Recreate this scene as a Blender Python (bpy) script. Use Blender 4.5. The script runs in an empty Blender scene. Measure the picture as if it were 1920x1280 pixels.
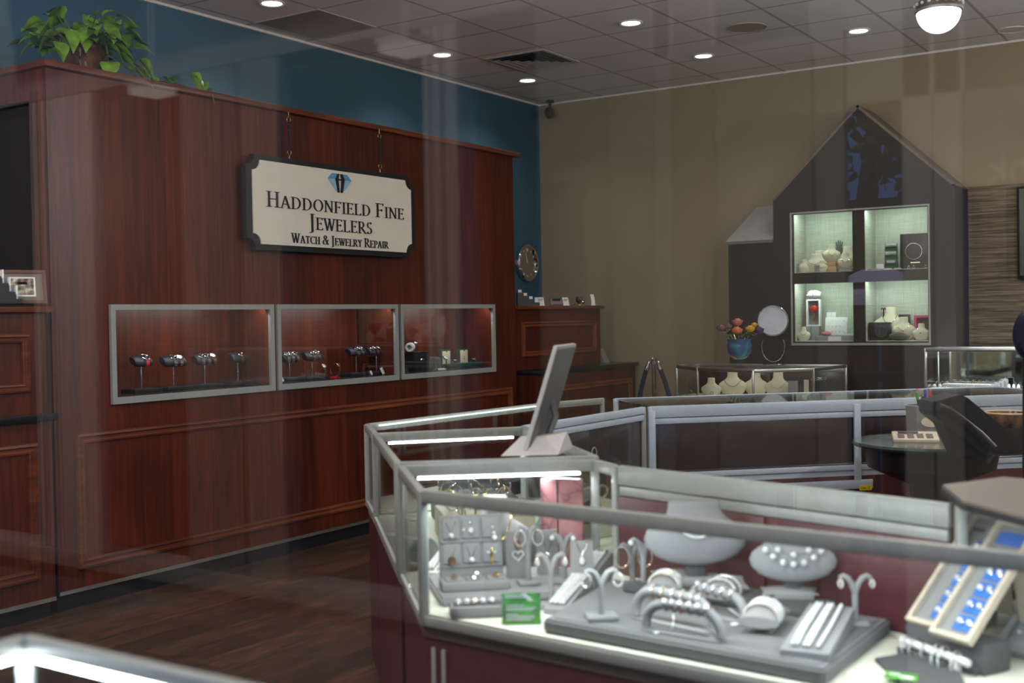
import bpy, bmesh, math, random
import numpy as np
from mathutils import Vector, Matrix, Euler
random.seed(7)
PI = math.pi
C = bpy.context.scene.collection
SC = bpy.context.scene

# ------------------------------------------------------------------ camera geometry (1920 x 1280)
FPX, CX, CY = 2180.0, 960.0, 640.0
EYE = np.array([0.0, 0.0, 1.55])
def _axes(vpl=(2395, 570), vpr=(-2350, 653)):
    a = np.array([vpl[0]-CX, vpl[1]-CY, FPX]); a /= np.linalg.norm(a)
    b = -np.array([vpr[0]-CX, vpr[1]-CY, FPX]); b /= np.linalg.norm(b)
    b = b - a*(a@b); b /= np.linalg.norm(b)
    return np.array([b, a, np.cross(b, a)])
RW = _axes()
def on(px, py, ax, val):
    d = RW @ np.array([px-CX, py-CY, FPX])
    t = (val-EYE[ax])/d[ax]
    return EYE + t*d
def at(px, py, z):            # point on a horizontal plane
    p = on(px, py, 2, z); return (float(p[0]), float(p[1]), float(p[2]))
def aty(px, py, y):
    p = on(px, py, 1, y); return (float(p[0]), float(p[1]), float(p[2]))
def atx(px, py, x):
    p = on(px, py, 0, x); return (float(p[0]), float(p[1]), float(p[2]))
def depth(p):
    return float(RW.T[2] @ (np.array(p)-EYE))
def mpp(p):                    # metres per pixel at a point
    return depth(p)/FPX

# ------------------------------------------------------------------ materials
def mat(name, col, rough=0.5, metal=0.0, noise=0.06, scale=40.0, spec=0.5, coat=0.0, bump=0.0):
    m = bpy.data.materials.new(name); m.use_nodes = True
    nt = m.node_tree; b = nt.nodes['Principled BSDF']
    b.inputs['Roughness'].default_value = rough
    b.inputs['Metallic'].default_value = metal
    b.inputs['Specular IOR Level'].default_value = spec
    b.inputs['Coat Weight'].default_value = coat
    tc = nt.nodes.new('ShaderNodeTexCoord'); n = nt.nodes.new('ShaderNodeTexNoise')
    n.inputs['Scale'].default_value = scale; n.inputs['Detail'].default_value = 3
    nt.links.new(tc.outputs['Object'], n.inputs['Vector'])
    r = nt.nodes.new('ShaderNodeValToRGB')
    c = np.array(col)
    r.color_ramp.elements[0].position = .3; r.color_ramp.elements[1].position = .7
    r.color_ramp.elements[0].color = (*np.clip(c*(1-noise), 0, 1), 1)
    r.color_ramp.elements[1].color = (*np.clip(c*(1+noise), 0, 1), 1)
    nt.links.new(n.outputs['Fac'], r.inputs['Fac']); nt.links.new(r.outputs['Color'], b.inputs['Base Color'])
    if bump:
        bp = nt.nodes.new('ShaderNodeBump'); bp.inputs['Strength'].default_value = bump; bp.inputs['Distance'].default_value = .002
        nt.links.new(n.outputs['Fac'], bp.inputs['Height']); nt.links.new(bp.outputs['Normal'], b.inputs['Normal'])
    return m
def emit(name, col, s):
    m = bpy.data.materials.new(name); m.use_nodes = True; nt = m.node_tree
    nt.nodes.remove(nt.nodes['Principled BSDF'])
    e = nt.nodes.new('ShaderNodeEmission'); e.inputs['Color'].default_value = (*col, 1); e.inputs['Strength'].default_value = s
    nt.links.new(e.outputs[0], nt.nodes['Material Output'].inputs[0]); return m
def glass(name, tint=(1, 1, 1), f0=0.04, rough=0.0, gz=.95):
    """thin clear pane: straight-through transmission plus a Schlick mirror reflection"""
    m = bpy.data.materials.new(name); m.use_nodes = True; nt = m.node_tree
    nt.nodes.remove(nt.nodes['Principled BSDF'])
    t = nt.nodes.new('ShaderNodeBsdfTransparent'); t.inputs['Color'].default_value = (*tint, 1)
    g = nt.nodes.new('ShaderNodeBsdfAnisotropic'); g.inputs['Roughness'].default_value = rough
    lw = nt.nodes.new('ShaderNodeLayerWeight'); lw.inputs['Blend'].default_value = .5
    p = nt.nodes.new('ShaderNodeMath'); p.operation = 'POWER'; p.inputs[1].default_value = 5
    ma = nt.nodes.new('ShaderNodeMath'); ma.operation = 'MULTIPLY_ADD'; ma.inputs[1].default_value = gz-f0; ma.inputs[2].default_value = f0
    mx = nt.nodes.new('ShaderNodeMixShader')
    L = nt.links.new
    L(lw.outputs['Facing'], p.inputs[0]); L(p.outputs[0], ma.inputs[0]); L(ma.outputs[0], mx.inputs[0])
    L(t.outputs[0], mx.inputs[1]); L(g.outputs[0], mx.inputs[2]); L(mx.outputs[0], nt.nodes['Material Output'].inputs[0])
    return m
def wood(name, dark, mid, light, axis='z', strip=0.31, rough=.38, along='y', coat=.04, seed=0.0):
    """veneer: long grain along AXIS, strips of slightly different tone across ALONG"""
    m = bpy.data.materials.new(name); m.use_nodes = True; nt = m.node_tree; b = nt.nodes['Principled BSDF']
    b.inputs['Roughness'].default_value = rough; b.inputs['Coat Weight'].default_value = coat; b.inputs['Coat Roughness'].default_value = .25; b.inputs['Specular IOR Level'].default_value = .3
    N, L = nt.nodes.new, nt.links.new
    tc = N('ShaderNodeTexCoord'); mp = N('ShaderNodeMapping')
    sc = [22, 22, 22]; sc['xyz'.index(axis)] = 1.1; mp.inputs['Scale'].default_value = sc; mp.inputs['Location'].default_value = (seed, seed*2, seed*3)
    L(tc.outputs['Object'], mp.inputs['Vector'])
    n = N('ShaderNodeTexNoise'); n.inputs['Scale'].default_value = 1.6; n.inputs['Detail'].default_value = 6; n.inputs['Roughness'].default_value = .6; n.inputs['Distortion'].default_value = .5
    L(mp.outputs[0], n.inputs['Vector'])
    sep = N('ShaderNodeSeparateXYZ'); L(tc.outputs['Object'], sep.inputs[0])
    dv = N('ShaderNodeMath'); dv.operation = 'DIVIDE'; dv.inputs[1].default_value = strip; L(sep.outputs['XYZ'.index(along.upper())], dv.inputs[0])
    fl = N('ShaderNodeMath'); fl.operation = 'FLOOR'; L(dv.outputs[0], fl.inputs[0])
    wn = N('ShaderNodeTexWhiteNoise'); wn.noise_dimensions = '1D'; L(fl.outputs[0], wn.inputs['W'])
    ad = N('ShaderNodeMath'); ad.operation = 'MULTIPLY_ADD'; ad.inputs[1].default_value = .22; L(wn.outputs['Value'], ad.inputs[0]); L(n.outputs['Fac'], ad.inputs[2])
    r = N('ShaderNodeValToRGB'); e = r.color_ramp.elements
    e[0].position = .38; e[0].color = (*dark, 1); e[1].position = .85; e[1].color = (*light, 1)
    x = e.new(.6); x.color = (*mid, 1)
    L(ad.outputs[0], r.inputs['Fac']); L(r.outputs['Color'], b.inputs['Base Color'])
    return m
def nodes_mat(name, rough=.6, metal=0.0):
    m = bpy.data.materials.new(name); m.use_nodes = True
    b = m.node_tree.nodes['Principled BSDF']; b.inputs['Roughness'].default_value = rough; b.inputs['Metallic'].default_value = metal
    return m, m.node_tree, b
def ramp(nt, stops):
    r = nt.nodes.new('ShaderNodeValToRGB'); e = r.color_ramp.elements
    e[0].position, e[0].color = stops[0][0], (*stops[0][1], 1)
    e[1].position, e[1].color = stops[-1][0], (*stops[-1][1], 1)
    for p, c in stops[1:-1]:
        x = e.new(p); x.color = (*c, 1)
    return r

M = {}
M['cherry'] = wood('cherry_wood', (.050, .0082, .0030), (.090, .0155, .0053), (.140, .027, .0088))
M['cherry_x'] = wood('cherry_wood_rail', (.075, .017, .006), (.15, .036, .013), (.25, .068, .024), axis='y', strip=3)
M['cherry_end'] = wood('cherry_wood_end', (.06, .013, .005), (.12, .027, .01), (.20, .05, .018), along='x')
M['blue'] = mat('blue_wall_paint', (.043, .115, .175), .75, scale=3, noise=.05)
M['beige'] = mat('beige_wall_paint', (.32, .255, .165), .8, scale=3, noise=.03)
M['black_stone'] = mat('black_stone_top', (.008, .009, .010), .18, scale=120, noise=.4)
M['black'] = mat('black_plastic', (.010, .010, .012), .35)
M['black_matte'] = mat('black_matte', (.008, .008, .010), .7)
M['kick'] = mat('black_kick_plate', (.006, .007, .010), .45)
M['alu'] = mat('brushed_aluminium', (.62, .63, .64), .32, 1.0, noise=.08, scale=60)
M['alu_daylit'] = mat('aluminium_daylight_tint', (.49, .57, .68), .45, .15, noise=.04)  # aluminium with the window daylight's blue put into its colour
M['alu_grey'] = mat('grey_anodised_frame', (.35, .36, .34), .42, .15, noise=.05)
M['chrome'] = mat('polished_chrome', (.8, .8, .8), .08, 1.0, noise=.02)
M['gold'] = mat('yellow_gold', (.85, .58, .20), .16, 1.0, noise=.05)
M['rose'] = mat('rose_gold', (.85, .50, .34), .16, 1.0, noise=.05)
M['silver'] = mat('silver_metal', (.82, .82, .84), .14, 1.0, noise=.05)
M['pearl'] = mat('pearl', (.86, .80, .72), .2, coat=.6)
M['grey_mid'] = mat('mid_grey_suede', (.17, .17, .178), .85, noise=.06, scale=300)
M['case_frame'] = mat('satin_grey_case_frame', (.37, .39, .38), .5, .1)
M['grey_fab'] = mat('grey_suede', (.25, .247, .245), .85, noise=.07, scale=300)
M['grey_lt'] = mat('light_grey_suede', (.265, .265, .272), .8, noise=.06, scale=300)
M['grey_dk'] = mat('dark_grey_suede', (.075, .075, .08), .85, noise=.1, scale=300)
M['cream_fab'] = mat('cream_linen', (.66, .60, .46), .85, noise=.06, scale=300)
M['white'] = mat('white_card', (.78, .78, .76), .55, noise=.02)
M['tag'] = mat('white_tag', (.85, .86, .88), .5, noise=.02)
M['cream'] = mat('cream_sign_paint', (.88, .83, .73), .55, noise=.03, scale=8)
M['sign_black'] = mat('sign_black_paint', (.010, .0105, .012), .4)
M['logo_blue'] = mat('logo_blue_paint', (.12, .34, .60), .45)
M['logo_pale'] = mat('logo_pale_blue_paint', (.30, .55, .78), .45)
M['maroon'] = mat('maroon_laminate', (.095, .024, .028), .45, noise=.08, scale=20)
M['plum'] = mat('dark_plum_laminate', (.030, .022, .025), .25, noise=.08, scale=20, coat=.3)
M['deck'] = mat('cream_deck', (.72, .71, .60), .55, noise=.04, scale=60)
M['glass'] = glass('case_glass', (.975, .99, .98), .035)
M['top_glass'] = glass('case_top_glass', (.985, .992, .988), .03, gz=.20)
M['window_glass'] = glass('shop_window_glass', (.97, .985, .98), .042)
M['clear'] = glass('clear_acrylic', (.97, .98, .98), .05)
M['mirror'] = mat('mirror_glass', (.80, .85, .85), .03, 1.0, noise=.01)
M['led'] = emit('led_strip_white', (.88, .95, 1.0), 26)
M['led_g'] = emit('led_strip_cool', (.80, 1.0, .92), 9)
M['lens'] = emit('downlight_lens', (1.0, .95, .86), 11)
M['globe'] = emit('lamp_globe', (1.0, .90, .78), 9)
M['trim'] = mat('white_light_trim', (.72, .72, .70), .4)
M['brown'] = mat('dark_brown_paint', (.024, .018, .0155), .55, noise=.05, scale=12)
M['brown_lt'] = mat('taupe_paint', (.15, .115, .095), .55, noise=.05, scale=12)
M['grey_roof'] = mat('grey_roof_paint', (.30, .30, .295), .7, noise=.08, scale=20)
M['vent'] = mat('vent_grey', (.48, .48, .47), .5, .2)
M['olive_tile'] = mat('olive_grey_panel', (.27, .25, .19), .85, noise=.1, scale=6)
M['speaker'] = mat('speaker_grille', (.42, .40, .36), .85, noise=.15, scale=200)
M['leaf'] = mat('pothos_leaf', (.17, .33, .03), .38, noise=.5, scale=14)
M['leaf_dk'] = mat('rose_leaf_green', (.07, .13, .03), .4, noise=.4, scale=60)
M['tree_silhouette'] = mat('street_tree_silhouette', (.022, .045, .010), .6, noise=.4)  # backlit shade of the foliage put into a dark leaf colour
M['mirror_reflex'] = mat('mirror_painted_reflection', (.52, .55, .64), .3, noise=.12, scale=9)  # bright window reflection put into the mirror's colour
M['stem'] = mat('vine_stem', (.10, .13, .03), .5)
M['pot'] = mat('glazed_brown_pot', (.10, .045, .015), .08, noise=.5, scale=8, coat=1.0)
M['soil'] = mat('soil', (.03, .02, .012), .9)
M['watch_black'] = mat('watch_dial_black', (.012, .013, .017), .6, spec=.08)
M['leather_navy'] = mat('navy_leather', (.008, .010, .020), .5, noise=.2, scale=80)
M['red_strap'] = mat('red_strap', (.55, .02, .025), .5)
M['brown_strap'] = mat('brown_strap', (.10, .035, .014), .5)
M['green_box'] = mat('green_leather_box', (.008, .055, .028), .4, noise=.15, scale=60)
M['pad_cream'] = mat('cream_pad', (.66, .57, .42), .8)
M['pink'] = mat('hot_pink_box', (.55, .04, .16), .5)
M['pink_cloth'] = mat('pink_cloth', (.62, .16, .24), .8)
M['red'] = mat('red_rose', (.62, .045, .035), .5, noise=.3, scale=200)
M['orange'] = mat('orange_rose', (.85, .26, .085), .5, noise=.25, scale=200)
M['pinkrose'] = mat('pink_rose', (.68, .23, .19), .5, noise=.25, scale=200)
M['yellow'] = mat('yellow_rose', (.85, .47, .03), .5, noise=.25, scale=200)
M['purple'] = mat('purple_rose', (.10, .04, .17), .5, noise=.3, scale=200)
M['mauve'] = mat('dusty_mauve_rose', (.27, .12, .14), .5, noise=.3, scale=200)
M['label_yellow'] = mat('yellow_label', (.80, .60, .02), .6)
M['ink'] = mat('label_ink', (.03, .03, .03), .7)
M['rope'] = mat('navy_velvet_rope', (.010, .014, .050), .8)
M['grey_plastic'] = mat('grey_plastic', (.115, .11, .108), .3, noise=.03)
M['grey_light_plastic'] = mat('pale_grey_plastic', (.48, .45, .44), .4)
M['screen'] = mat('dark_screen', (.055, .055, .058), .16, noise=.03, scale=2)
M['table_green'] = mat('dark_green_glass_table', (.045, .065, .052), .14, noise=.1)
M['mesh_cup'] = mat('grey_wire_mesh', (.30, .28, .27), .45, .4)
M['navy'] = mat('navy_plastic', (.008, .012, .028), .3)
M['green_card'] = mat('green_leaflet', (.10, .36, .045), .4, noise=.6, scale=22)
M['blue_pad'] = mat('blue_ring_pad', (.028, .15, .52), .7)
M['wood_lt'] = mat('pale_wood_tray', (.55, .47, .37), .5, noise=.1, scale=30)
M['doorway_shade'] = mat('back_room_shade', (.018, .012, .010), .8)  # shade of the unlit doorway put into a near-black colour
M['wood_block'] = mat('gold_brown_block', (.42, .27, .14), .5)
M['ceramic'] = mat('patterned_ceramic', (.10, .06, .03), .25, noise=1.6, scale=22, coat=.5)
M['cream_rim'] = mat('tan_rim', (.62, .45, .27), .4)
M['red_trim'] = mat('rust_collar', (.45, .14, .05), .7)

def fancy():
    # ceiling: lay-in tiles with a grid
    m, nt, b = nodes_mat('ceiling_tile', .9); N, L = nt.nodes.new, nt.links.new
    tc = N('ShaderNodeTexCoord'); mp = N('ShaderNodeMapping'); L(tc.outputs['Object'], mp.inputs['Vector'])
    mp.inputs['Scale'].default_value = (1, 1, 0)
    br = N('ShaderNodeTexBrick'); br.offset = 0; br.offset_frequency = 1
    br.inputs['Scale'].default_value = 1.0; br.inputs['Brick Width'].default_value = .64; br.inputs['Row Height'].default_value = .64
    br.inputs['Mortar Size'].default_value = .012; br.inputs['Mortar Smooth'].default_value = .0; br.inputs['Bias'].default_value = -.3
    br.inputs['Color1'].default_value = (.85, .86, .87, 1); br.inputs['Color2'].default_value = (.88, .89, .90, 1); br.inputs['Mortar'].default_value = (.50, .50, .50, 1)
    L(mp.outputs[0], br.inputs['Vector'])
    n = N('ShaderNodeTexNoise'); n.inputs['Scale'].default_value = 160; L(tc.outputs['Object'], n.inputs['Vector'])
    mx = N('ShaderNodeMixRGB'); mx.blend_type = 'MULTIPLY'; mx.inputs[0].default_value = .12
    L(br.outputs['Color'], mx.inputs[1]); L(n.outputs['Color'], mx.inputs[2]); L(mx.outputs[0], b.inputs['Base Color'])
    bp = N('ShaderNodeBump'); bp.inputs['Strength'].default_value = .6; bp.inputs['Distance'].default_value = .006; bp.invert = False
    L(br.outputs['Fac'], bp.inputs['Height']); L(bp.outputs['Normal'], b.inputs['Normal'])
    M['ceiling'] = m
    # floor: dark vinyl planks running away along the panelled wall
    m, nt, b = nodes_mat('dark_plank_floor', .36); N, L = nt.nodes.new, nt.links.new
    tc = N('ShaderNodeTexCoord'); mp = N('ShaderNodeMapping'); mp.inputs['Rotation'].default_value = (0, 0, PI/2); L(tc.outputs['Object'], mp.inputs['Vector'])
    br = N('ShaderNodeTexBrick'); br.offset = .37; br.inputs['Scale'].default_value = 1; br.inputs['Brick Width'].default_value = 1.2; br.inputs['Row Height'].default_value = .18
    br.inputs['Mortar Size'].default_value = .002; br.inputs['Mortar'].default_value = (.006, .004, .003, 1)
    br.inputs['Color1'].default_value = (.55, .55, .55, 1); br.inputs['Color2'].default_value = (1.3, 1.3, 1.3, 1); L(mp.outputs[0], br.inputs['Vector'])
    m2 = N('ShaderNodeMapping'); m2.inputs['Scale'].default_value = (14, 1.6, 1); L(tc.outputs['Object'], m2.inputs['Vector'])
    n = N('ShaderNodeTexNoise'); n.inputs['Scale'].default_value = 2.2; n.inputs['Detail'].default_value = 8; n.inputs['Roughness'].default_value = .65; L(m2.outputs[0], n.inputs['Vector'])
    r = ramp(nt, [(.3, (.022, .015, .012)), (.5, (.070, .033, .021)), (.7, (.17, .064, .030))]); L(n.outputs['Fac'], r.inputs['Fac'])
    mx = N('ShaderNodeMixRGB'); mx.blend_type = 'MULTIPLY'; mx.inputs[0].default_value = 1
    L(r.outputs['Color'], mx.inputs[1]); L(br.outputs['Color'], mx.inputs[2]); L(mx.outputs[0], b.inputs['Base Color'])
    M['floor'] = m
    # grasscloth wallpaper
    m, nt, b = nodes_mat('grasscloth', .85); N, L = nt.nodes.new, nt.links.new
    tc = N('ShaderNodeTexCoord'); mp = N('ShaderNodeMapping'); mp.inputs['Scale'].default_value = (2.4, 2, 75); L(tc.outputs['Object'], mp.inputs['Vector'])
    n = N('ShaderNodeTexNoise'); n.inputs['Scale'].default_value = 1; n.inputs['Detail'].default_value = 5; n.inputs['Roughness'].default_value = .7; L(mp.outputs[0], n.inputs['Vector'])
    r = ramp(nt, [(.33, (.06, .042, .028)), (.5, (.17, .125, .085)), (.68, (.33, .27, .20))]); L(n.outputs['Fac'], r.inputs['Fac']); L(r.outputs['Color'], b.inputs['Base Color'])
    M['grasscloth'] = m
    # woven fabric lining of the wall cabinet
    m, nt, b = nodes_mat('woven_lining', .9); N, L = nt.nodes.new, nt.links.new
    tc = N('ShaderNodeTexCoord'); outs = []
    for s in ((5, 5, 260), (260, 260, 5)):
        mp = N('ShaderNodeMapping'); mp.inputs['Scale'].default_value = s; L(tc.outputs['Object'], mp.inputs['Vector'])
        n = N('ShaderNodeTexNoise'); n.inputs['Scale'].default_value = 1; L(mp.outputs[0], n.inputs['Vector']); outs.append(n)
    mx = N('ShaderNodeMixRGB'); mx.inputs[0].default_value = .5; L(outs[0].outputs['Fac'], mx.inputs[1]); L(outs[1].outputs['Fac'], mx.inputs[2])
    r = ramp(nt, [(.35, (.34, .35, .29)), (.62, (.52, .53, .45))]); L(mx.outputs[0], r.inputs['Fac']); L(r.outputs['Color'], b.inputs['Base Color'])
    M['woven'] = m
    # pink veined panel
    m, nt, b = nodes_mat('pink_veined_stone', .35); N, L = nt.nodes.new, nt.links.new
    tc = N('ShaderNodeTexCoord')
    v = N('ShaderNodeTexVoronoi'); v.feature = 'DISTANCE_TO_EDGE'; v.inputs['Scale'].default_value = 13
    n = N('ShaderNodeTexNoise'); n.inputs['Scale'].default_value = 9; n.inputs['Detail'].default_value = 4; L(tc.outputs['Object'], n.inputs['Vector'])
    va = N('ShaderNodeVectorMath'); va.operation = 'ADD'; L(tc.outputs['Object'], va.inputs[0]); vs = N('ShaderNodeVectorMath'); vs.operation = 'SCALE'; vs.inputs['Scale'].default_value = .12
    L(n.outputs['Color'], vs.inputs[0]); L(vs.outputs[0], va.inputs[1]); L(va.outputs[0], v.inputs['Vector'])
    r = ramp(nt, [(.0, (.13, .07, .09)), (.03, (.33, .13, .14)), (.3, (.46, .21, .21))]); L(v.outputs['Distance'], r.inputs['Fac']); L(r.outputs['Color'], b.inputs['Base Color'])
    M['pink_stone'] = m
    # diamond pave: sparkle put into the colour as white and pastel facets
    m, nt, b = nodes_mat('diamond_pave', .1, .25); N, L = nt.nodes.new, nt.links.new
    b.inputs['Coat Weight'].default_value = 1.0; b.inputs['Coat Roughness'].default_value = .05
    tc = N('ShaderNodeTexCoord'); v = N('ShaderNodeTexVoronoi'); v.inputs['Scale'].default_value = 420; L(tc.outputs['Object'], v.inputs['Vector'])
    hs = N('ShaderNodeHueSaturation'); hs.inputs['Saturation'].default_value = .45; hs.inputs['Value'].default_value = 1.6; L(v.outputs['Color'], hs.inputs['Color'])
    mx = N('ShaderNodeMixRGB'); mx.inputs[0].default_value = .55; mx.inputs[2].default_value = (1, 1, 1, 1); L(hs.outputs['Color'], mx.inputs[1]); L(mx.outputs[0], b.inputs['Base Color'])
    bp = N('ShaderNodeBump'); bp.inputs['Strength'].default_value = .8; bp.inputs['Distance'].default_value = .003; L(v.outputs['Distance'], bp.inputs['Height']); L(bp.outputs['Normal'], b.inputs['Normal'])
    M['gem'] = m
    # blue and violet blown-glass glaze
    m, nt, b = nodes_mat('blue_art_glass', .1); N, L = nt.nodes.new, nt.links.new
    b.inputs['Coat Weight'].default_value = .8
    tc = N('ShaderNodeTexCoord'); w = N('ShaderNodeTexNoise'); w.inputs['Scale'].default_value = 7; w.inputs['Distortion'].default_value = 1.2
    L(tc.outputs['Object'], w.inputs['Vector'])
    r = ramp(nt, [(.35, (.10, .06, .22)), (.5, (.03, .15, .27)), (.7, (.06, .28, .42))]); L(w.outputs['Fac'], r.inputs['Fac']); L(r.outputs['Color'], b.inputs['Base Color'])
    M['art_glass'] = m
fancy()

# ------------------------------------------------------------------ mesh builder
class MB:
    def __init__(s): s.bm = bmesh.new()
    def _new(s, vs, fs, smooth=False, T=None):
        bv = [s.bm.verts.new((T @ Vector(v)) if T is not None else Vector(v)) for v in vs]
        out = []
        for f in fs:
            try:
                fc = s.bm.faces.new([bv[i] for i in f]); fc.smooth = smooth; out.append(fc)
            except ValueError: pass
        return bv, out
    def box(s, c, d, bev=0.0, R=None, seg=2, T=None):
        x, y, z = d[0]/2, d[1]/2, d[2]/2
        m = Matrix.Translation(c) @ (R.to_4x4() if R is not None else Matrix())
        if T is not None: m = T @ m
        vs = [(-x,-y,-z),(x,-y,-z),(x,y,-z),(-x,y,-z),(-x,-y,z),(x,-y,z),(x,y,z),(-x,y,z)]
        fs = [(0,3,2,1),(4,5,6,7),(0,1,5,4),(1,2,6,5),(2,3,7,6),(3,0,4,7)]
        bv, fc = s._new(vs, fs, False, m)
        if bev:
            es = list({e for f in fc for e in f.edges})
            r = bmesh.ops.bevel(s.bm, geom=es, offset=min(bev, .49*min(d)), segments=seg, affect='EDGES', profile=.5)
            for f in r['faces']: f.smooth = True
        return s
    def b2(s, lo, hi, bev=0.0, T=None):
        return s.box([(a+b)/2 for a, b in zip(lo, hi)], [abs(b-a) for a, b in zip(lo, hi)], bev, T=T)
    def prism(s, pts, z0, z1, T=None):
        n = len(pts)
        vs = [(*p[:2], z0) for p in pts] + [(*p[:2], z1) for p in pts]
        fs = [tuple(range(n))[::-1], tuple(range(n, 2*n))] + [(i, (i+1) % n, n+(i+1) % n, n+i) for i in range(n)]
        s._new(vs, fs, False, T); return s
    def lathe(s, prof, n=24, T=None, smooth=True, sx=1.0, sy=1.0):
        vs, fs = [], []; k = len(prof)
        for r, z in prof:
            for i in range(n):
                a = 2*PI*i/n; vs.append((r*math.cos(a)*sx, r*math.sin(a)*sy, z))
        for j in range(k-1):
            for i in range(n): fs.append((j*n+i, j*n+(i+1) % n, (j+1)*n+(i+1) % n, (j+1)*n+i))
        if prof[0][0] > 1e-5: fs.append(tuple(range(n))[::-1])
        if prof[-1][0] > 1e-5: fs.append(tuple(range((k-1)*n, k*n)))
        s._new(vs, fs, smooth, T)
        return s
    def loft(s, rings, closed=True, smooth=True, cap=True, T=None):
        n = len(rings[0]); vs = [v for r in rings for v in r]; fs = []
        for j in range(len(rings)-1):
            for i in range(n if closed else n-1):
                fs.append((j*n+i, j*n+(i+1) % n, (j+1)*n+(i+1) % n, (j+1)*n+i))
        if cap: fs += [tuple(range(n))[::-1], tuple(range((len(rings)-1)*n, len(rings)*n))]
        s._new(vs, fs, smooth, T); return s
    def tube(s, pts, r, n=8, closed=False, T=None):
        pts = [Vector(p) for p in pts]; k = len(pts); rings = []
        rr = r if hasattr(r, '__len__') else [r]*k
        up = None
        for i, p in enumerate(pts):
            if closed: d = pts[(i+1) % k]-pts[i-1]
            else: d = pts[min(i+1, k-1)]-pts[max(i-1, 0)]
            d.normalize()
            if up is None:
                up = Vector((0, 0, 1)) if abs(d.z) < .9 else Vector((1, 0, 0))
            x = (up - d*up.dot(d))
            if x.length < 1e-6: x = d.orthogonal()
            x.normalize(); y = d.cross(x); up = x
            rings.append([tuple(p + (x*math.cos(2*PI*a/n)+y*math.sin(2*PI*a/n))*rr[i]) for a in range(n)])
        if closed:
            vs = [v for q in rings for v in q]; fs = []
            for j in range(k):
                for i in range(n): fs.append((j*n+i, j*n+(i+1) % n, ((j+1) % k)*n+(i+1) % n, ((j+1) % k)*n+i))
            s._new(vs, fs, True, T)
        else: s.loft(rings, True, True, True, T)
        return s
    def ring(s, c, R, r, nrm=(0, 0, 1), n=28, m=8, sx=1.0, T=None):
        q = Vector(nrm).to_track_quat('Z', 'Y').to_matrix()
        pts = [Vector(c) + q @ Vector((R*math.cos(2*PI*i/n)*sx, R*math.sin(2*PI*i/n), 0)) for i in range(n)]
        return s.tube(pts, r, m, True, T)
    def ball(s, c, r, n=12, sc=(1, 1, 1), T=None):
        m = Matrix.Translation(c) @ Matrix.Diagonal((*sc, 1))
        if T is not None: m = T @ m
        return s.lathe([(r*math.sin(PI*i/n), -r*math.cos(PI*i/n)) for i in range(n+1)], max(8, n), m)
    def quad(s, a, b, c, d, th=0.0):
        """a slab from four corners, thickened along its own normal"""
        a, b, c, d = map(Vector, (a, b, c, d)); nn = (b-a).cross(d-a).normalized()*th
        vs = [a, b, c, d, a-nn, b-nn, c-nn, d-nn]
        s._new([tuple(v) for v in vs], [(0,1,2,3),(7,6,5,4),(0,4,5,1),(1,5,6,2),(2,6,7,3),(3,7,4,0)]); return s
    def plate(s, outer, holes, f, g):
        """flat plate with holes; f maps (u, v) to the front face, g to the back face"""
        bm = bmesh.new(); loops = []
        for lp in [outer]+list(holes):
            v = [bm.verts.new((p[0], p[1], 0)) for p in lp]
            for i in range(len(v)): bm.edges.new((v[i], v[(i+1) % len(v)]))
        bmesh.ops.triangle_fill(bm, use_beauty=True, edges=bm.edges[:])
        bm.verts.index_update(); n = len(bm.verts)
        uv = [v.co.copy() for v in bm.verts]; tris = [[v.index for v in fc.verts] for fc in bm.faces]
        edges = [[v.index for v in e.verts] for e in bm.edges if len(e.link_faces) == 1]; bm.free()
        vs = [f(p.x, p.y) for p in uv] + [g(p.x, p.y) for p in uv]
        fs = [tuple(t) for t in tris] + [tuple(i+n for i in reversed(t)) for t in tris] + [(a, b, b+n, a+n) for a, b in edges]
        s._new(vs, fs); bmesh.ops.recalc_face_normals(s.bm, faces=s.bm.faces[:]); return s
    def build(s, name, material, parent=None, sharp=40, loc=None, rot=None):
        bmesh.ops.recalc_face_normals(s.bm, faces=s.bm.faces[:])
        me = bpy.data.meshes.new(name); s.bm.to_mesh(me); s.bm.free()
        if any(p.use_smooth for p in me.polygons): me.set_sharp_from_angle(angle=math.radians(sharp))
        me.materials.append(M[material] if isinstance(material, str) else material)
        o = bpy.data.objects.new(name, me); C.objects.link(o)
        if parent is not None: o.parent = parent
        if loc is not None: o.location = loc
        if rot is not None: o.rotation_euler = rot
        return o
def rz(a): return Matrix.Rotation(a, 4, 'Z')
def rx(a): return Matrix.Rotation(a, 4, 'X')
def ry(a): return Matrix.Rotation(a, 4, 'Y')
def tr(x, y, z): return Matrix.Translation((x, y, z))

def tag(o, label, cat, group=None, kind=None):
    if label: o['label'] = label
    if cat: o['category'] = cat
    if group: o['group'] = group
    if kind: o['kind'] = kind
    return o
def thing(name, label, cat, loc=(0, 0, 0), rot=0.0, group=None):
    o = bpy.data.objects.new(name, None); C.objects.link(o); o.empty_display_size = .05
    o.location = loc; o.rotation_euler = (0, 0, rot) if not hasattr(rot, '__len__') else rot
    return tag(o, label, cat, group)
def solo(name, mb, material, label, cat, loc=(0, 0, 0), rot=0.0, group=None):
    o = mb.build(name, material)
    o.location = loc; o.rotation_euler = (0, 0, rot) if not hasattr(rot, '__len__') else rot
    return tag(o, label, cat, group)
def struct(name, mb, material, parent=None):
    o = mb.build(name, material, parent)
    if parent is None: o['kind'] = 'structure'
    return o
def dup(root, loc, rot, label, group=None):
    r = root.copy(); C.objects.link(r); r.location = loc
    r.rotation_euler = (0, 0, rot) if not hasattr(rot, '__len__') else rot
    r['label'] = label
    if group: r['group'] = group
    for ch in list(root.children):
        c = ch.copy(); C.objects.link(c); c.parent = r
        for g in ch.children:
            d = g.copy(); C.objects.link(d); d.parent = c
    return r
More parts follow.
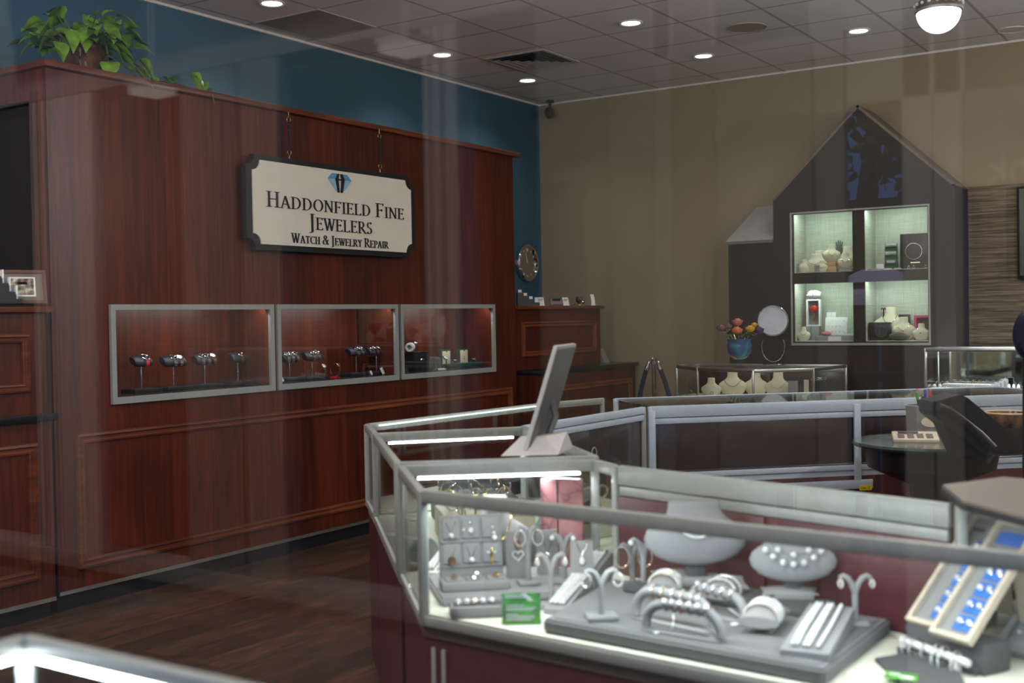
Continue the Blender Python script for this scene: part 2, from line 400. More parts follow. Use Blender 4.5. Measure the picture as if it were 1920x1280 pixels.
def area(name, loc, rot, sx, sy, power, col=(1, 1, 1), parent=None):
    l = bpy.data.lights.new(name, 'AREA'); l.shape = 'RECTANGLE'; l.size = sx; l.size_y = sy; l.energy = power; l.color = col
    o = bpy.data.objects.new(name, l); C.objects.link(o); o.location = loc; o.rotation_euler = rot
    if parent is not None: o.parent = parent
    return o
def spot(name, loc, power, col=(1, .93, .84), angle=2.4, parent=None, r=.05):
    l = bpy.data.lights.new(name, 'SPOT'); l.energy = power; l.color = col; l.spot_size = angle; l.spot_blend = .6; l.shadow_soft_size = r
    o = bpy.data.objects.new(name, l); C.objects.link(o); o.location = loc
    if parent is not None: o.parent = parent
    return o
def point(name, loc, power, col=(1, .96, .92), r=.05, parent=None):
    l = bpy.data.lights.new(name, 'POINT'); l.energy = power; l.color = col; l.shadow_soft_size = r
    o = bpy.data.objects.new(name, l); C.objects.link(o); o.location = loc
    if parent is not None: o.parent = parent
    return o
def flat_ring(o): return o
SUN = 5.0
EXPO = -0.22
# ================================================================== THE ROOM
XL, YB, HC = -6.46, 10.4, 3.77        # blue wall, back wall, ceiling
XR, YF = 3.4, 0.30                     # far side wall, shop window plane
PX, PY0, PY1 = -5.5, 3.86, 8.41       # panelled partition: face, near end, far end

struct('floor', MB().b2((XL-.2, YF-.1, -.1), (XR+.2, YB+.2, 0)), 'floor')
# the ceiling mesh gets its origin on a tile corner so that the grid falls where it should
_c = at(707, 51, HC)
ce = struct('ceiling', MB().b2((XL-.2-_c[0], YF-.1-_c[1], 0), (XR+.2-_c[0], YB+.2-_c[1], .2)), 'ceiling'); ce.location = (_c[0], _c[1], HC)
struct('wall_left', MB().b2((XL-.15, YF-.1, 0), (XL, YB+.2, HC)), 'blue')
struct('wall_back', MB().b2((XL, YB, 0), (XR, YB+.15, HC)), 'beige')
struct('wall_right', MB().b2((XR, YF-.1, 0), (XR+.15, YB+.2, HC)), 'beige')
struct('trim_1', MB().b2((XL, YF+.1, HC-.018), (XL+.022, YB, HC)), 'trim')
struct('trim_2', MB().b2((XL+.022, YB-.022, HC-.018), (XR, YB, HC)), 'trim')
struct('baseboard_back', MB().b2((XL+.03, YB-.015, 0), (XR, YB, .1)), 'brown_lt')
# storefront wall with the big pane the camera looks through
fr = MB().plate([(XL, 0), (XR, 0), (XR, HC), (XL, HC)], [[(-3.2, .45), (2.6, .45), (2.6, 3.1), (-3.2, 3.1)]],
                lambda u, v: (u, YF-.06, v), lambda u, v: (u, YF+.06, v))
struct('wall_front', fr, 'beige')
win = struct('window_1', MB().plate([(-3.2, .45), (2.6, .45), (2.6, 3.1), (-3.2, 3.1)], [[(-3.14, .51), (2.54, .51), (2.54, 3.04), (-3.14, 3.04)]],
                lambda u, v: (u, YF-.05, v), lambda u, v: (u, YF+.05, v)), 'alu_grey')
MB().b2((-3.14, YF-.004, .51), (2.54, YF+.004, 3.04)).build('pane', 'window_glass', win)
# grasscloth panel beside the house-shaped cabinet
struct('wall_panel', MB().b2((-2.19, YB-.02, 0), (XR-.01, YB, 2.585)), 'grasscloth')

# ------------------------------------------------------------------ ceiling fittings
def downlight(px, py, label, on_=True, r=.088):
    x, y, z = at(px, py, HC)
    t = thing('downlight', label, 'ceiling light', (x, y, HC), 0, 'recessed downlights')
    MB().lathe([(r, 0), (r+.004, -.006), (r-.004, -.012), (r-.016, -.008), (r-.020, 0)], 32).build('trim_ring', 'trim', t)
    MB().lathe([(0, -.004), (r-.020, -.004), (r-.020, -.001), (0, -.001)], 28).build('lens', 'lens', t)
    spot('downlight_lamp', (0, 0, -.03), 18, parent=t, angle=2.3, r=.06)
    return t
downlight(829, 102, 'lit recessed downlight left of the square air vent, above the hanging sign')
downlight(989, 150, 'lit recessed downlight just below the square air vent, nearest the security camera')
downlight(1183, 42, 'lit recessed downlight upper middle of ceiling, up and right of the square vent')
downlight(1319, 104, 'lit recessed downlight below and left of the round ceiling speaker')
downlight(1610, 57, 'lit recessed downlight just left of the glowing globe lamp')
downlight(510, 5, 'recessed downlight cut by the top edge, above the olive ceiling panel')
for k, (x, y) in enumerate([(-1.2, 9.0), (-1.3, 6.9), (-2.3, 5.4), (-.6, 4.6), (-2.2, 3.2), (-3.7, 4.0), (.8, 6.2), (1.4, 3.4)]):
    t = thing('downlight', 'lit recessed downlight out of the frame over the showcases', 'ceiling light', (x, y, HC), 0, 'downlights over the ring of showcases')
    MB().lathe([(.088, 0), (.092, -.006), (.084, -.012), (.072, -.008), (.068, 0)], 32).build('trim_ring', 'trim', t)
    MB().lathe([(0, -.004), (.068, -.004), (.068, -.001), (0, -.001)], 28).build('lens', 'lens', t)
    spot('downlight_lamp', (0, 0, -.03), 18, parent=t, angle=2.3, r=.06)
# square four-way air diffuser
x, y, z = at(998, 112, HC)
t = thing('air_vent', 'square four-way metal air diffuser in the white tile ceiling', 'air vent', (x, y, HC))
MB().plate([(-.30, -.30), (.30, -.30), (.30, .30), (-.30, .30)], [[(-.27, -.27), (.27, -.27), (.27, .27), (-.27, .27)]], lambda u, v: (u, v, -.012), lambda u, v: (u, v, 0)).build('frame', 'vent', t)
MB().b2((-.27, -.27, -.002), (.27, .27, -.0005)).build('backing', 'black_matte', t)
for a, b, h in ((.255, .215, .020), (.195, .155, .022), (.135, .095, .024), (.075, .0, .026)):
    q = [[(s*r, u*r, zz) for s, u in ((-1, -1), (1, -1), (1, 1), (-1, 1))] for r, zz in ((a, -.022), (max(b, .02), -.006))]
    m = MB(); m.loft(q, True, False, False); m.build('louvre', 'vent', t)
# olive grey panel replacing one ceiling tile
x, y, z = at(592, 46, HC)
t = thing('ceiling_access_panel', 'olive grey stained square panel in the ceiling near the blue wall', 'ceiling panel', (x, y, HC))
MB().b2((-.305, -.305, -.006), (.305, .305, -.001)).build('panel', 'olive_tile', t)
MB().plate([(-.32, -.32), (.32, -.32), (.32, .32), (-.32, .32)], [[(-.305, -.305), (.305, -.305), (.305, .305), (-.305, .305)]], lambda u, v: (u, v, -.007), lambda u, v: (u, v, 0)).build('edge_frame', 'vent', t)
# ceiling speakers
for px, py, r, lb in ((1400, 51, .155, 'round flush grey ceiling speaker between two downlights'), (1898, 55, .11, 'small round white ceiling disc right of the globe lamp')):
    x, y, z = at(px, py, HC)
    t = thing('ceiling_speaker', lb, 'ceiling speaker', (x, y, HC))
    MB().lathe([(0, -.005), (r-.01, -.005), (r-.01, 0), (0, 0)], 36).build('grille', 'speaker' if px < 1800 else 'trim', t)
    MB().ring((0, 0, -.003), r-.004, .005).build('rim', 'speaker' if px < 1800 else 'trim', t)
# globe pendant
g = on(1760, 22, 1, 6.3); k = mpp(g); R = 40*k
t = thing('pendant_lamp', 'glowing white glass globe lamp with pierced metal cap below the ceiling', 'lamp', tuple(g))
MB().lathe([(R*math.sin(a), -R*math.cos(a)) for a in [PI*.55*i/14 for i in range(15)]], 32).build('globe', 'globe', t)
m = MB().lathe([(R*1.03*math.sin(a), -R*1.03*math.cos(a)) for a in [PI*.5+PI*.5*i/10 for i in range(11)]], 32); m.build('cap', 'brown_lt', t)
m = MB().lathe([(R*1.02, -.004), (R*1.07, 0), (R*1.07, .012), (R*1.02, .016)], 32); band = m.build('band', 'chrome', t)
for i in range(18):
    a = 2*PI*i/18; MB().ball((R*1.06*math.cos(a), R*1.06*math.sin(a), .035), .009, 6).build('stud', 'tag', band)
MB().tube([(0, 0, R), (0, 0, HC-g[2]-.02)], .012).build('stem', 'brown_lt', t)
MB().lathe([(0, 0), (.07, 0), (.06, -.03), (0, -.03)], 24).build('canopy', 'brown_lt', t, loc=(0, 0, HC-g[2]-.001))
point('globe_lamp', (0, 0, -R*.3-R), 60, parent=t, r=.05)
for j, q in enumerate(((1.3, 4.3, 3.05), (1.3, 8.2, 3.05), (-1.3, 1.7, 3.25), (-4.0, 1.6, 3.2))):  # unseen globe lamps added to brighten the ceiling and room
    d_ = dup(t, q, 0, 'added white globe lamp out of the frame, put in to brighten the ceiling', 'added globe lamps out of the frame')
    point('globe_lamp', (0, 0, -R*.3-R), 80, parent=d_, r=.05)
# security camera under the ceiling by the corner
p = aty(1031, 194, 10.25)
t = thing('security_camera', 'small black security camera hanging under ceiling in the far corner', 'camera', (p[0], p[1], HC))
MB().lathe([(0, 0), (.045, 0), (.045, -.02), (.02, -.028), (0, -.028)], 20).build('mount', 'black', t)
MB().tube([(0, 0, -.02), (0, 0, -.07)], .016).build('stem', 'black', t)
MB().lathe([(0, -.05), (.04, -.05), (.047, -.02), (.047, .03), (.03, .05), (0, .05)], 24, T=tr(0, -.01, -.125) @ rx(.5)).build('body', 'black', t)
MB().lathe([(0, 0), (.026, 0), (.026, .006), (0, .01)], 20, T=tr(0, -.03, -.125) @ rx(PI/2)).build('lens', 'screen', t)

# ------------------------------------------------------------------ panelled partition with ledge
t = thing('panelled_partition', 'tall cherry wood panelled partition with ledge behind the hanging sign', 'partition', (0, 0, 0))
CASES = [(4.224, 5.498), (5.528, 6.784), (6.815, 8.073)]
CZ0, CZ1 = 1.099, 1.663
holes = [[(a+.031, CZ0+.038), (b-.036, CZ0+.038), (b-.036, CZ1-.032), (a+.031, CZ1-.032)] for a, b in CASES]
MB().plate([(PY0, .11), (PY1, .11), (PY1, 2.93), (PY0, 2.93)], holes, lambda u, v: (PX, u, v), lambda u, v: (PX-.03, u, v)).build('front_panel', 'cherry', t)
dx = aty(63, 300, PY0)[0]; dz = aty(40, 193, PY0)[2]
MB().plate([(XL+.004, 0), (PX-.031, 0), (PX-.031, 2.93), (XL+.004, 2.93)], [[(XL+.08, .02), (dx, .02), (dx, dz), (XL+.08, dz)]], lambda u, v: (u, PY0, v), lambda u, v: (u, PY0+.03, v)).build('end_panel', 'cherry_end', t)
MB().b2((XL+.004, PY1-.03, 0), (PX-.031, PY1, 2.93)).build('end_panel', 'cherry_end', t)
MB().b2((XL+.004, PY0-.035, 2.931), (PX+.045, PY1+.06, 2.968), .006).build('ledge', 'cherry_x', t)
MB().b2((PX-.05, PY0+.002, 0), (PX-.02, PY1, .088)).build('kick_plate', 'kick', t)
MB().b2((PX-.012, PY0+.002, .088), (PX+.006, PY1, .109)).build('base_strip', 'alu', t)
def moulding(parent, y0, y1, z0, z1, x, w=.045, name='moulding'):
    """picture-frame moulding on a face looking along +x"""
    prof = [(0, .0), (w*.08, .016), (w*.3, .019), (w*.42, .010), (w*.62, .010), (w*.75, .015), (w*.92, .013), (w, 0)]
    rings = []
    for cy, cz, sy, sz in ((y0, z0, 1, 1), (y1, z0, -1, 1), (y1, z1, -1, -1), (y0, z1, 1, -1)):
        rings.append([(x+h, cy+sy*d, cz+sz*d) for d, h in prof])
    m = MB(); n = len(prof); vs = [v for r in rings for v in r]; fs = []
    for j in range(4):
        for i in range(n-1): fs.append((j*n+i, j*n+i+1, ((j+1) % 4)*n+i+1, ((j+1) % 4)*n+i))
    m._new(vs, fs, False); return m.build(name, 'cherry_x', parent)
moulding(t, 3.985, 8.335, .205, .955, PX, .06)
for v in (dx,):
    MB().b2((v-.002, PY0-.018, 0), (v+.05, PY0-.0005, dz+.05), .004).build('door_casing', 'cherry', t)
MB().b2((XL+.08, PY0-.018, dz), (dx-.003, PY0-.0005, dz+.05), .004).build('door_casing', 'cherry_end', t)

dr = struct('added_dark_door', MB().b2((XL+.085, PY0+.05, .022), (dx-.004, PY0+.085, dz-.004)), 'doorway_shade')  # dark door added to keep the shaded opening dark
MB().lathe([(0, 0), (.022, 0), (.026, .02), (.018, .035), (0, .04)], 16, T=tr(dx-.07, PY0+.05, 1.0) @ rx(PI/2)).build('added_door_handle', 'chrome', dr)
# ------------------------------------------------------------------ the three lit watch cases in the partition
DEP = .36
def wall_case(i, lab):
    a, b = CASES[i]; t = thing('wall_display_case', lab, 'display case', (PX, (a+b)/2, CZ0), 0, 'lit display cases in the panelled wall')
    w, h = (b-a)/2, CZ1-CZ0; y0, y1, z0, z1 = -w+.031, w-.036, .038, h-.032
    fp = MB().plate([(-w, 0), (w, 0), (w, h), (-w, h)], [[(y0, z0), (y1, z0), (y1, z1), (y0, z1)]], lambda u, v: (.022, u, v), lambda u, v: (.001, u, v)).build('frame', 'case_frame', t)
    ya, yb_, za, zb_ = y0-.002, y1+.002, z0-.002, z1+.028
    m = MB(); A = [(-.031, ya, za), (-.031, yb_, za), (-.031, yb_, zb_), (-.031, ya, zb_)]; B = [(-DEP, *p[1:]) for p in A]
    m._new(A+B, [(0, 1, 5, 4), (1, 2, 6, 5), (2, 3, 7, 6), (3, 0, 4, 7), (4, 5, 6, 7)])
    m.build('lining', 'cherry', t)
    MB().b2((-DEP+.01, y0+.004, z0+.0005), (-.004, y1-.004, z0+.005)).build('shelf_liner', 'plum', t)
    MB().b2((.006, y0, z0), (.010, y1, z1)).build('glass_panel', 'clear', t)
    MB().b2((-.052, y0+.02, z1+.014), (-.034, y1-.02, z1+.024)).build('led_strip', 'led', t)
    area('case_lamp', (-.045, 0, z1+.012), (0, .45, 0), .015, 2*w-.1, 3.0, (1, .93, .93), t)
    return t
wall_case(0, 'lit grey-framed wall case with four raised watch pillows, nearest the shop front')
wall_case(1, 'middle lit grey-framed wall case crowded with watches on dark pillows')
wall_case(2, 'lit grey-framed wall case with open green watch boxes, farthest from shop front')
ZC = CZ0+.038+.005                      # display level inside the cases

# ------------------------------------------------------------------ serif lettering (own stroke outlines, cap height 1)
K, T_ = .100, .044
def _serif(x, y, up, w=.30):
    s = 1 if up else -1
    return [(x-w/2, y), (x+w/2, y), (x+w/2, y+s*.028), (x+.085, y+s*.045), (x-.085, y+s*.045), (x-w/2, y+s*.028)]
def _seg(a, b, w):
    d = Vector((b[0]-a[0], b[1]-a[1])); d.normalize(); n = Vector((-d.y, d.x))*w/2
    return [(a[0]+n.x, a[1]+n.y), (b[0]+n.x, b[1]+n.y), (b[0]-n.x, b[1]-n.y), (a[0]-n.x, a[1]-n.y)]
def _v(x, w=K): return [[(x-w/2, 0), (x+w/2, 0), (x+w/2, 1), (x-w/2, 1)]]
def _h(x0, x1, y, w=T_): return [[(x0, y-w/2), (x1, y-w/2), (x1, y+w/2), (x0, y+w/2)]]
def _drop(x, y, up): return [[(x-.025, y), (x+.025, y), (x+.03, y+(.17 if up else -.17)), (x-.0, y+(.17 if up else -.17))]]
def _arc(cx, cy, rx_, ry_, a0, a1, tk=K, tn=T_, n=16):
    out = []; P = []
    for i in range(n+1):
        a = a0+(a1-a0)*i/n; w = tn+(tk-tn)*abs(math.cos(a))**1.3
        P.append(((cx+(rx_+w/2)*math.cos(a), cy+(ry_+w/2*.8)*math.sin(a)), (cx+(rx_-w/2)*math.cos(a), cy+(ry_-w/2*.8)*math.sin(a))))
    for i in range(n): out.append([P[i][0], P[i+1][0], P[i+1][1], P[i][1]])
    return out
def glyph(c):
    D = math.radians
    if c == 'H': return _v(.15)+_v(.62)+_h(.15, .62, .52)+[_serif(.15, 0, 1), _serif(.15, 1, 0), _serif(.62, 0, 1), _serif(.62, 1, 0)], .77
    if c == 'A': return [_seg((.10, .02), (.37, 1.0), T_), _seg((.37, 1.0), (.66, .02), K), _serif(.10, 0, 1, .24), _serif(.67, 0, 1)]+_h(.20, .56, .34), .78
    if c == 'D': return _v(.15)+_h(.15, .34, .975)+_h(.15, .34, .025)+_arc(.32, .5, .36, .472, D(-90), D(90))+[_serif(.15, 0, 1), _serif(.15, 1, 0)], .82
    if c == 'O': return _arc(.42, .5, .33, .485, 0, 2*PI, n=28), .84
    if c == 'N': return [_seg((.14, 0), (.14, 1), T_), _seg((.14, .99), (.66, .02), K), _seg((.66, 0), (.66, 1), T_), _serif(.14, 0, 1, .24), _serif(.11, 1, 0, .22), _serif(.66, 1, 0, .24)], .80
    if c == 'F': return _v(.15)+_h(.15, .55, .972)+_h(.15, .45, .52)+_drop(.54, 1, 0)+_drop(.44, .6, 0)+[_serif(.15, 0, 1), _serif(.15, 1, 0)], .62
    if c == 'I': return _v(.17)+[_serif(.17, 0, 1), _serif(.17, 1, 0)], .34
    if c == 'E': return _v(.15)+_h(.15, .54, .972)+_h(.15, .45, .52)+_h(.15, .58, .028)+_drop(.53, 1, 0)+_drop(.44, .6, 0)+_drop(.565, 0, 1)+[_serif(.15, 0, 1), _serif(.15, 1, 0)], .65
    if c == 'L': return _v(.15)+_h(.15, .55, .028)+_drop(.545, 0, 1)+[_serif(.15, 0, 1), _serif(.15, 1, 0)], .62
    if c == 'J': return [[(.13, -.08), (.13+K, -.08), (.13+K, 1), (.13, 1)]]+_arc(.05, -.07, .145, .14, D(0), D(-110), K, T_, 8)+[_serif(.20, 1, 0)], .38
    if c == 'W': return [_seg((.08, 1), (.30, .0), K), _seg((.30, .0), (.53, 1), T_), _seg((.47, 1), (.69, .0), K), _seg((.69, .0), (.92, 1), T_), _serif(.09, 1, 0), _serif(.47, 1, 0, .26), _serif(.92, 1, 0, .24)], 1.0
    if c == 'R': return _v(.15)+_h(.15, .34, .972)+_h(.15, .34, .49)+_arc(.34, .73, .20, .243, D(-90), D(90))+[_seg((.32, .50), (.70, .01), K*.95), _serif(.15, 0, 1), _serif(.15, 1, 0), _serif(.72, 0, 1, .2)], .76
    if c == 'P': return _v(.15)+_h(.15, .34, .972)+_h(.15, .34, .45)+_arc(.34, .71, .21, .263, D(-90), D(90))+[_serif(.15, 0, 1), _serif(.15, 1, 0)], .62
    if c == 'S': return _arc(.29, .74, .17, .235, D(25), D(270), K*.85)+_arc(.29, .25, .185, .24, D(90), D(-155), K*.9)+_drop(.45, .99, 0)+_drop(.10, .0, 1), .56
    if c == 'T': return _v(.34)+_h(.04, .64, .972)+_drop(.055, 1, 0)+_drop(.63, 1, 0)+[_serif(.34, 0, 1)], .68
    if c == 'C': return _arc(.43, .5, .335, .485, D(48), D(312), n=22)+_drop(.66, .98, 0), .74
    if c == 'Y': return [_seg((.10, 1), (.36, .46), K), _seg((.36, .46), (.60, 1), T_), [(.36-K/2, 0), (.36+K/2, 0), (.36+K/2, .5), (.36-K/2, .5)], _serif(.11, 1, 0), _serif(.61, 1, 0, .24), _serif(.36, 0, 1)], .70
    if c == '&': return _arc(.34, .77, .15, .205, D(-60), D(250), K*.8)+_arc(.31, .26, .24, .25, D(120), D(345), K)+[_seg((.25, .66), (.72, .02), K*.9), _seg((.545, .18), (.68, .50), T_)]+_h(.58, .78, .5, .04), .80
    return [], .34
def lettering(words, cap, small, squeeze, track=.045):
    """[(polygon, ...)] in metres for a line in small capitals; first letter of each word full height"""
    polys, x = [], 0.0
    for wi, w in enumerate(words):
        if wi: x += .30*cap*squeeze
        for i, ch in enumerate(w):
            s = cap if (i == 0) else small
            g, adv = glyph(ch)
            for p in g: polys.append([(x+u*s*squeeze, v*s) for u, v in p])
            x += (adv+track)*s*squeeze
    return polys, x
def letter_mesh(polys, f, g):
    m = MB()
    for p in polys:
        a = sum(p[i][0]*p[(i+1) % len(p)][1]-p[(i+1) % len(p)][0]*p[i][1] for i in range(len(p)))
        if a < 0: p = p[::-1]
        n = len(p); vs = [f(*q) for q in p]+[g(*q) for q in p]
        m._new(vs, [tuple(range(n)), tuple(range(n, 2*n))[::-1]]+[(i, (i+1) % n, n+(i+1) % n, n+i) for i in range(n)])
    return m

# ------------------------------------------------------------------ the hanging sign
SX = PX+.075                            # face of the board
y0s, z1s = atx(484, 299, SX)[1:]; y1s, _ = atx(759, 335, SX)[1:]
sy0, sy1 = atx(460, 292, SX)[1]+.0, atx(776, 345, SX)[1]
sz0, sz1 = atx(481, 467.5, SX)[2], atx(481, 288.5, SX)[2]
t = thing('hanging_sign', 'cream and black notched sign hanging on chains from the wooden ledge', 'sign', (SX, (sy0+sy1)/2, (sz0+sz1)/2))
W_, H_ = (sy1-sy0)/2, (sz1-sz0)/2
def notched(w, h, r, n=7):
    pts = []
    for cx, cy, a0 in ((w, h, PI), (-w, h, 1.5*PI), (-w, -h, 0), (w, -h, PI/2)):
        q = [(cx+r*math.cos(a0+PI/2*i/n), cy+r*math.sin(a0+PI/2*i/n)) for i in range(n+1)]
        pts += q[::-1]
    return pts
def yz(x): return lambda u, v: (x, u, v)
MB().plate(notched(W_, H_, .075), [], yz(0), yz(-.045)).build('board', 'sign_black', t)
MB().plate(notched(W_-.050, H_-.036, .066), [], yz(.010), yz(.0005)).build('face', 'cream', t)
LX = .011
def sign_line(words, px0, px1, pyb, cap_r, name):
    """fit a line between two photo columns; pyb = baseline at px0"""
    a = atx(px0, pyb[0], SX); b = atx(px1, pyb[1], SX)
    wd = b[1]-a[1]; zb = (a[2]+b[2])/2-(sz0+sz1)/2; cap = cap_r
    polys, w = lettering(words, cap, cap*.79, 1.0)
    sq = wd/w; yo = a[1]-(sy0+sy1)/2; x0 = 0.0
    for wi, wrd in enumerate(words):
        pl, w1 = lettering([wrd], cap, cap*.79, 1.0)
        letter_mesh([[(yo+(x0+u)*sq, zb+v) for u, v in p] for p in pl], yz(LX+.007), yz(LX)).build(name, 'sign_black', t)
        x0 += w1+.30*cap
sign_line(['HADDONFIELD', 'FINE'], 497, 756, (387, 412), .100, 'lettering')
sign_line(['JEWELERS'], 578, 696, (432, 437), .105, 'lettering')
sign_line(['WATCH', '&', 'JEWELRY', 'REPAIR'], 544, 726, (455, 466), .064, 'lettering')
# diamond emblem with a slender H
lg = thing('emblem', None, None); lg.parent = t
c = atx(634, 344, SX); lg.location = (LX, c[1]-(sy0+sy1)/2, c[2]-(sz0+sz1)/2)
lw, lh = .118, .064
def lpoly(pts, m, th=.008): MB().plate([(p[0]*lw, p[1]*lh) for p in pts], [], yz(th), yz(0)).build('facet', m, lg)
lpoly([(-.62, 1), (-.24, 1), (-.40, .42), (-1, .42)], 'logo_blue'); lpoly([(.62, 1), (.24, 1), (.40, .42), (1, .42)], 'logo_blue')
lpoly([(-1, .36), (-.42, .36), (-.24, -.95)], 'logo_pale'); lpoly([(1, .36), (.42, .36), (.24, -.95)], 'logo_pale')
lpoly([(-.20, 1), (-.08, 1), (-.17, .42), (-.08, -1), (-.18, -1), (-.36, .42)], 'sign_black', .012); lpoly([(.20, 1), (.08, 1), (.17, .42), (.08, -1), (.18, -1), (.36, .42)], 'sign_black', .012)
lpoly([(-.2, .32), (.2, .32), (.2, .45), (-.2, .45)], 'sign_black', .012)
for px in ((543, 217, 547, 297), (713, 247, 716, 322)):
    yy = atx(px[0]+2, px[1], SX)[1]-(sy0+sy1)/2; zt = 2.931-(sz0+sz1)/2; zb = H_
    ch = thing('chain', None, None, (-.02, yy, 0)); ch.parent = t
    n = 11; top, bot = zt-.05, zb+.045
    for i in range(n):
        zc = top-(top-bot)*(i+.5)/n; hl = (top-bot)/n*.62
        MB().ring((0, 0, zc), hl, .0035, (1, 0, 0) if i % 2 else (0, 1, 0), 14, 6, .55).build('link', 'black', ch)
    def hook(z, s):
        pts = [(0, .016*math.sin(a), z+s*.016*math.cos(a)) for a in [PI*(.15+1.6*i/12) for i in range(13)]]
        pts.append((0, 0, z+s*.05)) if False else None
        return MB().tube([(0, 0, z+s*.05), (0, 0, z+s*.02)]+pts[::-1], .004)
    hook(zt-.05, 1).build('hook', 'gold', ch); hook(zb+.045, -1).build('hook', 'gold', ch)

# ------------------------------------------------------------------ desk and hutch at both ends of the partition
def desk_unit(y0, y1, yh0, yh1, lab_d, lab_h, xh, xd):
    d = thing('counter_desk', lab_d, 'counter', (0, 0, 0))
    MB().b2((XL+.02, y0, .1), (xd, y1, 1.048)).build('body', 'cherry', d)
    MB().b2((XL+.02, y0, 0), (xd-.05, y1, .1)).build('kick_plate', 'kick', d)
    MB().b2((XL+.02, y0-.0, 1.05), (xd+.035, y1+.02, 1.086), .004).build('countertop', 'black_stone', d)
    moulding(d, max(y0+.09, 2.5), y1-.09, .215, .94, xd, .06)
    h = thing('hutch', lab_h, 'hutch', (0, 0, 0))
    MB().b2((XL+.02, yh0, 1.087), (xh, yh1, 1.62)).build('body', 'cherry', h)
    MB().b2((XL+.02, yh0, 1.621), (xh+.035, yh1+.03, 1.652), .004).build('cap_shelf', 'cherry_x', h)
    moulding(h, yh0+.09, yh1-.1, 1.20, 1.51, xh, .05)
    return d, h
desk_unit(8.46, 10.33, 8.46, 9.97, 'cherry wood panelled desk with black stone top at far end of partition', 'raised cherry wood hutch with small displays on top, beyond the partition', -5.53, -5.34)
desk_unit(2.2, 3.80, 2.2, 3.80, 'cherry wood panelled desk with black stone top, nearest the shop front', 'cherry wood hutch carrying the framed photo, nearest the shop front', -5.47, -5.44)
MB().b2((-5.50, 2.2, .088), (-5.434, 3.80, .109)).build('base_strip', 'alu', bpy.data.objects['counter_desk.001'])

# framed photo and leaflet rack on the near hutch
ZH = 1.6525
p = at(48, 569, ZH)
t = thing('picture_frame', 'gilt picture frame with a sepia photo on the near hutch', 'picture frame', (p[0]-.02, p[1], ZH), (0, 0, PI/2-.35))
FW, FH = .105, .155
q = rx(-.16)
MB().plate([(-FW, 0), (FW, 0), (FW, FH), (-FW, FH)], [[(-FW+.014, .014), (FW-.014, .014), (FW-.014, FH-.014), (-FW+.014, FH-.014)]], lambda u, v: tuple(q @ Vector((u, -.012, v))), lambda u, v: tuple(q @ Vector((u, 0, v)))).build('frame', 'brown_strap', t)
MB().b2((-FW+.014, -.006, .014), (FW-.014, -.001, FH-.014), T=q).build('mat_board', 'brown_lt', t)
MB().b2((-.058, -.0085, .032), (.058, -.0062, .122), T=q).build('photo_border', 'white', t)
m, nt, b = nodes_mat('sepia_photo', .5); n = nt.nodes.new('ShaderNodeTexNoise'); n.inputs['Scale'].default_value = 40; n.inputs['Detail'].default_value = 5
tcn = nt.nodes.new('ShaderNodeTexCoord'); nt.links.new(tcn.outputs['Object'], n.inputs['Vector'])
r_ = ramp(nt, [(.36, (.03, .022, .015)), (.52, (.25, .19, .13)), (.66, (.62, .55, .45))]); nt.links.new(n.outputs['Fac'], r_.inputs['Fac']); nt.links.new(r_.outputs['Color'], b.inputs['Base Color'])
MB().b2((-.050, -.0105, .040), (.050, -.0088, .116), T=q).build('photo', m, t)
MB().quad((-.02, .0, .10), (.02, 0, .10), (.02, .07, 0), (-.02, .07, 0), .004).build('easel_leg', 'black', t)
p = at(-6, 569, ZH)
t = thing('leaflet_rack', 'black tiered card rack with pale leaflets beside the picture frame', 'leaflet rack', (p[0], p[1], ZH), (0, 0, PI/2-.2))
m = MB(); m.prism([(-.02, 0), (.09, 0), (.09, .02), (.06, .02), (.06, .05), (.03, .05), (.03, .09), (0, .09), (0, .12), (-.02, .12)], -.06, .06, T=rx(PI/2)); m.build('rack', 'black', t)
for i, (xx, zz) in enumerate(((.02, .12), (.05, .085), (.08, .05))):
    MB().b2((xx-.012, -.05, zz-.03), (xx-.006, .05, zz+.03)).build('leaflet', 'tag', t)

# things on the far hutch
xh = -5.62
def onh(px, py=571): return at(px, 573, ZH)
p = atx(990, 571, xh)
t = thing('card_rack', 'black stepped card rack with four white cards beside the wood panel', 'card rack', (p[0], p[1], ZH), (0, 0, .75))
m = MB(); m.prism([(-.10, 0), (.10, 0), (.10, .03), (.05, .03), (.05, .06), (0, .06), (0, .09), (-.05, .09), (-.05, .12), (-.10, .12)], -.04, .04, T=rx(PI/2)); m.build('rack', 'black', t)
for i in range(4): MB().box((-.075+.05*i, -.015, .13-.03*i), (.03, .003, .03), R=Euler((-.3, 0, 0)).to_matrix()).build('card', 'tag', t)
def tent(px, w, h, name, lab, m_, inner=None, cat='card'):
    p = atx(px, 571, xh); t = thing(name, lab, cat, (p[0], p[1], ZH), (0, 0, .9)); q = rx(-.45)
    MB().b2((-w/2, -.004, 0), (w/2, 0, h), T=q).build('card', m_, t)
    if inner: MB().b2((-w/2+.01, -.0055, .012), (w/2-.01, -.0042, h-.022), T=q).build('print', inner, t)
    MB().quad((-w*.3, .0, h*.8), (w*.3, 0, h*.8), (w*.3, h*.7, 0), (-w*.3, h*.7, 0), .003).build('easel_leg', m_, t)
tent(1013, .085, .085, 'display_card', 'small white tented card on the far hutch, left of black card', 'white')
tent(1044, .13, .085, 'display_card', 'black bordered card with printed picture on the far hutch', 'black', 'mauve')
tent(1061, .07, .085, 'display_card', 'pale printed card leaning beside the black bordered card', 'tag')
p = atx(1086, 571, xh)
t = thing('trinket_figure', 'small shiny black and gold trinket on the far hutch', 'ornament', (p[0], p[1], ZH), (0, 0, .9))
MB().ball((0, 0, .055), .034, 14).build('body', 'black', t); MB().ring((0, 0, .055), .036, .005, (1, .2, .5)).build('band', 'chrome', t)
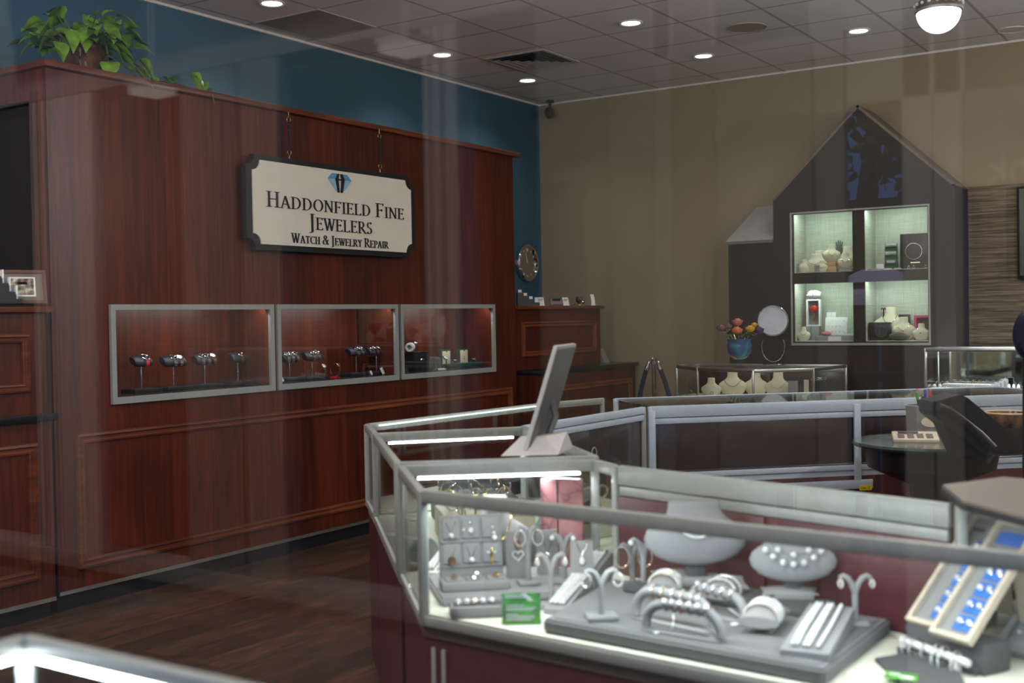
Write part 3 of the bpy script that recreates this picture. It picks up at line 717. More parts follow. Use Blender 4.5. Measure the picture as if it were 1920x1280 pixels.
MB().lathe([(0, 0), (.03, 0), (.03, .012), (.018, .024), (0, .024)], 18).build('base', 'chrome', t)
MB().ball((.028, -.015, .035), .022, 10).build('ball', 'gold', t); MB().tube([(-.085, 0, .008), (-.06, 0, .02), (-.03, 0, .03)], [.008, .012, .010]).build('tail', 'chrome', t)
p = atx(1111, 571, xh)
m = MB(); pts = [(0, .04*(i/8)**2-.02, .012+.10*i/8) for i in range(9)]
m.loft([[(-.018, a-.002, b_), (.018, a-.002, b_), (.018, a+.002, b_), (-.018, a+.002, b_)] for _, a, b_ in pts], True, False); m.b2((-.02, -.03, 0), (.02, .02, .013))
solo('card_holder', m, 'tag', 'curved pale plastic card holder at the end of the far hutch', 'card holder', (p[0], p[1], ZH), (0, 0, .9))
# pale wedge card on the far black top
p = (-5.62, 10.14)
m = MB().prism([(0, 0), (.07, 0), (0, .14)], -.05, .05, T=rx(PI/2)); solo('wedge_card', m, 'grey_fab', 'grey wedge card holder leaning by the far hutch on black stone top', 'card holder', (p[0], p[1], 1.0865), .0)

# wall clock on the blue wall beyond the partition
y_, z_ = 10.085, 2.108
t = thing('wall_clock', 'round chrome wall clock with black dial on the blue wall', 'clock', (XL+.004, y_, z_), (0, PI/2, 0))
MB().lathe([(.0, 0), (.185, 0), (.19, .01), (.19, .035), (.178, .045), (.168, .04), (.165, .02)], 48).build('bezel', 'chrome', t)
MB().lathe([(0, .014), (.167, .014), (.167, .019), (0, .019)], 40).build('dial', 'watch_black', t)
for i in range(12):
    a = 2*PI*i/12; l_ = .02 if i else .03
    MB().box((-.135*math.cos(a), -.135*math.sin(a), .021), (l_, .008 if i else .026, .003), R=Euler((0, 0, a)).to_matrix()).build('hour_mark', 'tag', t)
MB().box((-.05, -.018, .0235), (.12, .007, .002), R=Euler((0, 0, .33)).to_matrix()).build('minute_hand', 'tag', t)
MB().box((-.035, -.012, .0225), (.075, .009, .002), R=Euler((0, 0, .32)).to_matrix()).build('hour_hand', 'tag', t)
MB().lathe([(0, 0), (.006, 0), (.006, .026), (0, .026)], 10).build('pin', 'chrome', t)
MB().lathe([(0, .0), (.03, 0), (.03, .03), (0, .03)], 12, T=tr(0, -.215, 0)).build('side_knob', 'chrome', t)

# ------------------------------------------------------------------ pothos on the ledge
ZL = 2.969
p = atx(158, 127, -5.74)
t = thing('potted_pothos', 'trailing green pothos in a glazed brown pot on the wooden ledge', 'potted plant', (p[0], p[1], ZL))
MB().lathe([(0, 0), (.085, 0), (.10, .015), (.12, .09), (.128, .14), (.135, .15), (.135, .175), (.118, .175), (.115, .14), (0, .135)], 32).build('pot', 'pot', t)
MB().lathe([(0, .15), (.116, .15), (.116, .158), (0, .162)], 20).build('soil', 'soil', t)
def leaf_pts(L):
    out = []
    for v, w, h in ((0, .06, 0), (.12, .34, .05), (.3, .42, .08), (.55, .34, .06), (.8, .16, .0), (1, .01, -.10)):
        out.append((v*L, w*L, h*L))
    return out
def add_leaf(m, base, d, L, roll=0.0, droop=.5):
    d = Vector(d).normalized(); up = Vector((0, 0, 1)); side = d.cross(up)
    if side.length < .1: side = Vector((1, 0, 0))
    side.normalize(); nn = side.cross(d); q = Matrix.Rotation(roll, 3, d); side = q @ side; nn = q @ nn
    rows = []
    for v, w, h in leaf_pts(L):
        cpos = Vector(base)+d*v+nn*h+Vector((0, 0, -droop*L*(v/L)**2*.5))
        rows.append([tuple(cpos-side*w+nn*w*.18), tuple(cpos-side*w*.5+nn*w*.02), tuple(cpos-nn*.01*L), tuple(cpos+side*w*.5+nn*w*.02), tuple(cpos+side*w+nn*w*.18)])
    m.loft(rows, False, True, False)
fol, stm = MB(), MB()
rng = random.Random(11)
for i in range(74):
    a = rng.uniform(0, 2*PI); el = rng.uniform(.15, 1.35); ln = rng.uniform(.10, .25)
    d = Vector((math.cos(a)*math.cos(el), math.sin(a)*math.cos(el), math.sin(el)))
    b0 = Vector((d.x*.08, d.y*.08, .15)); tip = b0+d*ln
    stm.tube([b0, b0+d*ln*.5+Vector((0, 0, .02)), tip], .0032, 5)
    add_leaf(fol, tip, Vector((d.x+rng.uniform(-.6, .6), d.y+rng.uniform(-.6, .6), rng.uniform(-.7, .4))), rng.uniform(.085, .14), rng.uniform(-.6, .6))
# hanging spill over the front of the ledge, towards the far end
def P3(px, py, x=-5.62): return Vector(atx(px, py, x))-Vector((p[0], p[1], ZL))
vine = [Vector((.05, .08, .15)), P3(205, 105), P3(235, 125, -5.60), P3(262, 148, -5.58), P3(300, 152, -5.6), P3(335, 158, -5.58), P3(372, 170, -5.52), P3(395, 178, -5.46), P3(402, 195, -5.45)]
stm.tube(vine, .0045, 6)
for px, py, L_, dr in ((212, 95, .12, 1), (196, 88, .11, 1), (205, 122, .12, 1), (222, 112, .13, 1), (232, 122, .14, 1), (245, 70, .11, 1), (228, 150, .14, 1), (255, 128, .14, 1), (268, 140, .15, 1), (262, 118, .12, 1), (240, 135, .14, 1), (278, 150, .12, 1),
                       (305, 150, .075, 1), (318, 152, .07, 1), (360, 142, .09, 1), (366, 150, .08, 1), (380, 160, .085, 1), (392, 172, .06, 1), (398, 184, .075, 1), (412, 196, .07, 1), (386, 190, .065, 1), (110, 85, .10, 1), (95, 98, .10, 1), (130, 60, .11, 1)):
    q_ = P3(px, py-6, -5.56 if px > 280 else -5.60); add_leaf(fol, q_, (rng.uniform(.1, .6), rng.uniform(-.5, .7), rng.uniform(-.9, -.1)), L_*1.12, rng.uniform(-.5, .5))
for m_ in (fol, stm):
    for v in m_.bm.verts:
        X_, Z_ = v.co.x+p[0], v.co.z+ZL
        if X_ < PX+.052 and Z_ < ZL+.006:
            if X_ > PX+.01: v.co.x = PX+.053-p[0]
            else: v.co.z = .006
fo = fol.build('foliage', 'leaf', t); so = stm.build('vine', 'stem', t)
# ================================================================== SHOWCASES
def inset(poly, d):
    n = len(poly); out = []
    for i in range(n):
        p0, p1, p2 = Vector(poly[i-1][:2]), Vector(poly[i][:2]), Vector(poly[(i+1) % n][:2])
        e0, e1 = (p1-p0).normalized(), (p2-p1).normalized()
        n0, n1 = Vector((-e0.y, e0.x)), Vector((-e1.y, e1.x))   # inward for CCW
        b = n0+n1; k = d/max(.25, 1+n0.dot(n1)); out.append((p1.x+b.x*k, p1.y+b.y*k))
    return out
def edge_box(m, a, b, z0, z1, w, trim0=0.0, trim1=0.0, off=0.0, bev=.003):
    a, b = Vector(a[:2]), Vector(b[:2]); e = (b-a).normalized(); nn = Vector((-e.y, e.x))
    a2, b2_ = a+e*trim0+nn*off, b-e*trim1+nn*off; c = (a2+b2_)/2
    m.box((c.x, c.y, (z0+z1)/2), ((b2_-a2).length, w, z1-z0), bev, Matrix.Rotation(math.atan2(e.y, e.x), 3, 'Z')); return m
ZT, ZD = 1.10, .775
def showcase(name, label, poly, sides, zt=ZT, zd=ZD, base='maroon', frame='alu_grey', led=(), rail=.042, led_w=10, group=None, deckmat='deck', back_rail=None, doorm='plum', ndoor=None, efr={}, ldrop={}, ledw=.010, pulls=True, ltrim=.06, ltilt=.55, edgem=None, topm='top_glass', lit=(.88, .95, 1), post=.024, top_open=(), ledm='led'):
    t = thing(name, label, 'showcase', (0, 0, 0), 0, group)
    n = len(poly)
    MB().prism(inset(poly, .012), .10, zd-.062).build('cabinet_body', base, t)
    MB().prism(inset(poly, .05), 0, .099).build('toe_kick', 'kick', t)
    MB().prism(inset(poly, .010), zd-.060, zd-.031).build('deck_edge', edgem or frame, t)
    MB().prism(inset(poly, .014), zd-.030, zd).build('deck', deckmat, t)
    MB().prism(inset(poly, .012), zt-.006, zt).build('top_glass', topm, t)
    for i in range(n):
        a, b = poly[i], poly[(i+1) % n]; s = sides[i]; L_ = math.dist(a, b)
        if i in led:
            A, B = Vector((*a[:2], 0)), Vector((*b[:2], 0)); e = (B-A).normalized(); nn = Vector((-e.y, e.x, 0))
            dr_ = ldrop.get(i, 0); edge_box(MB(), a, b, zt-.0075-ledw*.85-dr_, zt-.0075-dr_, ledw, ltrim, ltrim, .032 if not dr_ else .018, .003).build('led_strip', ledm, t)
            c_ = (A+B)/2+nn*(.034 if not dr_ else .022)
            area('case_lamp', (c_.x, c_.y, zt-.020-dr_), (ltilt if not dr_ else .25, 0, math.atan2(e.y, e.x)), L_-2*ltrim, .010, led_w*L_, lit, t)
        if s == '-': continue
        rh = (back_rail or {}).get(i, rail)
        tp = edge_box(MB(), a, b, zt-rh, zt+.002, .022, .011, .011, .011); tp.build('top_rail', efr.get(i, frame), t)
        edge_box(MB(), a, b, zd-.03, zd-.004, .012, .012, .012, .006, .002).build('bottom_rail', frame, t)
        if s == 'g': edge_box(MB(), a, b, zd-.003, zt-rh+.004, .006, .014, .014, .010, 0).build('glass_panel', 'glass', t)
        if s == 'm': edge_box(MB(), a, b, zd+.001, zt-rh, .008, .014, .014, .010, 0).build('mirror_panel', 'mirror', t)
        if s == 'd':
            k = ndoor or max(1, round(L_/.62))
            edge_box(MB(), a, b, zt-rh-.032, zt-rh-.004, .016, .015, .015, .012).build('door_track', efr.get(i, frame), t)
            for j in range(k):
                d = edge_box(MB(), a, b, zd+.006, zt-rh-.034, .007, .016+(L_-.03)*j/k-(.01 if j else 0), .016+(L_-.03)*(k-1-j)/k, .013+.010*(j % 2), .001).build('sliding_door', doorm, t)
                A, B = Vector((*a[:2], 0)), Vector((*b[:2], 0)); e = (B-A).normalized(); nn = Vector((-e.y, e.x, 0))
                c_ = A+e*((L_-.03)*((j+.86) if j % 2 == 0 else (j+.14))/k)+nn*(.009+.010*(j % 2))+Vector((0, 0, (zt+zd)/2-.01))
                if pulls: MB().ring((c_.x, c_.y, c_.z), .022, .003, (nn.x, nn.y, 0), 20, 6).build('finger_pull', frame, d)
    for i in range(n):
        if sides[i] == '-' and sides[i-1] == '-': continue
        q = inset(poly, post/2)[i]; ang = 0
        a, b, c_ = Vector(poly[i-1][:2]), Vector(poly[i][:2]), Vector(poly[(i+1) % n][:2]); e = ((b-a).normalized()+(c_-b).normalized())
        MB().box((q[0], q[1], (zd-.03+zt)/2), (post, post, zt-zd+.03), .004, Matrix.Rotation(math.atan2(e.y, e.x), 3, 'Z')).build('post', frame, t)
    return t

P2_, P1_, P4_, P0_ = (-1.885, 2.40), (-2.262, 2.782), (-1.655, 3.09), (-1.70, 3.16)
PA = [P2_, (.32, 2.215), (.32, 3.02), (-.60, 3.02), (-.62, 2.805), P4_, (-1.78, 3.18), P1_]
showcase('showcase', 'brightly lit glass jewellery showcase in front with grey busts and bracelets', PA, ['g', '-', 'm', 'g', 'd', 'm', 'g', 'g'], led=(0, 6), led_w=4.4, ldrop={6: .026}, frame='alu_grey', rail=.032, back_rail={4: .055}, edgem='brown_lt', doorm='maroon', pulls=False, group='ring of glass showcases')
B1, B2, B3, B4 = (-2.316, 2.836), (-1.822, 3.262), (-2.585, 4.02), (-3.003, 3.54)
showcase('showcase', 'angled glass showcase behind the bright one, carrying the grey tilted screen', [B1, B2, B3, B4], ['g', 'g', 'o', 'g'], led=(2,), led_w=4.0, ldrop={2: .028}, rail=.034, group='ring of glass showcases')
Cc = [(-3.012, 3.552), (-2.60, 4.035), (-2.585, 5.11), (-3.095, 5.60), (-3.225, 5.15), (-3.302, 3.84)]
showcase('showcase', 'long glass showcase with lit strip running beside the panelled wood wall', Cc, ['-', 'd', '-', 'g', 'g', 'g'], led=(4,), led_w=.9, ledw=.005, ledm='led_g', rail=.032, efr={1: 'alu_daylit'}, group='ring of glass showcases', frame='alu_grey')
dd = Vector((.716, .698)).normalized()
D0 = Vector((-2.575, 5.12)); D1 = D0+dd*2.3; nb = Vector((-dd.y, dd.x))*.64
Dp = [tuple(D0), tuple(D1), tuple(D1+nb), tuple(D0+nb)]
dsc = showcase('showcase', 'dark-doored showcase row at the back of the ring with yellow label', Dp, ['d', 'g', 'g', '-'], frame='alu_daylit', back_rail={0: .055, 2: .012}, group='ring of glass showcases', deckmat='plum', ndoor=2, pulls=False, topm='window_glass')
# lower pale rail with the yellow label and a centre stile on the row's inner face
m = edge_box(MB(), Dp[0], Dp[1], .650, .695, .014, .02, 1.12, -.006); m.build('lower_rail', 'alu_daylit', dsc)
for u in (.012, 1.10, 2.2):
    q = D0+dd*u-Vector((-dd.y, dd.x))*.004; MB().box((q.x, q.y, .87), (.035, .016, .42), .003, Matrix.Rotation(math.atan2(dd.y, dd.x), 3, 'Z')).build('stile', 'alu_daylit', dsc)
q = D0+dd*1.135-Vector((-dd.y, dd.x))*.018
yl = MB().box((q.x, q.y, .655), (.068, .002, .025), 0, Matrix.Rotation(math.atan2(dd.y, dd.x), 3, 'Z')).build('label_tag', 'label_yellow', dsc); yl['label'] = 'small yellow number label'
# label writing: Case 20
SEG = {'C': [[(1, 1), (0, 1), (0, 0), (1, 0)]], 'a': [[(0, .6), (.8, .6), (.8, 0), (0, 0), (0, .3), (.8, .3)]], 's': [[(.8, .6), (0, .6), (0, .3), (.8, .3), (.8, 0), (0, 0)]], 'e': [[(0, .3), (.8, .3), (.8, .6), (0, .6), (0, 0), (.8, 0)]],
       '2': [[(0, 1), (.8, 1), (.8, .5), (0, .5), (0, 0), (.8, 0)]], '0': [[(0, 0), (0, 1), (.8, 1), (.8, 0), (0, 0)]], ' ': []}
wm = MB(); x0 = -.026
for ch in 'Case 20':
    for st in SEG[ch]:
        for a, b in zip(st, st[1:]):
            A, B = Vector((x0+a[0]*.0055, 0, -.005+a[1]*.010)), Vector((x0+b[0]*.0055, 0, -.005+b[1]*.010)); c_ = (A+B)/2; d_ = B-A
            wm.box(c_, (abs(d_.x)+.0012, .0004, abs(d_.z)+.0012), 0)
    x0 += .0075
q2 = q-Vector((-dd.y, dd.x))*.0014
wo = wm.build('label_lettering', 'ink', yl); wo.location = (q2.x, q2.y, .655); wo.rotation_euler = (0, 0, math.atan2(dd.y, dd.x))

# near corner of the window showcase, out of focus
PE = [(-1.53, .56), (.9, .56), (.9, 1.02), (-1.53, 1.02)]
showcase('showcase', 'blurred glass showcase close to the shop window with a bright light strip', PE, ['g', '-', 'g', 'g'], led=(2, 3), led_w=3.0, ldrop={2: .014, 3: .014}, ltrim=.02, lit=(.72, .82, 1), group='ring of glass showcases', deckmat='plum', base='navy', rail=.020)

# octagonal case at the back with linen busts, and the ring case at the right
PF = [(-4.50, 9.49), (-4.10, 9.05), (-3.495, 8.79), (-3.115, 9.15), (-3.05, 9.80), (-4.42, 9.80)]
showcase('showcase', 'small glass showcase of linen busts under the flower vase at the back', PF, ['g', 'g', 'g', 'g', 'd', 'g'], zd=.83, frame='alu', led=(), rail=.026, post=.018, base='brown', group='glass showcases along the back wall')
area('case_lamp', (-3.75, 9.35, ZT-.012), (0, 0, 0), .7, .3, .32, (1, .93, .8), bpy.data.objects['showcase.005'])
PG = [(-2.335, 9.45), (-.6, 9.45), (-.6, 9.885), (-2.335, 9.885)]
showcase('showcase', 'brightly lit glass showcase of grey ring trays by the grasscloth wall', PG, ['g', 'g', 'm', 'm'], zt=1.25, zd=.88, frame='alu', led=(0,), rail=.026, post=.02, base="brown", led_w=5, group='glass showcases along the back wall', deckmat='grey_lt')

# ================================================================== HOUSE-SHAPED WALL CABINET
YH = 9.9
t = thing('house_cabinet', 'dark brown house-shaped wall cabinet with four lit display niches', 'cabinet', (0, 0, 0))
HO = [(-4.155, .0), (-2.187, .0), (-2.187, 2.571), (-2.968, 3.30), (-3.727, 2.55), (-3.727, 2.205), (-4.155, 2.205)]
NX = [(-3.545, -3.025), (-2.925, -2.405)]; NZ = [(1.295, 1.80), (1.895, 2.405)]
niches = [(x0, x1, z0, z1) for z0, z1 in NZ[::-1] for x0, x1 in NX]
hs = [[(x0, z0), (x1, z0), (x1, z1), (x0, z1)] for x0, x1, z0, z1 in niches]
MB().plate(HO, hs, lambda u, v: (u, YH, v), lambda u, v: (u, YH+.02, v)).build('front_panel', 'brown', t)
def roofside(name, a, b, m_, y0=YH-.002, y1=YB-.021, th=.02):
    MB().quad((a[0], y0, a[1]), (b[0], y0, b[1]), (b[0], y1, b[1]), (a[0], y1, a[1]), th).build(name, m_, t)
roofside('roof_slope', (-2.968, 3.302), (-2.18, 2.566), 'brown_lt'); roofside('roof_slope', (-3.735, 2.55), (-2.968, 3.302), 'brown_lt')
roofside('side_panel', (-2.186, 2.57), (-2.186, 0), 'brown'); roofside('side_panel', (-3.727, 2.2), (-3.727, 2.55), 'brown'); roofside('side_panel', (-4.155, 0), (-4.155, 2.2), 'brown')
MB().quad((-4.175, YH-.02, 2.200), (-3.732, YH-.02, 2.200), (-3.732, YB-.03, 2.56), (-4.06, YB-.03, 2.54), .03).build('lean_to_roof', 'grey_roof', t)
fx0, fx1, fz0, fz1 = -3.570, -2.385, 1.262, 2.425
MB().plate([(fx0, fz0), (fx1, fz0), (fx1, fz1), (fx0, fz1)], [[(fx0+.012, fz0+.02), (fx1-.012, fz0+.02), (fx1-.012, fz1-.014), (fx0+.012, fz1-.014)]], lambda u, v: (u, YH-.016, v), lambda u, v: (u, YH-.001, v)).build('front_frame', 'alu_grey', t)
DN = .33
for i, (x0, x1, z0, z1) in enumerate(niches):
    z1l = z1+.03
    m = MB(); A = [(x0, YH+.021, z0), (x1, YH+.021, z0), (x1, YH+.021, z1l), (x0, YH+.021, z1l)]; B = [(p[0], YH+DN, p[2]) for p in A]
    m._new(A+B, [(0, 1, 5, 4), (1, 2, 6, 5), (2, 3, 7, 6), (3, 0, 4, 7), (4, 5, 6, 7)]); nl = m.build('niche_lining', 'woven', t)
    MB().b2((x0+.004, YH+.004, z0-.006), (x1-.004, YH+DN-.004, z0+.004)).build('glass_shelf', 'deck', nl)
    MB().b2((x0+.03, YH+.024, z1+.014), (x1-.03, YH+.044, z1+.026)).build('led_strip', 'led_g', nl)
    area('niche_lamp', ((x0+x1)/2, YH+.036, z1+.012), (.5, 0, 0), x1-x0-.06, .018, 2.9, (.80, 1.0, .88), t)
MB().b2((fx0+.01, YH-.012, fz0+.021), (fx1-.01, YH-.008, fz1-.015)).build('glass_panel', 'clear', t)
# wall television at the right edge
m = thing('wall_television', 'black wall television on the grasscloth panel, cut by the right edge', 'television', (-1.255, YB-.06, 2.175))
MB().b2((-.535, -.03, -.38), (.535, .035, .38), .008).build('casing', 'black', m)
MB().b2((-.515, -.034, -.355), (.515, -.0305, .36)).build('screen_glass', 'screen', m)
# ================================================================== ROPE STANCHION
p = on(1226, 700, 1, 9.55); sx = float(p[0])
t = thing('stanchion', 'chrome rope stanchion by the beige wall holding two navy ropes', 'stanchion', (sx, 9.55, 0))
zt_ = float(on(1226, 676, 1, 9.55)[2])
MB().lathe([(0, 0), (.15, 0), (.15, .012), (.05, .03), (.02, .05), (0, .05)], 28).build('base', 'chrome', t)
MB().lathe([(.019, .04), (.019, zt_-.03), (.03, zt_-.03), (.03, zt_-.01), (.02, zt_), (.024, zt_+.02), (0, zt_+.045)], 20).build('post', 'chrome', t)
for s, xe, lb in ((-1, 1206, 'navy velvet rope sagging from the stanchion toward the wood desk'), (1, 1252, 'navy velvet rope sagging from the stanchion toward the octagonal showcase')):
    e = on(xe, 740, 1, 9.55); dx_ = float(e[0])-sx; dz_ = float(e[2])-zt_
    pts = []
    for i in range(15):
        u = i/14; pts.append((s*.03+dx_*(.18+1.15*math.sin(u*PI/2)*.9) if i > 3 else s*.03+dx_*.28*u*3.5*.9, 0, -.03+dz_*(u*2.3)))
    pts = [(s*.056+dx_*1.15*math.sin(PI/2*min(1, u*1.0)), -.012, -.05+dz_*2.2*u**1.15) for u in [i/14 for i in range(15)]]
    r = thing('barrier_rope', lb, 'rope', (sx, 9.55, zt_)); 
    MB().tube(pts, .021, 10).build('rope', 'rope', r)
    MB().tube([(s*.046, -.0, -.005), pts[0], pts[1]], [.012, .022, .025], 12).build('end_hook', 'chrome', r)
# ================================================================== WATCHES ON PILLOWS
def watch_parts(parent, R=.023, dial='watch_black', case='silver', strap='silver', lr=(.027, .046), w=.0115):
    """wrist watch strapped round a pillow whose length runs along local y; strap loop in the x-z plane"""
    a, b = lr
    rings = []
    for i in range(26):
        t_ = 2*PI*i/26; x, z = b*math.cos(t_), a*math.sin(t_)
        if z > a*.86: continue
        rings.append((t_, x, z))
    rings.sort(key=lambda q: (q[0]-PI/2) % (2*PI))
    m = MB(); secs = []
    for t_, x, z in rings:
        n = Vector((x/b/b, 0, z/a/a)).normalized(); ww = w*(1-.18*math.cos((t_-PI/2)/2)**2) if False else w
        p0 = Vector((x, 0, z)); secs.append([tuple(p0+Vector((0, -ww, 0))), tuple(p0+Vector((0, ww, 0))), tuple(p0+n*.003+Vector((0, ww, 0))), tuple(p0+n*.003+Vector((0, -ww, 0)))])
    m.loft(secs, True, True); m.build('strap', strap, parent, sharp=50)
    MB().lathe([(0, a*.86), (R*.92, a*.86), (R, a*.86+.003), (R, a*.86+.007), (R*.88, a*.86+.0095), (R*.8, a*.86+.008), (0, a*.86+.008)], 22).build('case', case, parent)
    d = MB().lathe([(0, a*.86+.0083), (R*.8, a*.86+.0083), (R*.8, a*.86+.0088), (0, a*.86+.0088)], 20).build('dial', dial, parent)
    MB().box((R*.25, 0, a*.86+.0094), (R*.6, .0014, .0006)).build('hand', 'tag', d); MB().box((0, R*.2, a*.86+.0094), (.0014, R*.5, .0006)).build('hand', 'tag', d)
    MB().lathe([(0, 0), (.003, 0), (.003, .005), (0, .005)], 8, T=tr(0, R, a*.86+.005) @ rx(-PI/2)).build('crown', case, parent)
def pillow_stand(loc, rot, L, post, lab, group, bw=.12, mat_='leather_navy', tilt=.6):
    t = thing('watch_stand', lab, 'watch stand', loc, rot, group)
    MB().box((0, 0, .012), (.13, bw, .024), .003).build('base', 'black_matte', t)
    MB().lathe([(.0045, .024), (.0045, post-.01), (0, post-.01)], 10).build('post', 'chrome', t)
    m = MB(); m.loft([[(.0455*s*math.cos(2*PI*i/18), y, .0265*s*math.sin(2*PI*i/18)) for i in range(18)] for y, s in ((-L/2, .72), (-L/2+.008, .94), (-L/2+.02, 1), (L/2-.02, 1), (L/2-.008, .94), (L/2, .72))], True, True)
    pl = m.build('pillow', mat_, t); pl.location = (0, 0, post+.012); pl.rotation_euler = (0, tilt, 0)
    return t
WG = 'watches in the middle wall case'
def put_watch(loc, rot, off, post, lab, tilt=.6, group=None, **k):
    q = Vector(loc)+Matrix.Rotation(rot, 3, 'Z') @ Vector((0, off, post+.012))
    t = thing('wrist_watch', lab, 'watch', q, (0, tilt, rot), group)
    watch_parts(t, **k); return t
XW = -5.66
def wpos(px, x=XW): return atx(px, 700, x)[1]
def stand_set(px, L, post, lab, watches, group, x=XW, bw=.12, rot=.0, tilt=.6):
    y = wpos(px, x); loc = (x, y, ZC+.0005)
    pillow_stand(loc, rot, L, post, lab, group, bw, tilt=tilt)
    for off, wl, kw in watches: put_watch(loc, rot, off, post, wl, tilt, **kw)
G1 = 'watch pillows in the nearest wall case'
S = dict
stand_set(265, .125, .175, 'navy watch pillow on a slim post carrying only the red-strapped watch', [(.018, 'black-dialled watch with bright red strap, on the first pillow', S(strap='red_strap', R=.028))], G1, bw=.20)
stand_set(325, .165, .165, 'navy watch pillow with two steel watches, second from the shop front', [(-.012, 'steel bracelet watch, nearer of the two on the second pillow', S(dial='watch_black')), (.034, 'steel watch with pale dial, farther of the two on second pillow', S(dial='tag'))], G1, bw=.20)
stand_set(384, .16, .165, 'dark watch pillow with three watches, third from the shop front', [(-.042, 'steel watch with dark dial, nearest on the three-watch pillow', S()), (.005, 'steel watch, middle one on the three-watch pillow', S(dial='silver')), (.052, 'gold watch on the far end of the three-watch pillow', S(case='gold', strap='gold', dial='tag'))], G1, bw=.20)
stand_set(446, .125, .165, 'dark watch pillow with one leather watch, last in nearest wall case', [(.012, 'dark leather-strapped watch alone on the fourth pillow of the nearest wall case', S(strap='brown_strap', dial='silver'))], G1, bw=.20)
G2 = 'watch pillows in the middle wall case'
ys2 = CASES[1]
stand_set(543, .15, .15, 'dark watch pillow with three watches at the near end of the middle wall case', [(-.045, 'steel watch with dark dial at the near end of the middle wall case', S()), (.0, 'steel watch with navy dial, second in the middle wall case', S(dial='navy')), (.045, 'steel watch with silver dial, third in the middle wall case', S(dial='silver'))], G2, bw=.19)
stand_set(585, .155, .15, 'navy watch pillow with two brown-dialled watches in the middle wall case', [(-.01, 'steel watch with brown dial, nearer on the two-watch pillow of middle case', S(dial='brown_strap')), (.04, 'steel watch with brown dial, farther on the two-watch pillow of middle case', S(dial='brown_strap'))], G2, bw=.19)
stand_set(668, .17, .165, 'navy watch pillow with two steel watches right of the gold watch', [(-.012, 'steel watch nearer on the pillow right of the standing gold watch', S()), (.036, 'steel watch farther on the pillow right of the standing gold watch', S(dial='navy'))], G2, bw=.22)
stand_set(706, .20, .165, 'dark watch pillow with four watches at the far end of middle wall case', [(-.066, 'pale-dialled steel watch, first of four at the far end of middle case', S(dial='silver')), (-.02, 'steel watch, second of four at the far end of middle case', S()), (.026, 'steel watch, third of four at the far end of middle case', S(dial='navy')), (.07, 'steel watch, last of four at the far end of middle case', S(dial='tag'))], G2, bw=.22)
def standing_watch(px, lab, strap, dial, x=-5.58, base='red_strap', pxm=.0, R=.020, name='wrist_watch'):
    y = wpos(px, x); t = thing(name, lab, 'watch', (x, y, ZC+.0005), .25)
    MB().box((0, 0, .006), (.05, .055, .012), .003).build('stand_base', base, t)
    MB().ring((0, 0, .062), .032, .0035, (0, 1, .12), 20, 6, 1.0).build('stand_ring', 'clear', t)
    w = thing('movement', None, None, (0, 0, .062)); w.parent = t
    m = MB(); rings = []
    for i in range(22):
        a = PI*.75-2*PI*(i+2.5)/26; c_, s_ = math.cos(a), math.sin(a)
        rings.append([(c_*(.037+d), y_, s_*(.044+d)) for d, y_ in ((0, -.009), (0, .009), (.004, .009), (.004, -.009))])
    m.loft(rings, True, True); m.build('bracelet', strap, w, sharp=50)
    q = ry(math.radians(45)) ; 
    MB().lathe([(0, .036), (R*.95, .036), (R, .041), (R, .046), (R*.85, .049), (0, .048)], 22, T=ry(.75)).build('case', strap, w)
    MB().lathe([(0, .0486), (R*.8, .0486), (R*.8, .0495), (0, .0495)], 20, T=ry(.75)).build('dial', dial, w)
    return t
standing_watch(600, 'two-tone bracelet watch standing up left of the gold watch, middle wall case', 'silver', 'pad_cream', base='black')
standing_watch(628, 'gold bracelet watch standing up on a red base in the middle wall case', 'gold', 'silver')
for px, py, lb, h in ((528, 706, 'white price tag leaning at the near end of the middle wall case', .05), (697, 697, 'small red and white price tag in the middle wall case', .032), (718, 692, 'tall white price tag at the far end of the middle wall case', .05)):
    y = wpos(px, -5.56); m = MB().box((0, 0, h/2), (.004, h*.7, h), .0008, Euler((.25, -.35, 0)).to_matrix())
    solo('price_tag', m, 'tag', lb, 'price tag', (-5.565, y, ZC+.004), .15)
# farthest case: black plinth with a watch roll, grey box, green boxes
y = wpos(780, -5.66)
t = thing('display_plinth', 'glossy black cube plinth with a crest in the far wall case', 'display stand', (-5.66, y, ZC+.0005))
MB().box((0, 0, .075), (.13, .185, .15), .003).build('body', 'black', t); MB().box((0, 0, .1525), (.134, .189, .004), .001).build('top_edge', 'silver', t)
MB().tube([(.0665, -.022+.044*i/10, .085+.014*math.sin(PI*i/10)) for i in range(11)], .002, 6).build('emblem', 'silver', t)
zt2 = ZC+.0005+.1545
t = thing('watch_roll', 'round white watch cushion roll on top of the black plinth', 'watch stand', (-5.655, wpos(770, -5.655), zt2), (0, 0, .5))
MB().lathe([(.018, -.03), (.034, -.03), (.036, -.026), (.036, .026), (.034, .03), (.018, .03), (.018, -.03)], 24, T=tr(0, 0, .036) @ rx(PI/2)).build('cushion', 'white', t)
w = thing('wrist_watch', 'steel watch with black strap round the white cushion roll', 'watch', (-5.652, wpos(776, -5.652), zt2+.036), (0, .55, .5)); watch_parts(w, strap='black', dial='tag', R=.021, lr=(.0375, .0375), w=.009)
y = wpos(812, -5.68)
solo('watch_box', MB().loft([[(sx_*.05*s, sy_*.04*s, z) for sx_, sy_ in ((-1, -1), (1, -1), (1, 1), (-1, 1))] for z, s in ((0, 1), (.085, .95), (.10, .82))], True, False), 'grey_plastic', 'small grey box between black plinth and green watch boxes', 'box', (-5.68, y, ZC+.0005))
yb0, yb1 = wpos(822, -5.66), wpos(912, -5.66); yc_ = (yb0+yb1)/2; wl = (yb1-yb0)
t = thing('watch_box', 'long green leather watch box with two raised cream-lined lids', 'watch box', (-5.66, yc_, ZC+.0005))
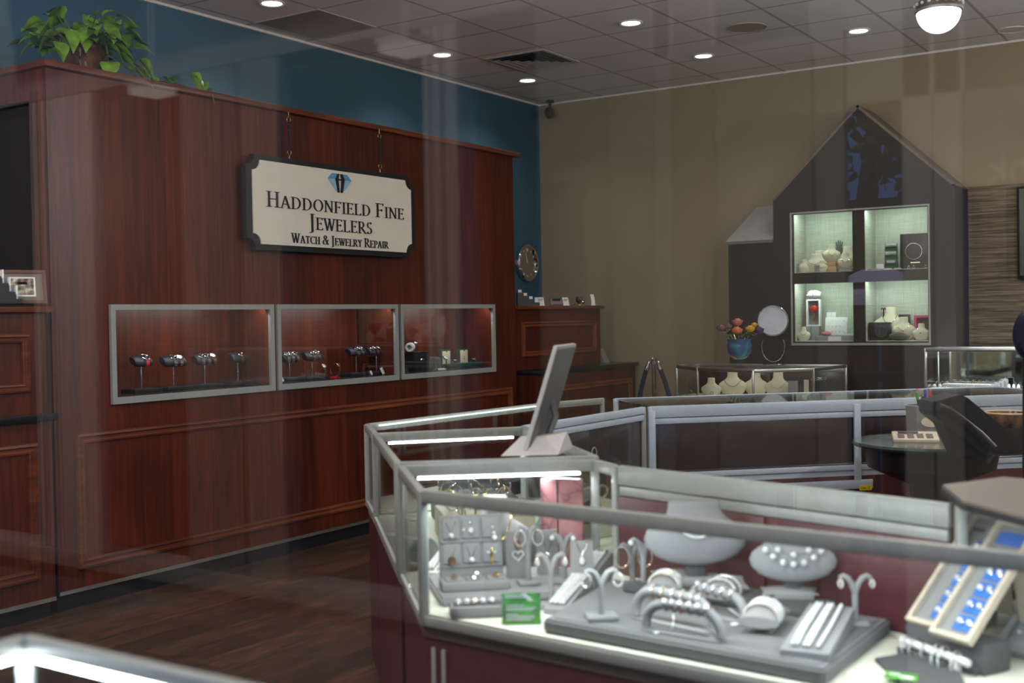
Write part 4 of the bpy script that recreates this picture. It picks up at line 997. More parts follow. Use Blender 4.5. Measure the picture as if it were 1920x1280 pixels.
MB().b2((-.05, -wl/2+.05, 0), (.06, wl/2-.035, .038), .004).build('tray', 'green_box', t)
for k, px in enumerate((841, 874)):
    yk = wpos(px, -5.69)-yc_
    ld = MB().b2((-.075, yk-.068, .0), (-.052, yk+.068, .155), .004).build('lid', 'green_box', t)
    MB().b2((-.0515, yk-.052, .018), (-.046, yk+.052, .142), .002).build('lining', 'pad_cream', ld)
    MB().ring((-.0455, yk, .085), .006, .0012, (1, 0, 0), 14, 5).build('crest', 'gold', ld); MB().b2((-.0457, yk-.014, .066), (-.0452, yk+.014, .071)).build('name_bar', 'brown_strap', ld)
    m = MB().prism([(yk-.012, .142), (yk+.012, .142), (yk, .128)], -.0457, -.0452, T=Matrix(((0, 0, 1, 0), (1, 0, 0, 0), (0, 1, 0, 0), (0, 0, 0, 1)))); m.build('ribbon_notch', 'brown_strap', ld)
for px, lb, d in ((853, 'steel watch lying on the left half of the green watch box', 'watch_black'), (888, 'steel watch lying on the right half of the green watch box', 'silver')):
    w = thing('wrist_watch', lb, 'watch', (-5.655, wpos(px, -5.655), ZC+.052), (0, .5, .2)); watch_parts(w, dial=d, lr=(.012, .034), R=.019)
standing_watch(829, 'steel watch on an upright ring stand before the green box', 'silver', 'tag', x=-5.56, base='tag')

# ================================================================== NECK BUSTS AND DISPLAYS (general)
FULL = [(0, .20, .08, .0), (.06, .30, .13, 0), (.22, .42, .17, 0), (.40, .50, .19, 0), (.52, .49, .18, .02), (.61, .37, .155, .04), (.68, .25, .135, .055), (.78, .185, .12, .065), (.94, .18, .12, .07), (.985, .175, .115, .07), (1, .155, .10, .07)]
LOW = [(0, .16, .04, -.06), (.05, .44, .085, -.05), (.14, .66, .13, -.035), (.28, .80, .17, -.01), (.42, .84, .19, .02), (.54, .79, .19, .05), (.64, .66, .185, .08), (.72, .53, .175, .105), (.81, .45, .165, .125), (.92, .425, .16, .14), (.985, .42, .155, .145), (1, .39, .14, .145)]
def bsec(prof, z):
    for a, b in zip(prof, prof[1:]):
        if z <= b[0]:
            u = (z-a[0])/(b[0]-a[0]); return tuple(a[i]+(b[i]-a[i])*u for i in range(1, 4))
    return prof[-1][1:]
def bust_mesh(prof, H, n=26):
    m = MB(); m.loft([[(w*H*math.cos(2*PI*i/n), (yo+d*math.sin(2*PI*i/n))*H, z*H) for i in range(n)] for z, w, d, yo in prof], True, True); return m
def on_bust(prof, H, x, z, gap=.004):
    w, d, yo = bsec(prof, z); u = max(-.97, min(.97, x/w)); return ((x*H), (yo-d*math.sqrt(1-u*u))*H-gap, z*H)
def bust(name, lab, loc, rot, H, m_, prof=FULL, collar=None, tilt=0.0, post=0.0, group=None, cat='necklace bust', cap=None):
    t = thing(name, lab, cat, loc, rot, group)
    b = bust_mesh(prof, H).build('form', m_, t, sharp=60); b.location = (0, 0, post); b.rotation_euler = (tilt, 0, 0)
    if collar:
        w, d, yo = prof[-2][1:]
        c_ = MB().lathe([(0, 0), (.155*H, 0), (.17*H, .012*H), (.155*H, .026*H), (0, .028*H)], 24, T=tr(0, yo*H, H*.985), sx=w/.17, sy=d/.17).build('collar', collar, b)
    if post:
        MB().loft([[(wx*H*math.cos(2*PI*i/16), (.10+.10*math.sin(2*PI*i/16))*H, z) for i in range(16)] for z, wx in ((.022, .22), (post*.5, .17), (post+.16*H, .20))], True, True).build('post', 'grey_dk', t)
        MB().box((0, .06*H, .011), (.78*H, .42*H, .022), .006).build('base', m_, t)
    return t
def necklace(lab, bst, H, m_, r, z_low, x_top=.30, z_top=.80, prof=FULL, tilt=0.0, post=0.0, pend=None, pow_=2.0, n=24, group=None, name='necklace', beads=None):
    loc = Vector(bst.location); rot = bst.rotation_euler.z
    t = thing(name, lab, 'necklace', loc, rot, group)
    pts = [on_bust(prof, H, x_top*u, z_low+(z_top-z_low)*abs(u)**pow_, .0025+r) for u in [-1+2*i/n for i in range(n+1)]]
    q = Matrix.Rotation(tilt, 3, 'X'); pts = [tuple(q @ Vector(p)+Vector((0, 0, post))) for p in pts]
    MB().tube(pts, r, 6).build('chain', m_, t)
    if pend:
        p = pts[n//2]; MB().ball((p[0], p[1]-.003, p[2]-pend[1]), pend[1], 8).build('pendant', pend[0], t)
    for i in (beads or ()):
        p = pts[i]; MB().ball((p[0], p[1]-.003, p[2]), .0085, 8).build('stone', 'gem', t)
    return t
def bust_px(cx, yt, yb, z, name, lab, m_, rot=0.0, wr=1.0, collar=None, prof=FULL, group=None, tilt=0.0):
    p = at(cx, yb, z); H = (yb-yt)*mpp(p); return bust(name, lab, p, rot, H, m_, prof, collar, tilt, group=group), H
face = lambda p: math.atan2(-p[0], p[1])*-1.0 if False else math.atan2(p[1], p[0])-PI/2   # yaw that turns local -y towards the camera

# ================================================================== HOUSE CABINET CONTENTS
def hy(px, py, y=YH+.13): return aty(px, py, y)
ZU, ZLo = 1.895+.0045, 1.295+.0045
def hpos(px, up, y): q = aty(px, 500, y); return (q[0], y, ZU if up else ZLo)
def hbust(px, yt, yb, up, y, lab, m_='cream_fab', rot=.3, collar=None, tilt=0.0, g='linen busts in the house cabinet'):
    p = hpos(px, up, y); H = (yb-yt)*mpp(p); b = bust('necklace_bust', lab, p, rot, H, m_, FULL, collar, tilt, group=g); return b, H
b, H = hbust(1509, 484, 509, True, YH+.09, 'tiny linen bust at the near left corner of the upper left niche', rot=.35)
b, H = hbust(1527, 475, 510, True, YH+.12, 'medium linen bust with a dark cord, left side of upper left niche', rot=.3); necklace('dark cord necklace on the medium bust of the upper left niche', b, H, 'brown_strap', .0016, .42, .33, .62)
b, H = hbust(1541, 484, 506, True, YH+.08, 'small linen bust with pendant in front of the raised bust, upper left niche', rot=.25); necklace('fine gold pendant necklace on the small front bust, upper left niche', b, H, 'gold', .0012, .35, .22, .68, pend=('gold', .004))
b, H = hbust(1537, 461, 503, True, YH+.26, 'linen bust standing behind the raised bust at back of upper left niche', rot=.3)
p = hpos(1559, True, YH+.15); m = MB().b2((-.045, -.045, 0), (.045, .045, .045), .003).b2((-.038, -.038, .0452), (.038, .038, .085), .003)
solo('wooden_riser', m, 'wood_block', 'stepped golden wood riser lifting a bust in the upper left niche', 'riser', (p[0], p[1], p[2]), .2)
H = 34*mpp(p); b = bust('necklace_bust', 'largest linen bust raised on the wooden riser, upper left niche', (p[0], p[1], p[2]+.0855), .45, H, 'cream_fab', FULL, None, 0, group='linen busts in the house cabinet'); necklace('gold drop necklace on the raised bust, upper left niche', b, H, 'gold', .0013, .36, .26, .70, pend=('gold', .005))
b, H = hbust(1589, 457, 505, True, YH+.205, 'tall linen bust at the right end of the upper left niche', rot=.1); 
p = hpos(1586, True, YH+.10); m = MB().b2((-.055, -.04, 0), (.055, .04, .022), .003); solo('display_block', m, 'grey_lt', 'pale low block at the right end of the upper left niche', 'riser', p, .05)
H = 30*mpp(p); b = bust('necklace_bust', 'wide low linen bust with silver choker on the pale block', (p[0], p[1], p[2]+.0225), .1, H, 'cream_fab', FULL, None, 0, group='linen busts in the house cabinet'); necklace('wide silver choker on the low bust, upper left niche', b, H, 'silver', .0028, .40, .30, .66)
p = hpos(1574, True, YH+.29); t = thing('jewellery_tree', 'tall dark silver hand-shaped jewellery holder at back of upper left niche', 'jewellery stand', p, .2)
MB().lathe([(0, 0), (.03, 0), (.03, .01), (.012, .02), (.012, .10), (.026, .15), (.030, .21), (.022, .23), (0, .232)], 16).build('palm', 'grey_dk', t)
for k, (dx, L_) in enumerate(((-.022, .05), (-.007, .062), (.008, .06), (.023, .048))): MB().tube([(dx*.7, 0, .22), (dx, 0, .245), (dx*1.15, 0, .22+L_)], [.007, .0065, .005], 8).build('finger', 'grey_dk', t)
MB().ring((0, 0, .18), .033, .003, (.2, 0, 1)).build('bangle', 'silver', t)
p = hpos(1497, True, YH+.07)
m = MB().b2((-.02, -.015, 0), (.02, .015, .008)).b2((-.006, -.006, .008), (.006, .006, .07)).b2((-.02, -.006, .07), (.02, .006, .078)); solo('earring_stand', m, 'clear', 'clear T-shaped earring stand at the front left of the upper left niche', 'earring stand', p, .2)
p = hpos(1532, True, YH+.055); t = thing('earring_card_holder', 'small linen card stand with gold drops before the medium bust', 'card', p, .25)
MB().b2((-.022, -.003, 0), (.022, .003, .062), .001).build('card', 'grey_fab', t); MB().ball((-.008, -.006, .04), .004, 6).build('earring', 'gold', t); MB().ball((.008, -.006, .04), .004, 6).build('earring', 'gold', t)
# upper right niche
p = hpos(1671, True, YH+.17); t = thing('tiered_stand', 'dark green three-tier stand with silver bracelets in the upper right niche', 'display stand', p, .18)
k = mpp(p); W2 = 11*k; h3 = 50*k
MB().prism([(0, 0), (.10, 0), (.10, .02), (.04, h3), (0, h3)], -W2, W2, T=Matrix(((0, 0, 1, 0), (-1, 0, 0, .05), (0, 1, 0, 0), (0, 0, 0, 1)))).build('body', 'green_box', t)
for j in range(3):
    z = .05+j*(h3-.07)/2.2; yy = -.046+.052*(z/h3)
    pd = MB().box((0, yy, z+.018), (W2*1.8, .012, .036), .004, Euler((-.5, 0, 0)).to_matrix()).build('pad', 'grey_lt' if j else 'maroon', t)
    if j: MB().tube([(-W2*.6, yy-.014, z+.02), (0, yy-.018, z+.024), (W2*.6, yy-.014, z+.02)], .0035, 6).build('bracelet', 'silver', pd)
    else: MB().box((0, yy-.010, z+.018), (W2*1.3, .003, .026), .001, Euler((-.5, 0, 0)).to_matrix()).build('card', 'grey_lt', pd)
p = hpos(1718, True, YH+.18); k = mpp(p)
t = thing('watch_winder', 'large glossy black watch winder box filling the upper right niche', 'box', (p[0], p[1], p[2]), .04)
MB().b2((-27*k, -.05, 0), (23*k, .11, 66*k), .006).build('body', 'black', t)
MB().ring((-2*k, -.052, 33*k), 15*k, .0015, (0, 1, 0), 30, 6).build('window_ring', 'silver', t); MB().b2((-8*k, -.053, 11*k), (9*k, -.0505, 13*k)).build('name_plate', 'silver', t); MB().ball((-14*k, -.052, 52*k), .005, 8).build('knob', 'grey_plastic', t)
p = hpos(1650, True, YH+.08); t = thing('display_card', 'small white card on a red easel in the upper right niche', 'card', p, .15)
MB().b2((-.030, -.006, .008), (.030, 0, .05), .001).build('card', 'white', t); MB().b2((-.034, -.012, 0), (.034, .01, .008)).build('foot', 'maroon', t)
for i, (px, m_, lb) in enumerate(((1634, 'maroon', 'small dark red pad lying at the left front of the upper right niche'), (1665, 'pad_cream', 'cream ring pad lying before the tiered stand, upper right niche'), (1683, 'pad_cream', 'second cream ring pad lying before the black winder, upper right niche'))):
    p = hpos(px, True, YH+.045); t = thing('ring_pad', lb, 'pad', p, .05); MB().b2((-.03, -.014, 0), (.03, .014, .009), .002).build('pad', m_, t); MB().ring((0, 0, .014), .007, .0014, (0, 1, .2), 14, 5).build('ring', 'gold', t)
for px, lb in ((1704, 'silver ring standing left on the shelf before the black winder'), (1713, 'silver ring standing middle on the shelf before the black winder'), (1736, 'silver ring standing at the right end of the upper right shelf')):
    p = hpos(px, True, YH+.05); t = thing('finger_ring', lb, 'ring', p, .3); MB().ring((0, 0, .011), .0095, .0017, (0, 1, .1), 16, 6).build('band', 'silver', t); MB().ball((0, 0, .024), .0045, 8).build('stone', 'gem', t)
# lower left niche
p = hpos(1526, False, YH+.20); k = mpp(p); wbx = 13*k; zb_ = 27*k
t = thing('grey_riser_box', 'low grey two-part box lifting the rose shadow box, lower left niche', 'box', (p[0]-4*k, p[1]-.02, p[2]), .12)
MB().b2((-15*k, -.03, 0), (15*k, .05, zb_), .003).build('body', 'grey_lt', t); MB().b2((-.5*k, -.0315, 1*k), (.5*k, -.0302, zb_-1*k)).build('seam', 'grey_dk', t)
t = thing('shadow_box', 'tall white shadow box holding a red rose in the lower left niche', 'shadow box', (p[0], p[1]-.01, p[2]+zb_+.0005), .12); hb_ = 50*k
MB().plate([(-wbx, 0), (wbx, 0), (wbx, hb_), (-wbx, hb_)], [[(-wbx+.014, .012), (wbx-.014, .012), (wbx-.014, hb_-.012), (-wbx+.014, hb_-.012)]], lambda u, v: (u, -.035, v), lambda u, v: (u, .03, v)).build('frame', 'white', t)
MB().b2((-wbx+.002, .031, .002), (wbx-.002, .036, hb_-.002)).build('back_panel', 'grey_lt', t)
def rose(parent, c, r, m_, name='flower'):
    c = Vector(c); o = MB()
    for ly in range(3):
        n = 5
        for i in range(n):
            a = 2*PI*i/n+ly*.6; rr = r*(1-.28*ly); hh = r*(1.15+.12*ly)
            rows = []
            for v in range(5):
                f = v/4; R_ = rr*(.30+.72*math.sin(PI*(.08+f*.60))) + (r*.16 if v == 4 and ly == 0 else 0); row = []
                for u in range(-2, 3):
                    aa = a+u*.55*(1-.20*f); row.append((c.x+R_*math.cos(aa), c.y+R_*math.sin(aa), c.z-r*.7+hh*f*(1-.03*u*u)*.92+ly*.06*r))
                rows.append(row)
            o.loft(rows, False, True, False)
    o.ball((c.x, c.y, c.z), r*.42, 8, (1, 1, 1.2))
    return o.build(name, m_, parent)
fl = thing('preserved_rose', 'single red rose with golden stem inside the white shadow box', 'flower', (p[0], p[1]-.008, p[2]+zb_+.013), .12)
rose(fl, (0, 0, hb_*.60), 9*k, 'red', 'bloom'); MB().tube([(0, 0, 0), (.004, 0, hb_*.25), (0, 0, hb_*.52)], .0028, 6).build('stem', 'gold', fl)
for s in (-1, 1): MB().tube([(0, 0, hb_*.08), (s*.012, 0, hb_*.22), (s*.02, -.004, hb_*.36)], [.002, .005, .001], 6).build('leaf', 'gold', fl)
t = thing('bracelet_pillow', 'white pillow with a silver bracelet on top of the rose shadow box', 'jewellery pillow', (p[0], p[1]-.01, p[2]+zb_+hb_+.001), .12)
def pillow(m, w, d, h, T=None, n=8):
    rows = []
    for i in range(n+1):
        u = -1+2*i/n; row_t, row_b = [], []
        for j in range(n+1):
            v = -1+2*j/n; e = (1-abs(u)**2.2)*(1-abs(v)**2.2); pin = 1-.10*(1-abs(u))*abs(v)**2; pin2 = 1-.10*(1-abs(v))*abs(u)**2
            row_t.append((u*w/2*pin2, v*d/2*pin, h/2*(.12+.88*e**.6))); row_b.append((u*w/2*pin2, v*d/2*pin, -h/2*(.12+.88*e**.6)))
        rows.append(row_t+row_b[::-1])
    m.loft(rows, True, True, True, T); return m
pillow(MB(), 26*k, .055, 15*k, T=tr(0, 0, 10*k) @ rx(.5)).build('pillow', 'white', t); MB().ring((0, -.004, 10*k), 9.5*k, .0025, (1, 0, 0), 20, 6, .9).build('bracelet', 'silver', t)
b, H = hbust(1505, 611, 637, False, YH+.08, 'small linen bust at the front left of the lower left niche', rot=.3); necklace('thin cord pendant necklace on the small bust of the lower left niche', b, H, 'brown_strap', .0012, .42, .25, .7, pend=('gold', .004))
p = hpos(1566, False, YH+.10); t = thing('display_platform', 'wide pale grey display platform across the lower left niche', 'riser', p, .04); MB().b2((-37*k, -.045, 0), (35*k, .09, 9*k), .003).build('platform', 'grey_lt', t); MB().b2((-12*k, -.0465, .001), (12*k, -.0452, 8*k)).build('front_card', 'white', t)
zp = p[2]+9*k+.001
t = thing('earring_card', 'white tilted earring display card with rows of small earrings', 'earring display', (p[0]-2*k, p[1]+.03, zp), .1); q = rx(-.22)
MB().b2((-20*k, -.012, 0), (20*k, 0, 34*k), .002, T=q).build('card', 'white', t)
for r_i in range(3):
    for c_i in range(5): MB().ball(tuple(q @ Vector(((-14+7*c_i)*k, -.0135, (7+10*r_i)*k))), .004, 6).build('earring', 'silver' if (r_i+c_i) % 3 else 'gold', t)
for px, lb in ((1553, 'small white earring card behind the big tilted card, nearer the rose box'), (1562, 'small white earring card behind the big tilted card, farther from rose box')):
    q2 = hpos(px, False, YH+.20); t = thing('earring_card', lb, 'earring display', (q2[0], q2[1], zp), .1); MB().b2((-4*k, -.002, 0), (4*k, .002, 43*k), .001).build('card', 'white', t); MB().ball((0, -.005, 37*k), .004, 6).build('earring', 'gem', t)
p = hpos(1548, False, YH+.075); solo('cloth_pouch', MB().ball((0, 0, 4*k), 8*k, 10, (1.15, .7, .5)), 'pink_cloth', 'pink cloth pouch lying on the pale platform, lower left niche', 'pouch', (p[0], p[1], zp), .1)
for i, px in enumerate((1584, 1591)):
    p = hpos(px, False, YH+.10+.03*i); t = thing('ring_tray', ['white ring tray at the right end of the pale platform', 'second white ring tray behind the first on the pale platform'][i], 'ring tray', (p[0], p[1]-.02+.025*i, zp), .05); MB().b2((-7*k, -.012, 0), (7*k, .012, .012+.004*i), .002).build('tray', 'white', t); MB().ring((0, 0, .019+.004*i), .006, .0013, (0, 1, .2), 12, 5).build('ring', 'silver', t)
# lower right niche
p = hpos(1649, False, YH+.12); k = mpp(p); t = thing('watch_winder', 'black cube watch winder with round window in the lower right niche', 'box', p, .12)
MB().b2((-19*k, -.045, 0), (19*k, .055, 34*k), .004).build('body', 'black', t); MB().ring((3*k, -.047, 17*k), 10*k, .0022, (0, 1, 0), 26, 6).build('window_ring', 'grey_plastic', t); MB().lathe([(0, 0), (9*k, 0), (9*k, .002), (0, .002)], 22, T=tr(3*k, -.0455, 17*k) @ rx(PI/2)).build('window_glass', 'screen', t)
b, H = hbust(1667, 574, 637, False, YH+.215, 'tall linen bust with rust collar behind the black winder, lower right niche', rot=.2, collar='red_trim'); necklace('gold chain necklace on the tall bust of the lower right niche', b, H, 'gold', .0016, .48, .2, .72)
p = hpos(1656, False, YH+.20); t = thing('earring_stand', 'slim grey arched earring stand with gold hoops over the black winder', 'earring stand', p, .2); zz = 62*k
MB().tube([(-.018, 0, zz-.02), (-.012, 0, zz-.004), (0, 0, zz-.012), (0, 0, zz*.5), (0, 0, .004)], .006, 8).build('stem', 'leather_navy', t); MB().box((0, 0, .003), (.04, .04, .006), .001).build('base', 'leather_navy', t)
MB().ring((-.018, -.004, zz-.04), .014, .002, (1, .3, 0), 16, 5).build('earring', 'gold', t); MB().ring((.014, -.004, zz-.035), .014, .002, (1, .3, 0), 16, 5).build('earring', 'gold', t); MB().tube([(0, 0, zz-.012), (.012, 0, zz-.004), (.016, 0, zz-.02)], .005, 8).build('arm', 'leather_navy', t)
p = hpos(1695, False, YH+.29); solo('gift_box', MB().b2((-10*k, -.02, 0), (10*k, .02, 48*k), .003), 'black', 'upright black box behind the middle bust, lower right niche', 'box', p, .05)
b, H = hbust(1693, 593, 637, False, YH+.145, 'middle linen bust with rust collar and pendant, lower right niche', rot=.15, collar='red_trim'); necklace('fine gold double pendant necklace on middle bust, lower right niche', b, H, 'gold', .0013, .42, .28, .68, pend=('gold', .005))
p = hpos(1685, False, YH+.07); t = thing('bracelet_ramp', 'oval dark cushion with a gold charm bracelet at front of lower right niche', 'jewellery pillow', p, .05)
MB().ball((0, 0, 7*k), 17*k, 12, (1.12, .5, .38)).build('cushion', 'grey_dk', t); MB().ring((0, -.003, 8*k), 15*k, .004, (0, .5, 1), 26, 6, 1.15).build('bracelet', 'gold', t)
p = hpos(1733, False, YH+.23); t = thing('open_gift_box', 'hot pink open-fronted box at the right end of lower right niche', 'box', p, .0); hp = 46*k; wp = 17*k
MB().plate([(-wp, 0), (wp, 0), (wp, hp), (-wp, hp)], [[(-wp+.02, .012), (wp-.012, .012), (wp-.012, hp-.02), (-wp+.02, hp-.02)]], lambda u, v: (u, -.05, v), lambda u, v: (u, .05, v)).build('case', 'pink', t); MB().b2((-wp+.003, .0505, .003), (wp-.003, .056, hp-.003)).build('back_panel', 'maroon', t)
b, H = hbust(1726, 605, 637, False, YH+.10, 'linen bust with rust collar before the pink box, lower right niche', rot=.05, collar='red_trim'); necklace('dark stone pendant necklace on the bust before the pink box', b, H, 'silver', .001, .46, .2, .72, pend=('watch_black', .005))

# ================================================================== TOP OF AND INSIDE THE OCTAGONAL CASE
p = at(1387, 689, ZT+.001); k = mpp(p)
t = thing('glass_vase', 'blue and violet art glass goblet vase on the octagonal showcase', 'vase', p)
hv = 16*k
MB().lathe([(0, 0), (13*k, 0), (12*k, .006), (4*k, .012), (3*k, hv*.4), (5*k, hv*.62), (3.4*k, hv*.85), (4*k, hv), (0, hv)], 20).build('stem', 'clear', t)
MB().lathe([(0, hv), (9*k, hv), (18*k, hv+6*k), (22.5*k, hv+14*k), (23.5*k, hv+24*k), (22*k, hv+33*k), (24*k, hv+38*k), (22.5*k, hv+38*k), (20.5*k, hv+33*k), (21.5*k, hv+22*k), (16*k, hv+8*k), (0, hv+5*k)], 30).build('bowl', 'art_glass', t)
zr = hv+38*k
FL = [(-33, 55, 'mauve', 'dusty mauve rose, leftmost in the blue vase', 9), (-3, 66, 'pinkrose', 'pale pink rose standing highest in the blue vase', 9.5), (-4, 50, 'orange', 'orange rose at the front middle of the blue vase', 10), (20, 53, 'yellow', 'yellow rose right of the orange one in the blue vase', 9), (36, 50, 'purple', 'deep purple rose, rightmost in the blue vase', 9.5), (-20, 58, 'mauve', 'second dusty rose behind the leftmost one in the blue vase', 7), (28, 60, 'yellow', 'yellow rosebud behind the yellow and purple roses', 6)]
axx = Matrix.Rotation(face(p), 3, 'Z')
for i, (dx, dz, m_, lb, r) in enumerate(FL):
    f = thing('preserved_rose', lb, 'flower', (p[0], p[1], p[2]+zr-8*k), face(p), 'gold-stemmed roses in the blue vase')
    dy = (-.03 if i in (2, 3) else .02); top = Vector((dx*k, dy, (dz-26)*k))
    rose(f, top, r*k, m_, 'bloom'); MB().tube([(dx*k*.25, dy*.3, 0), tuple(top*.5+Vector((0, 0, .01))), tuple(top-Vector((0, 0, r*k*.6)))], .0032, 6).build('stem', 'gold', f)
    lf = MB(); rg = random.Random(i)
    for j in range(4): add_leaf(lf, tuple(Vector((dx*k*.3, dy*.3, .03))+(top-Vector((dx*k*.3, dy*.3, .03)))*rg.uniform(.15, .8)), (rg.uniform(-1, 1)+dx/30, rg.uniform(-1, .4), rg.uniform(.1, .8)), .055, rg.uniform(-1, 1))
    lf.build('leaves', 'leaf_dk', f)
p = at(1450, 683, ZT+.001); k = mpp(p)
t = thing('table_mirror', 'round table mirror on a wire hoop stand beside the vase', 'mirror', p, face(p)-.1)
zc = 82*k
MB().lathe([(0, 0), (27*k, 0), (27*k, .004), (0, .004)], 40, T=tr(0, 0, zc) @ rx(PI/2-.10)).build('mirror_face', 'mirror_reflex', t)
MB().ring((0, -.002, zc), 28*k, .005, (0, 1, .10), 44, 8).build('rim', 'chrome', t)
MB().tube([(21*k*math.cos(a), .004, 33*k+28*k*math.sin(a)) for a in [PI*.85+PI*1.3*i/24 for i in range(25)]], .0042, 8).build('wire_stand', 'chrome', t)
MB().lathe([(0, 0), (20*k, 0), (19*k, .007), (0, .01)], 30).build('base', 'chrome', t)
ZF = .83+.001
def fbust(px, yt, yb, yy, lab, m_='cream_fab', rot=.4, prof=FULL):
    q = on(px, yb, 1, yy); P = (float(q[0]), yy, ZF); H = (yb-yt)*mpp(P)*1.02; return bust('necklace_bust', lab, P, rot, H, m_, prof, None, 0, group='linen busts in the octagonal showcase'), H
b, H = fbust(1334, 708, 745, 9.25, 'small linen bust with round dark neck top, first in octagonal showcase')
b, H = fbust(1374, 698, 748, 9.35, 'large linen bust with a chain, second in the octagonal showcase'); necklace('dark chain necklace on the second bust in the octagonal showcase', b, H, 'brown_strap', .0022, .42, .32, .68)
b, H = fbust(1418, 702, 746, 9.60, 'plain linen bust behind the corner post of the octagonal showcase')
b, H = fbust(1459, 696, 745, 9.35, 'linen bust with a chain right of the corner post, octagonal showcase', rot=.2); necklace('fine silver chain on the bust right of the corner post', b, H, 'silver', .0018, .40, .32, .68)
def small_card(px, yt, yb, yy, lab, w=14, m_='white', z=ZF, inner=None, name='display_card'):
    q = on(px, yb, 1, yy); P = (float(q[0]), yy, z); k = mpp(P); t = thing(name, lab, 'card', P, .25)
    MB().b2((-w*k/2, -.004, 0), (w*k/2, .004, (yb-yt)*k*1.1), .001).build('card', m_, t)
    if inner: MB().ring((-w*k*.2, -.006, (yb-yt)*k*.6), .012, .002, (0, 1, 0), 16, 5).build('bracelet', inner, t)
    return t
small_card(1338, 722, 742, 9.12, 'white card with a red bracelet before the small bust', 16, 'white', inner='red')
small_card(1487, 706, 738, 9.30, 'pale card with a thin necklace right of the busts, octagonal showcase', 18, 'grey_lt', inner='silver')
small_card(1512, 706, 740, 9.32, 'narrow cream card at the right corner of the octagonal showcase', 9, 'cream_fab')
for i, (px, lb) in enumerate(((1376, 'heap of bracelets on a low tray before the second bust'), (1490, 'low tray of small jewellery at the right of the octagonal showcase'))):
    q = on(px, 742, 1, 9.13+.1*i); P = (float(q[0]), 9.13+.1*i, ZF); t = thing('jewellery_tray', lb, 'tray', P, .1); MB().b2((-.11, -.035, 0), (.11, .035, .022), .003).build('tray', 'grey_lt', t)
    for j in range(5): MB().ring((-.08+.04*j, 0, .034), .014, .0025, (.4*(j % 3-1), 1, .3), 14, 5).build('bracelet', 'silver' if j % 2 else 'gold', t)
q = on(1290, 740, 1, 9.4); standing = thing('wrist_watch', 'steel watch standing alone in the left end of the octagonal showcase', 'watch', (float(q[0]), 9.42, ZF+.03), (0, .6, .3)); watch_parts(standing, lr=(.026, .026))
for i, (px, yy) in enumerate(((1530, 9.42), (1541, 9.56))):
    q = on(px, 735, 1, yy); t = thing('acrylic_riser', ['clear acrylic riser with silver pieces, nearer in the right end of octagonal showcase', 'clear acrylic riser with silver pieces, farther in the right end of octagonal showcase'][i], 'riser', (float(q[0]), yy, ZF), .3)
    for z in (.07, .15): MB().b2((-.035, -.03, z), (.035, .03, z+.005)).build('shelf', 'clear', t)
    for s in (-1, 1): MB().b2((s*.035-.003, -.03, 0), (s*.035+.003, .03, .155)).build('side', 'clear', t)
    for j in range(3): MB().ring((-.03+.03*j, -.005, .164), .009, .002, (.3, 1, 0), 12, 5).build('ring', 'silver', t)

# ================================================================== RING TRAYS IN THE RIGHT CASE
ZG = .88+.001
def ring_tray(px, py, w, d, h, rot, lab, nx, ny, slots=True):
    q = at(px, py, ZG); P = (q[0], min(max(q[1], 9.52), 9.95), ZG); t = thing('ring_tray', lab, 'ring tray', P, rot, 'grey ring trays in the right showcase'); q = rx(.10)
    MB().b2((-w/2, -d/2, 0), (w/2, d/2, h), .004).build('tray', 'grey_lt', t)
    for i in range(nx):
        for j in range(ny):
            MB().ring((-w/2+w*(i+.5)/nx, -d/2+d*(j+.5)/ny, h+.004), .009, .0018, (0, 1, .3), 12, 5).build('ring', 'silver' if (i+j) % 3 else 'gold', t)
    return t
def gx(px, y): return float(on(px, 730, 1, y)[0])
for px, y, w, d, h, lb, nx, ny in ((1793, 9.58, .40, .13, .05, 'long grey ring tray at the front of the right showcase', 8, 2), (1818, 9.74, .40, .12, .075, 'long grey ring tray standing behind the front tray', 8, 2), (1846, 9.56, .16, .10, .05, 'short grey ring tray with a big ring, beside the long one', 3, 1), (1895, 9.56, .26, .12, .03, 'low flat grey tray at the right edge of the picture', 5, 2)):
    P = (gx(px, y), y, ZG); t = thing('ring_tray', lb, 'ring tray', P, 0, 'grey ring trays in the right showcase')
    MB().b2((-w/2, -d/2, 0), (w/2, d/2, h), .004).build('tray', 'grey_fab', t); MB().b2((-w/2+.008, -d/2+.008, h), (w/2-.008, d/2-.008, h+.003)).build('pad', 'white', t)
    for i in range(nx):
        for j in range(ny): MB().ring((-w/2+w*(i+.5)/nx, -d/2+d*(j+.5)/ny, h+.010), .009, .002, (.2*(i % 3-1), 1, .3), 12, 5).build('ring', 'silver' if (i+j) % 4 else 'gold', t)
for i in range(5):
    P = (gx(1858+i*7, 9.66+.03*i), 9.64+.03*i, ZG); h = .07+.012*i
    t = thing('ring_block', f'grey ring block, {["first", "second", "third", "fourth", "tallest last"][i]} of five rising steps in the right showcase', 'ring block', P, 0, 'grey stepped ring blocks in the right showcase')
    MB().b2((-.022, -.016, 0), (.022, .016, h), .005).build('block', 'grey_lt', t); MB().ring((0, -.003, h+.006), .009, .0018, (1, .3, .2), 12, 5).build('ring', 'silver', t)
for i, px in enumerate((1892, 1901, 1910)):
    P = (gx(px, 9.75), 9.75, ZG); t = thing('ring_cone', f'pale round ring finger, {["left", "middle", "right"][i]} of three at the right edge', 'ring holder', P); MB().lathe([(0, 0), (.018, 0), (.016, .03), (.010, .075), (0, .082)], 14).build('cone', 'white', t); MB().ring((0, 0, .05), .0155, .002, (.1, 0, 1), 14, 5).build('ring', 'silver', t)
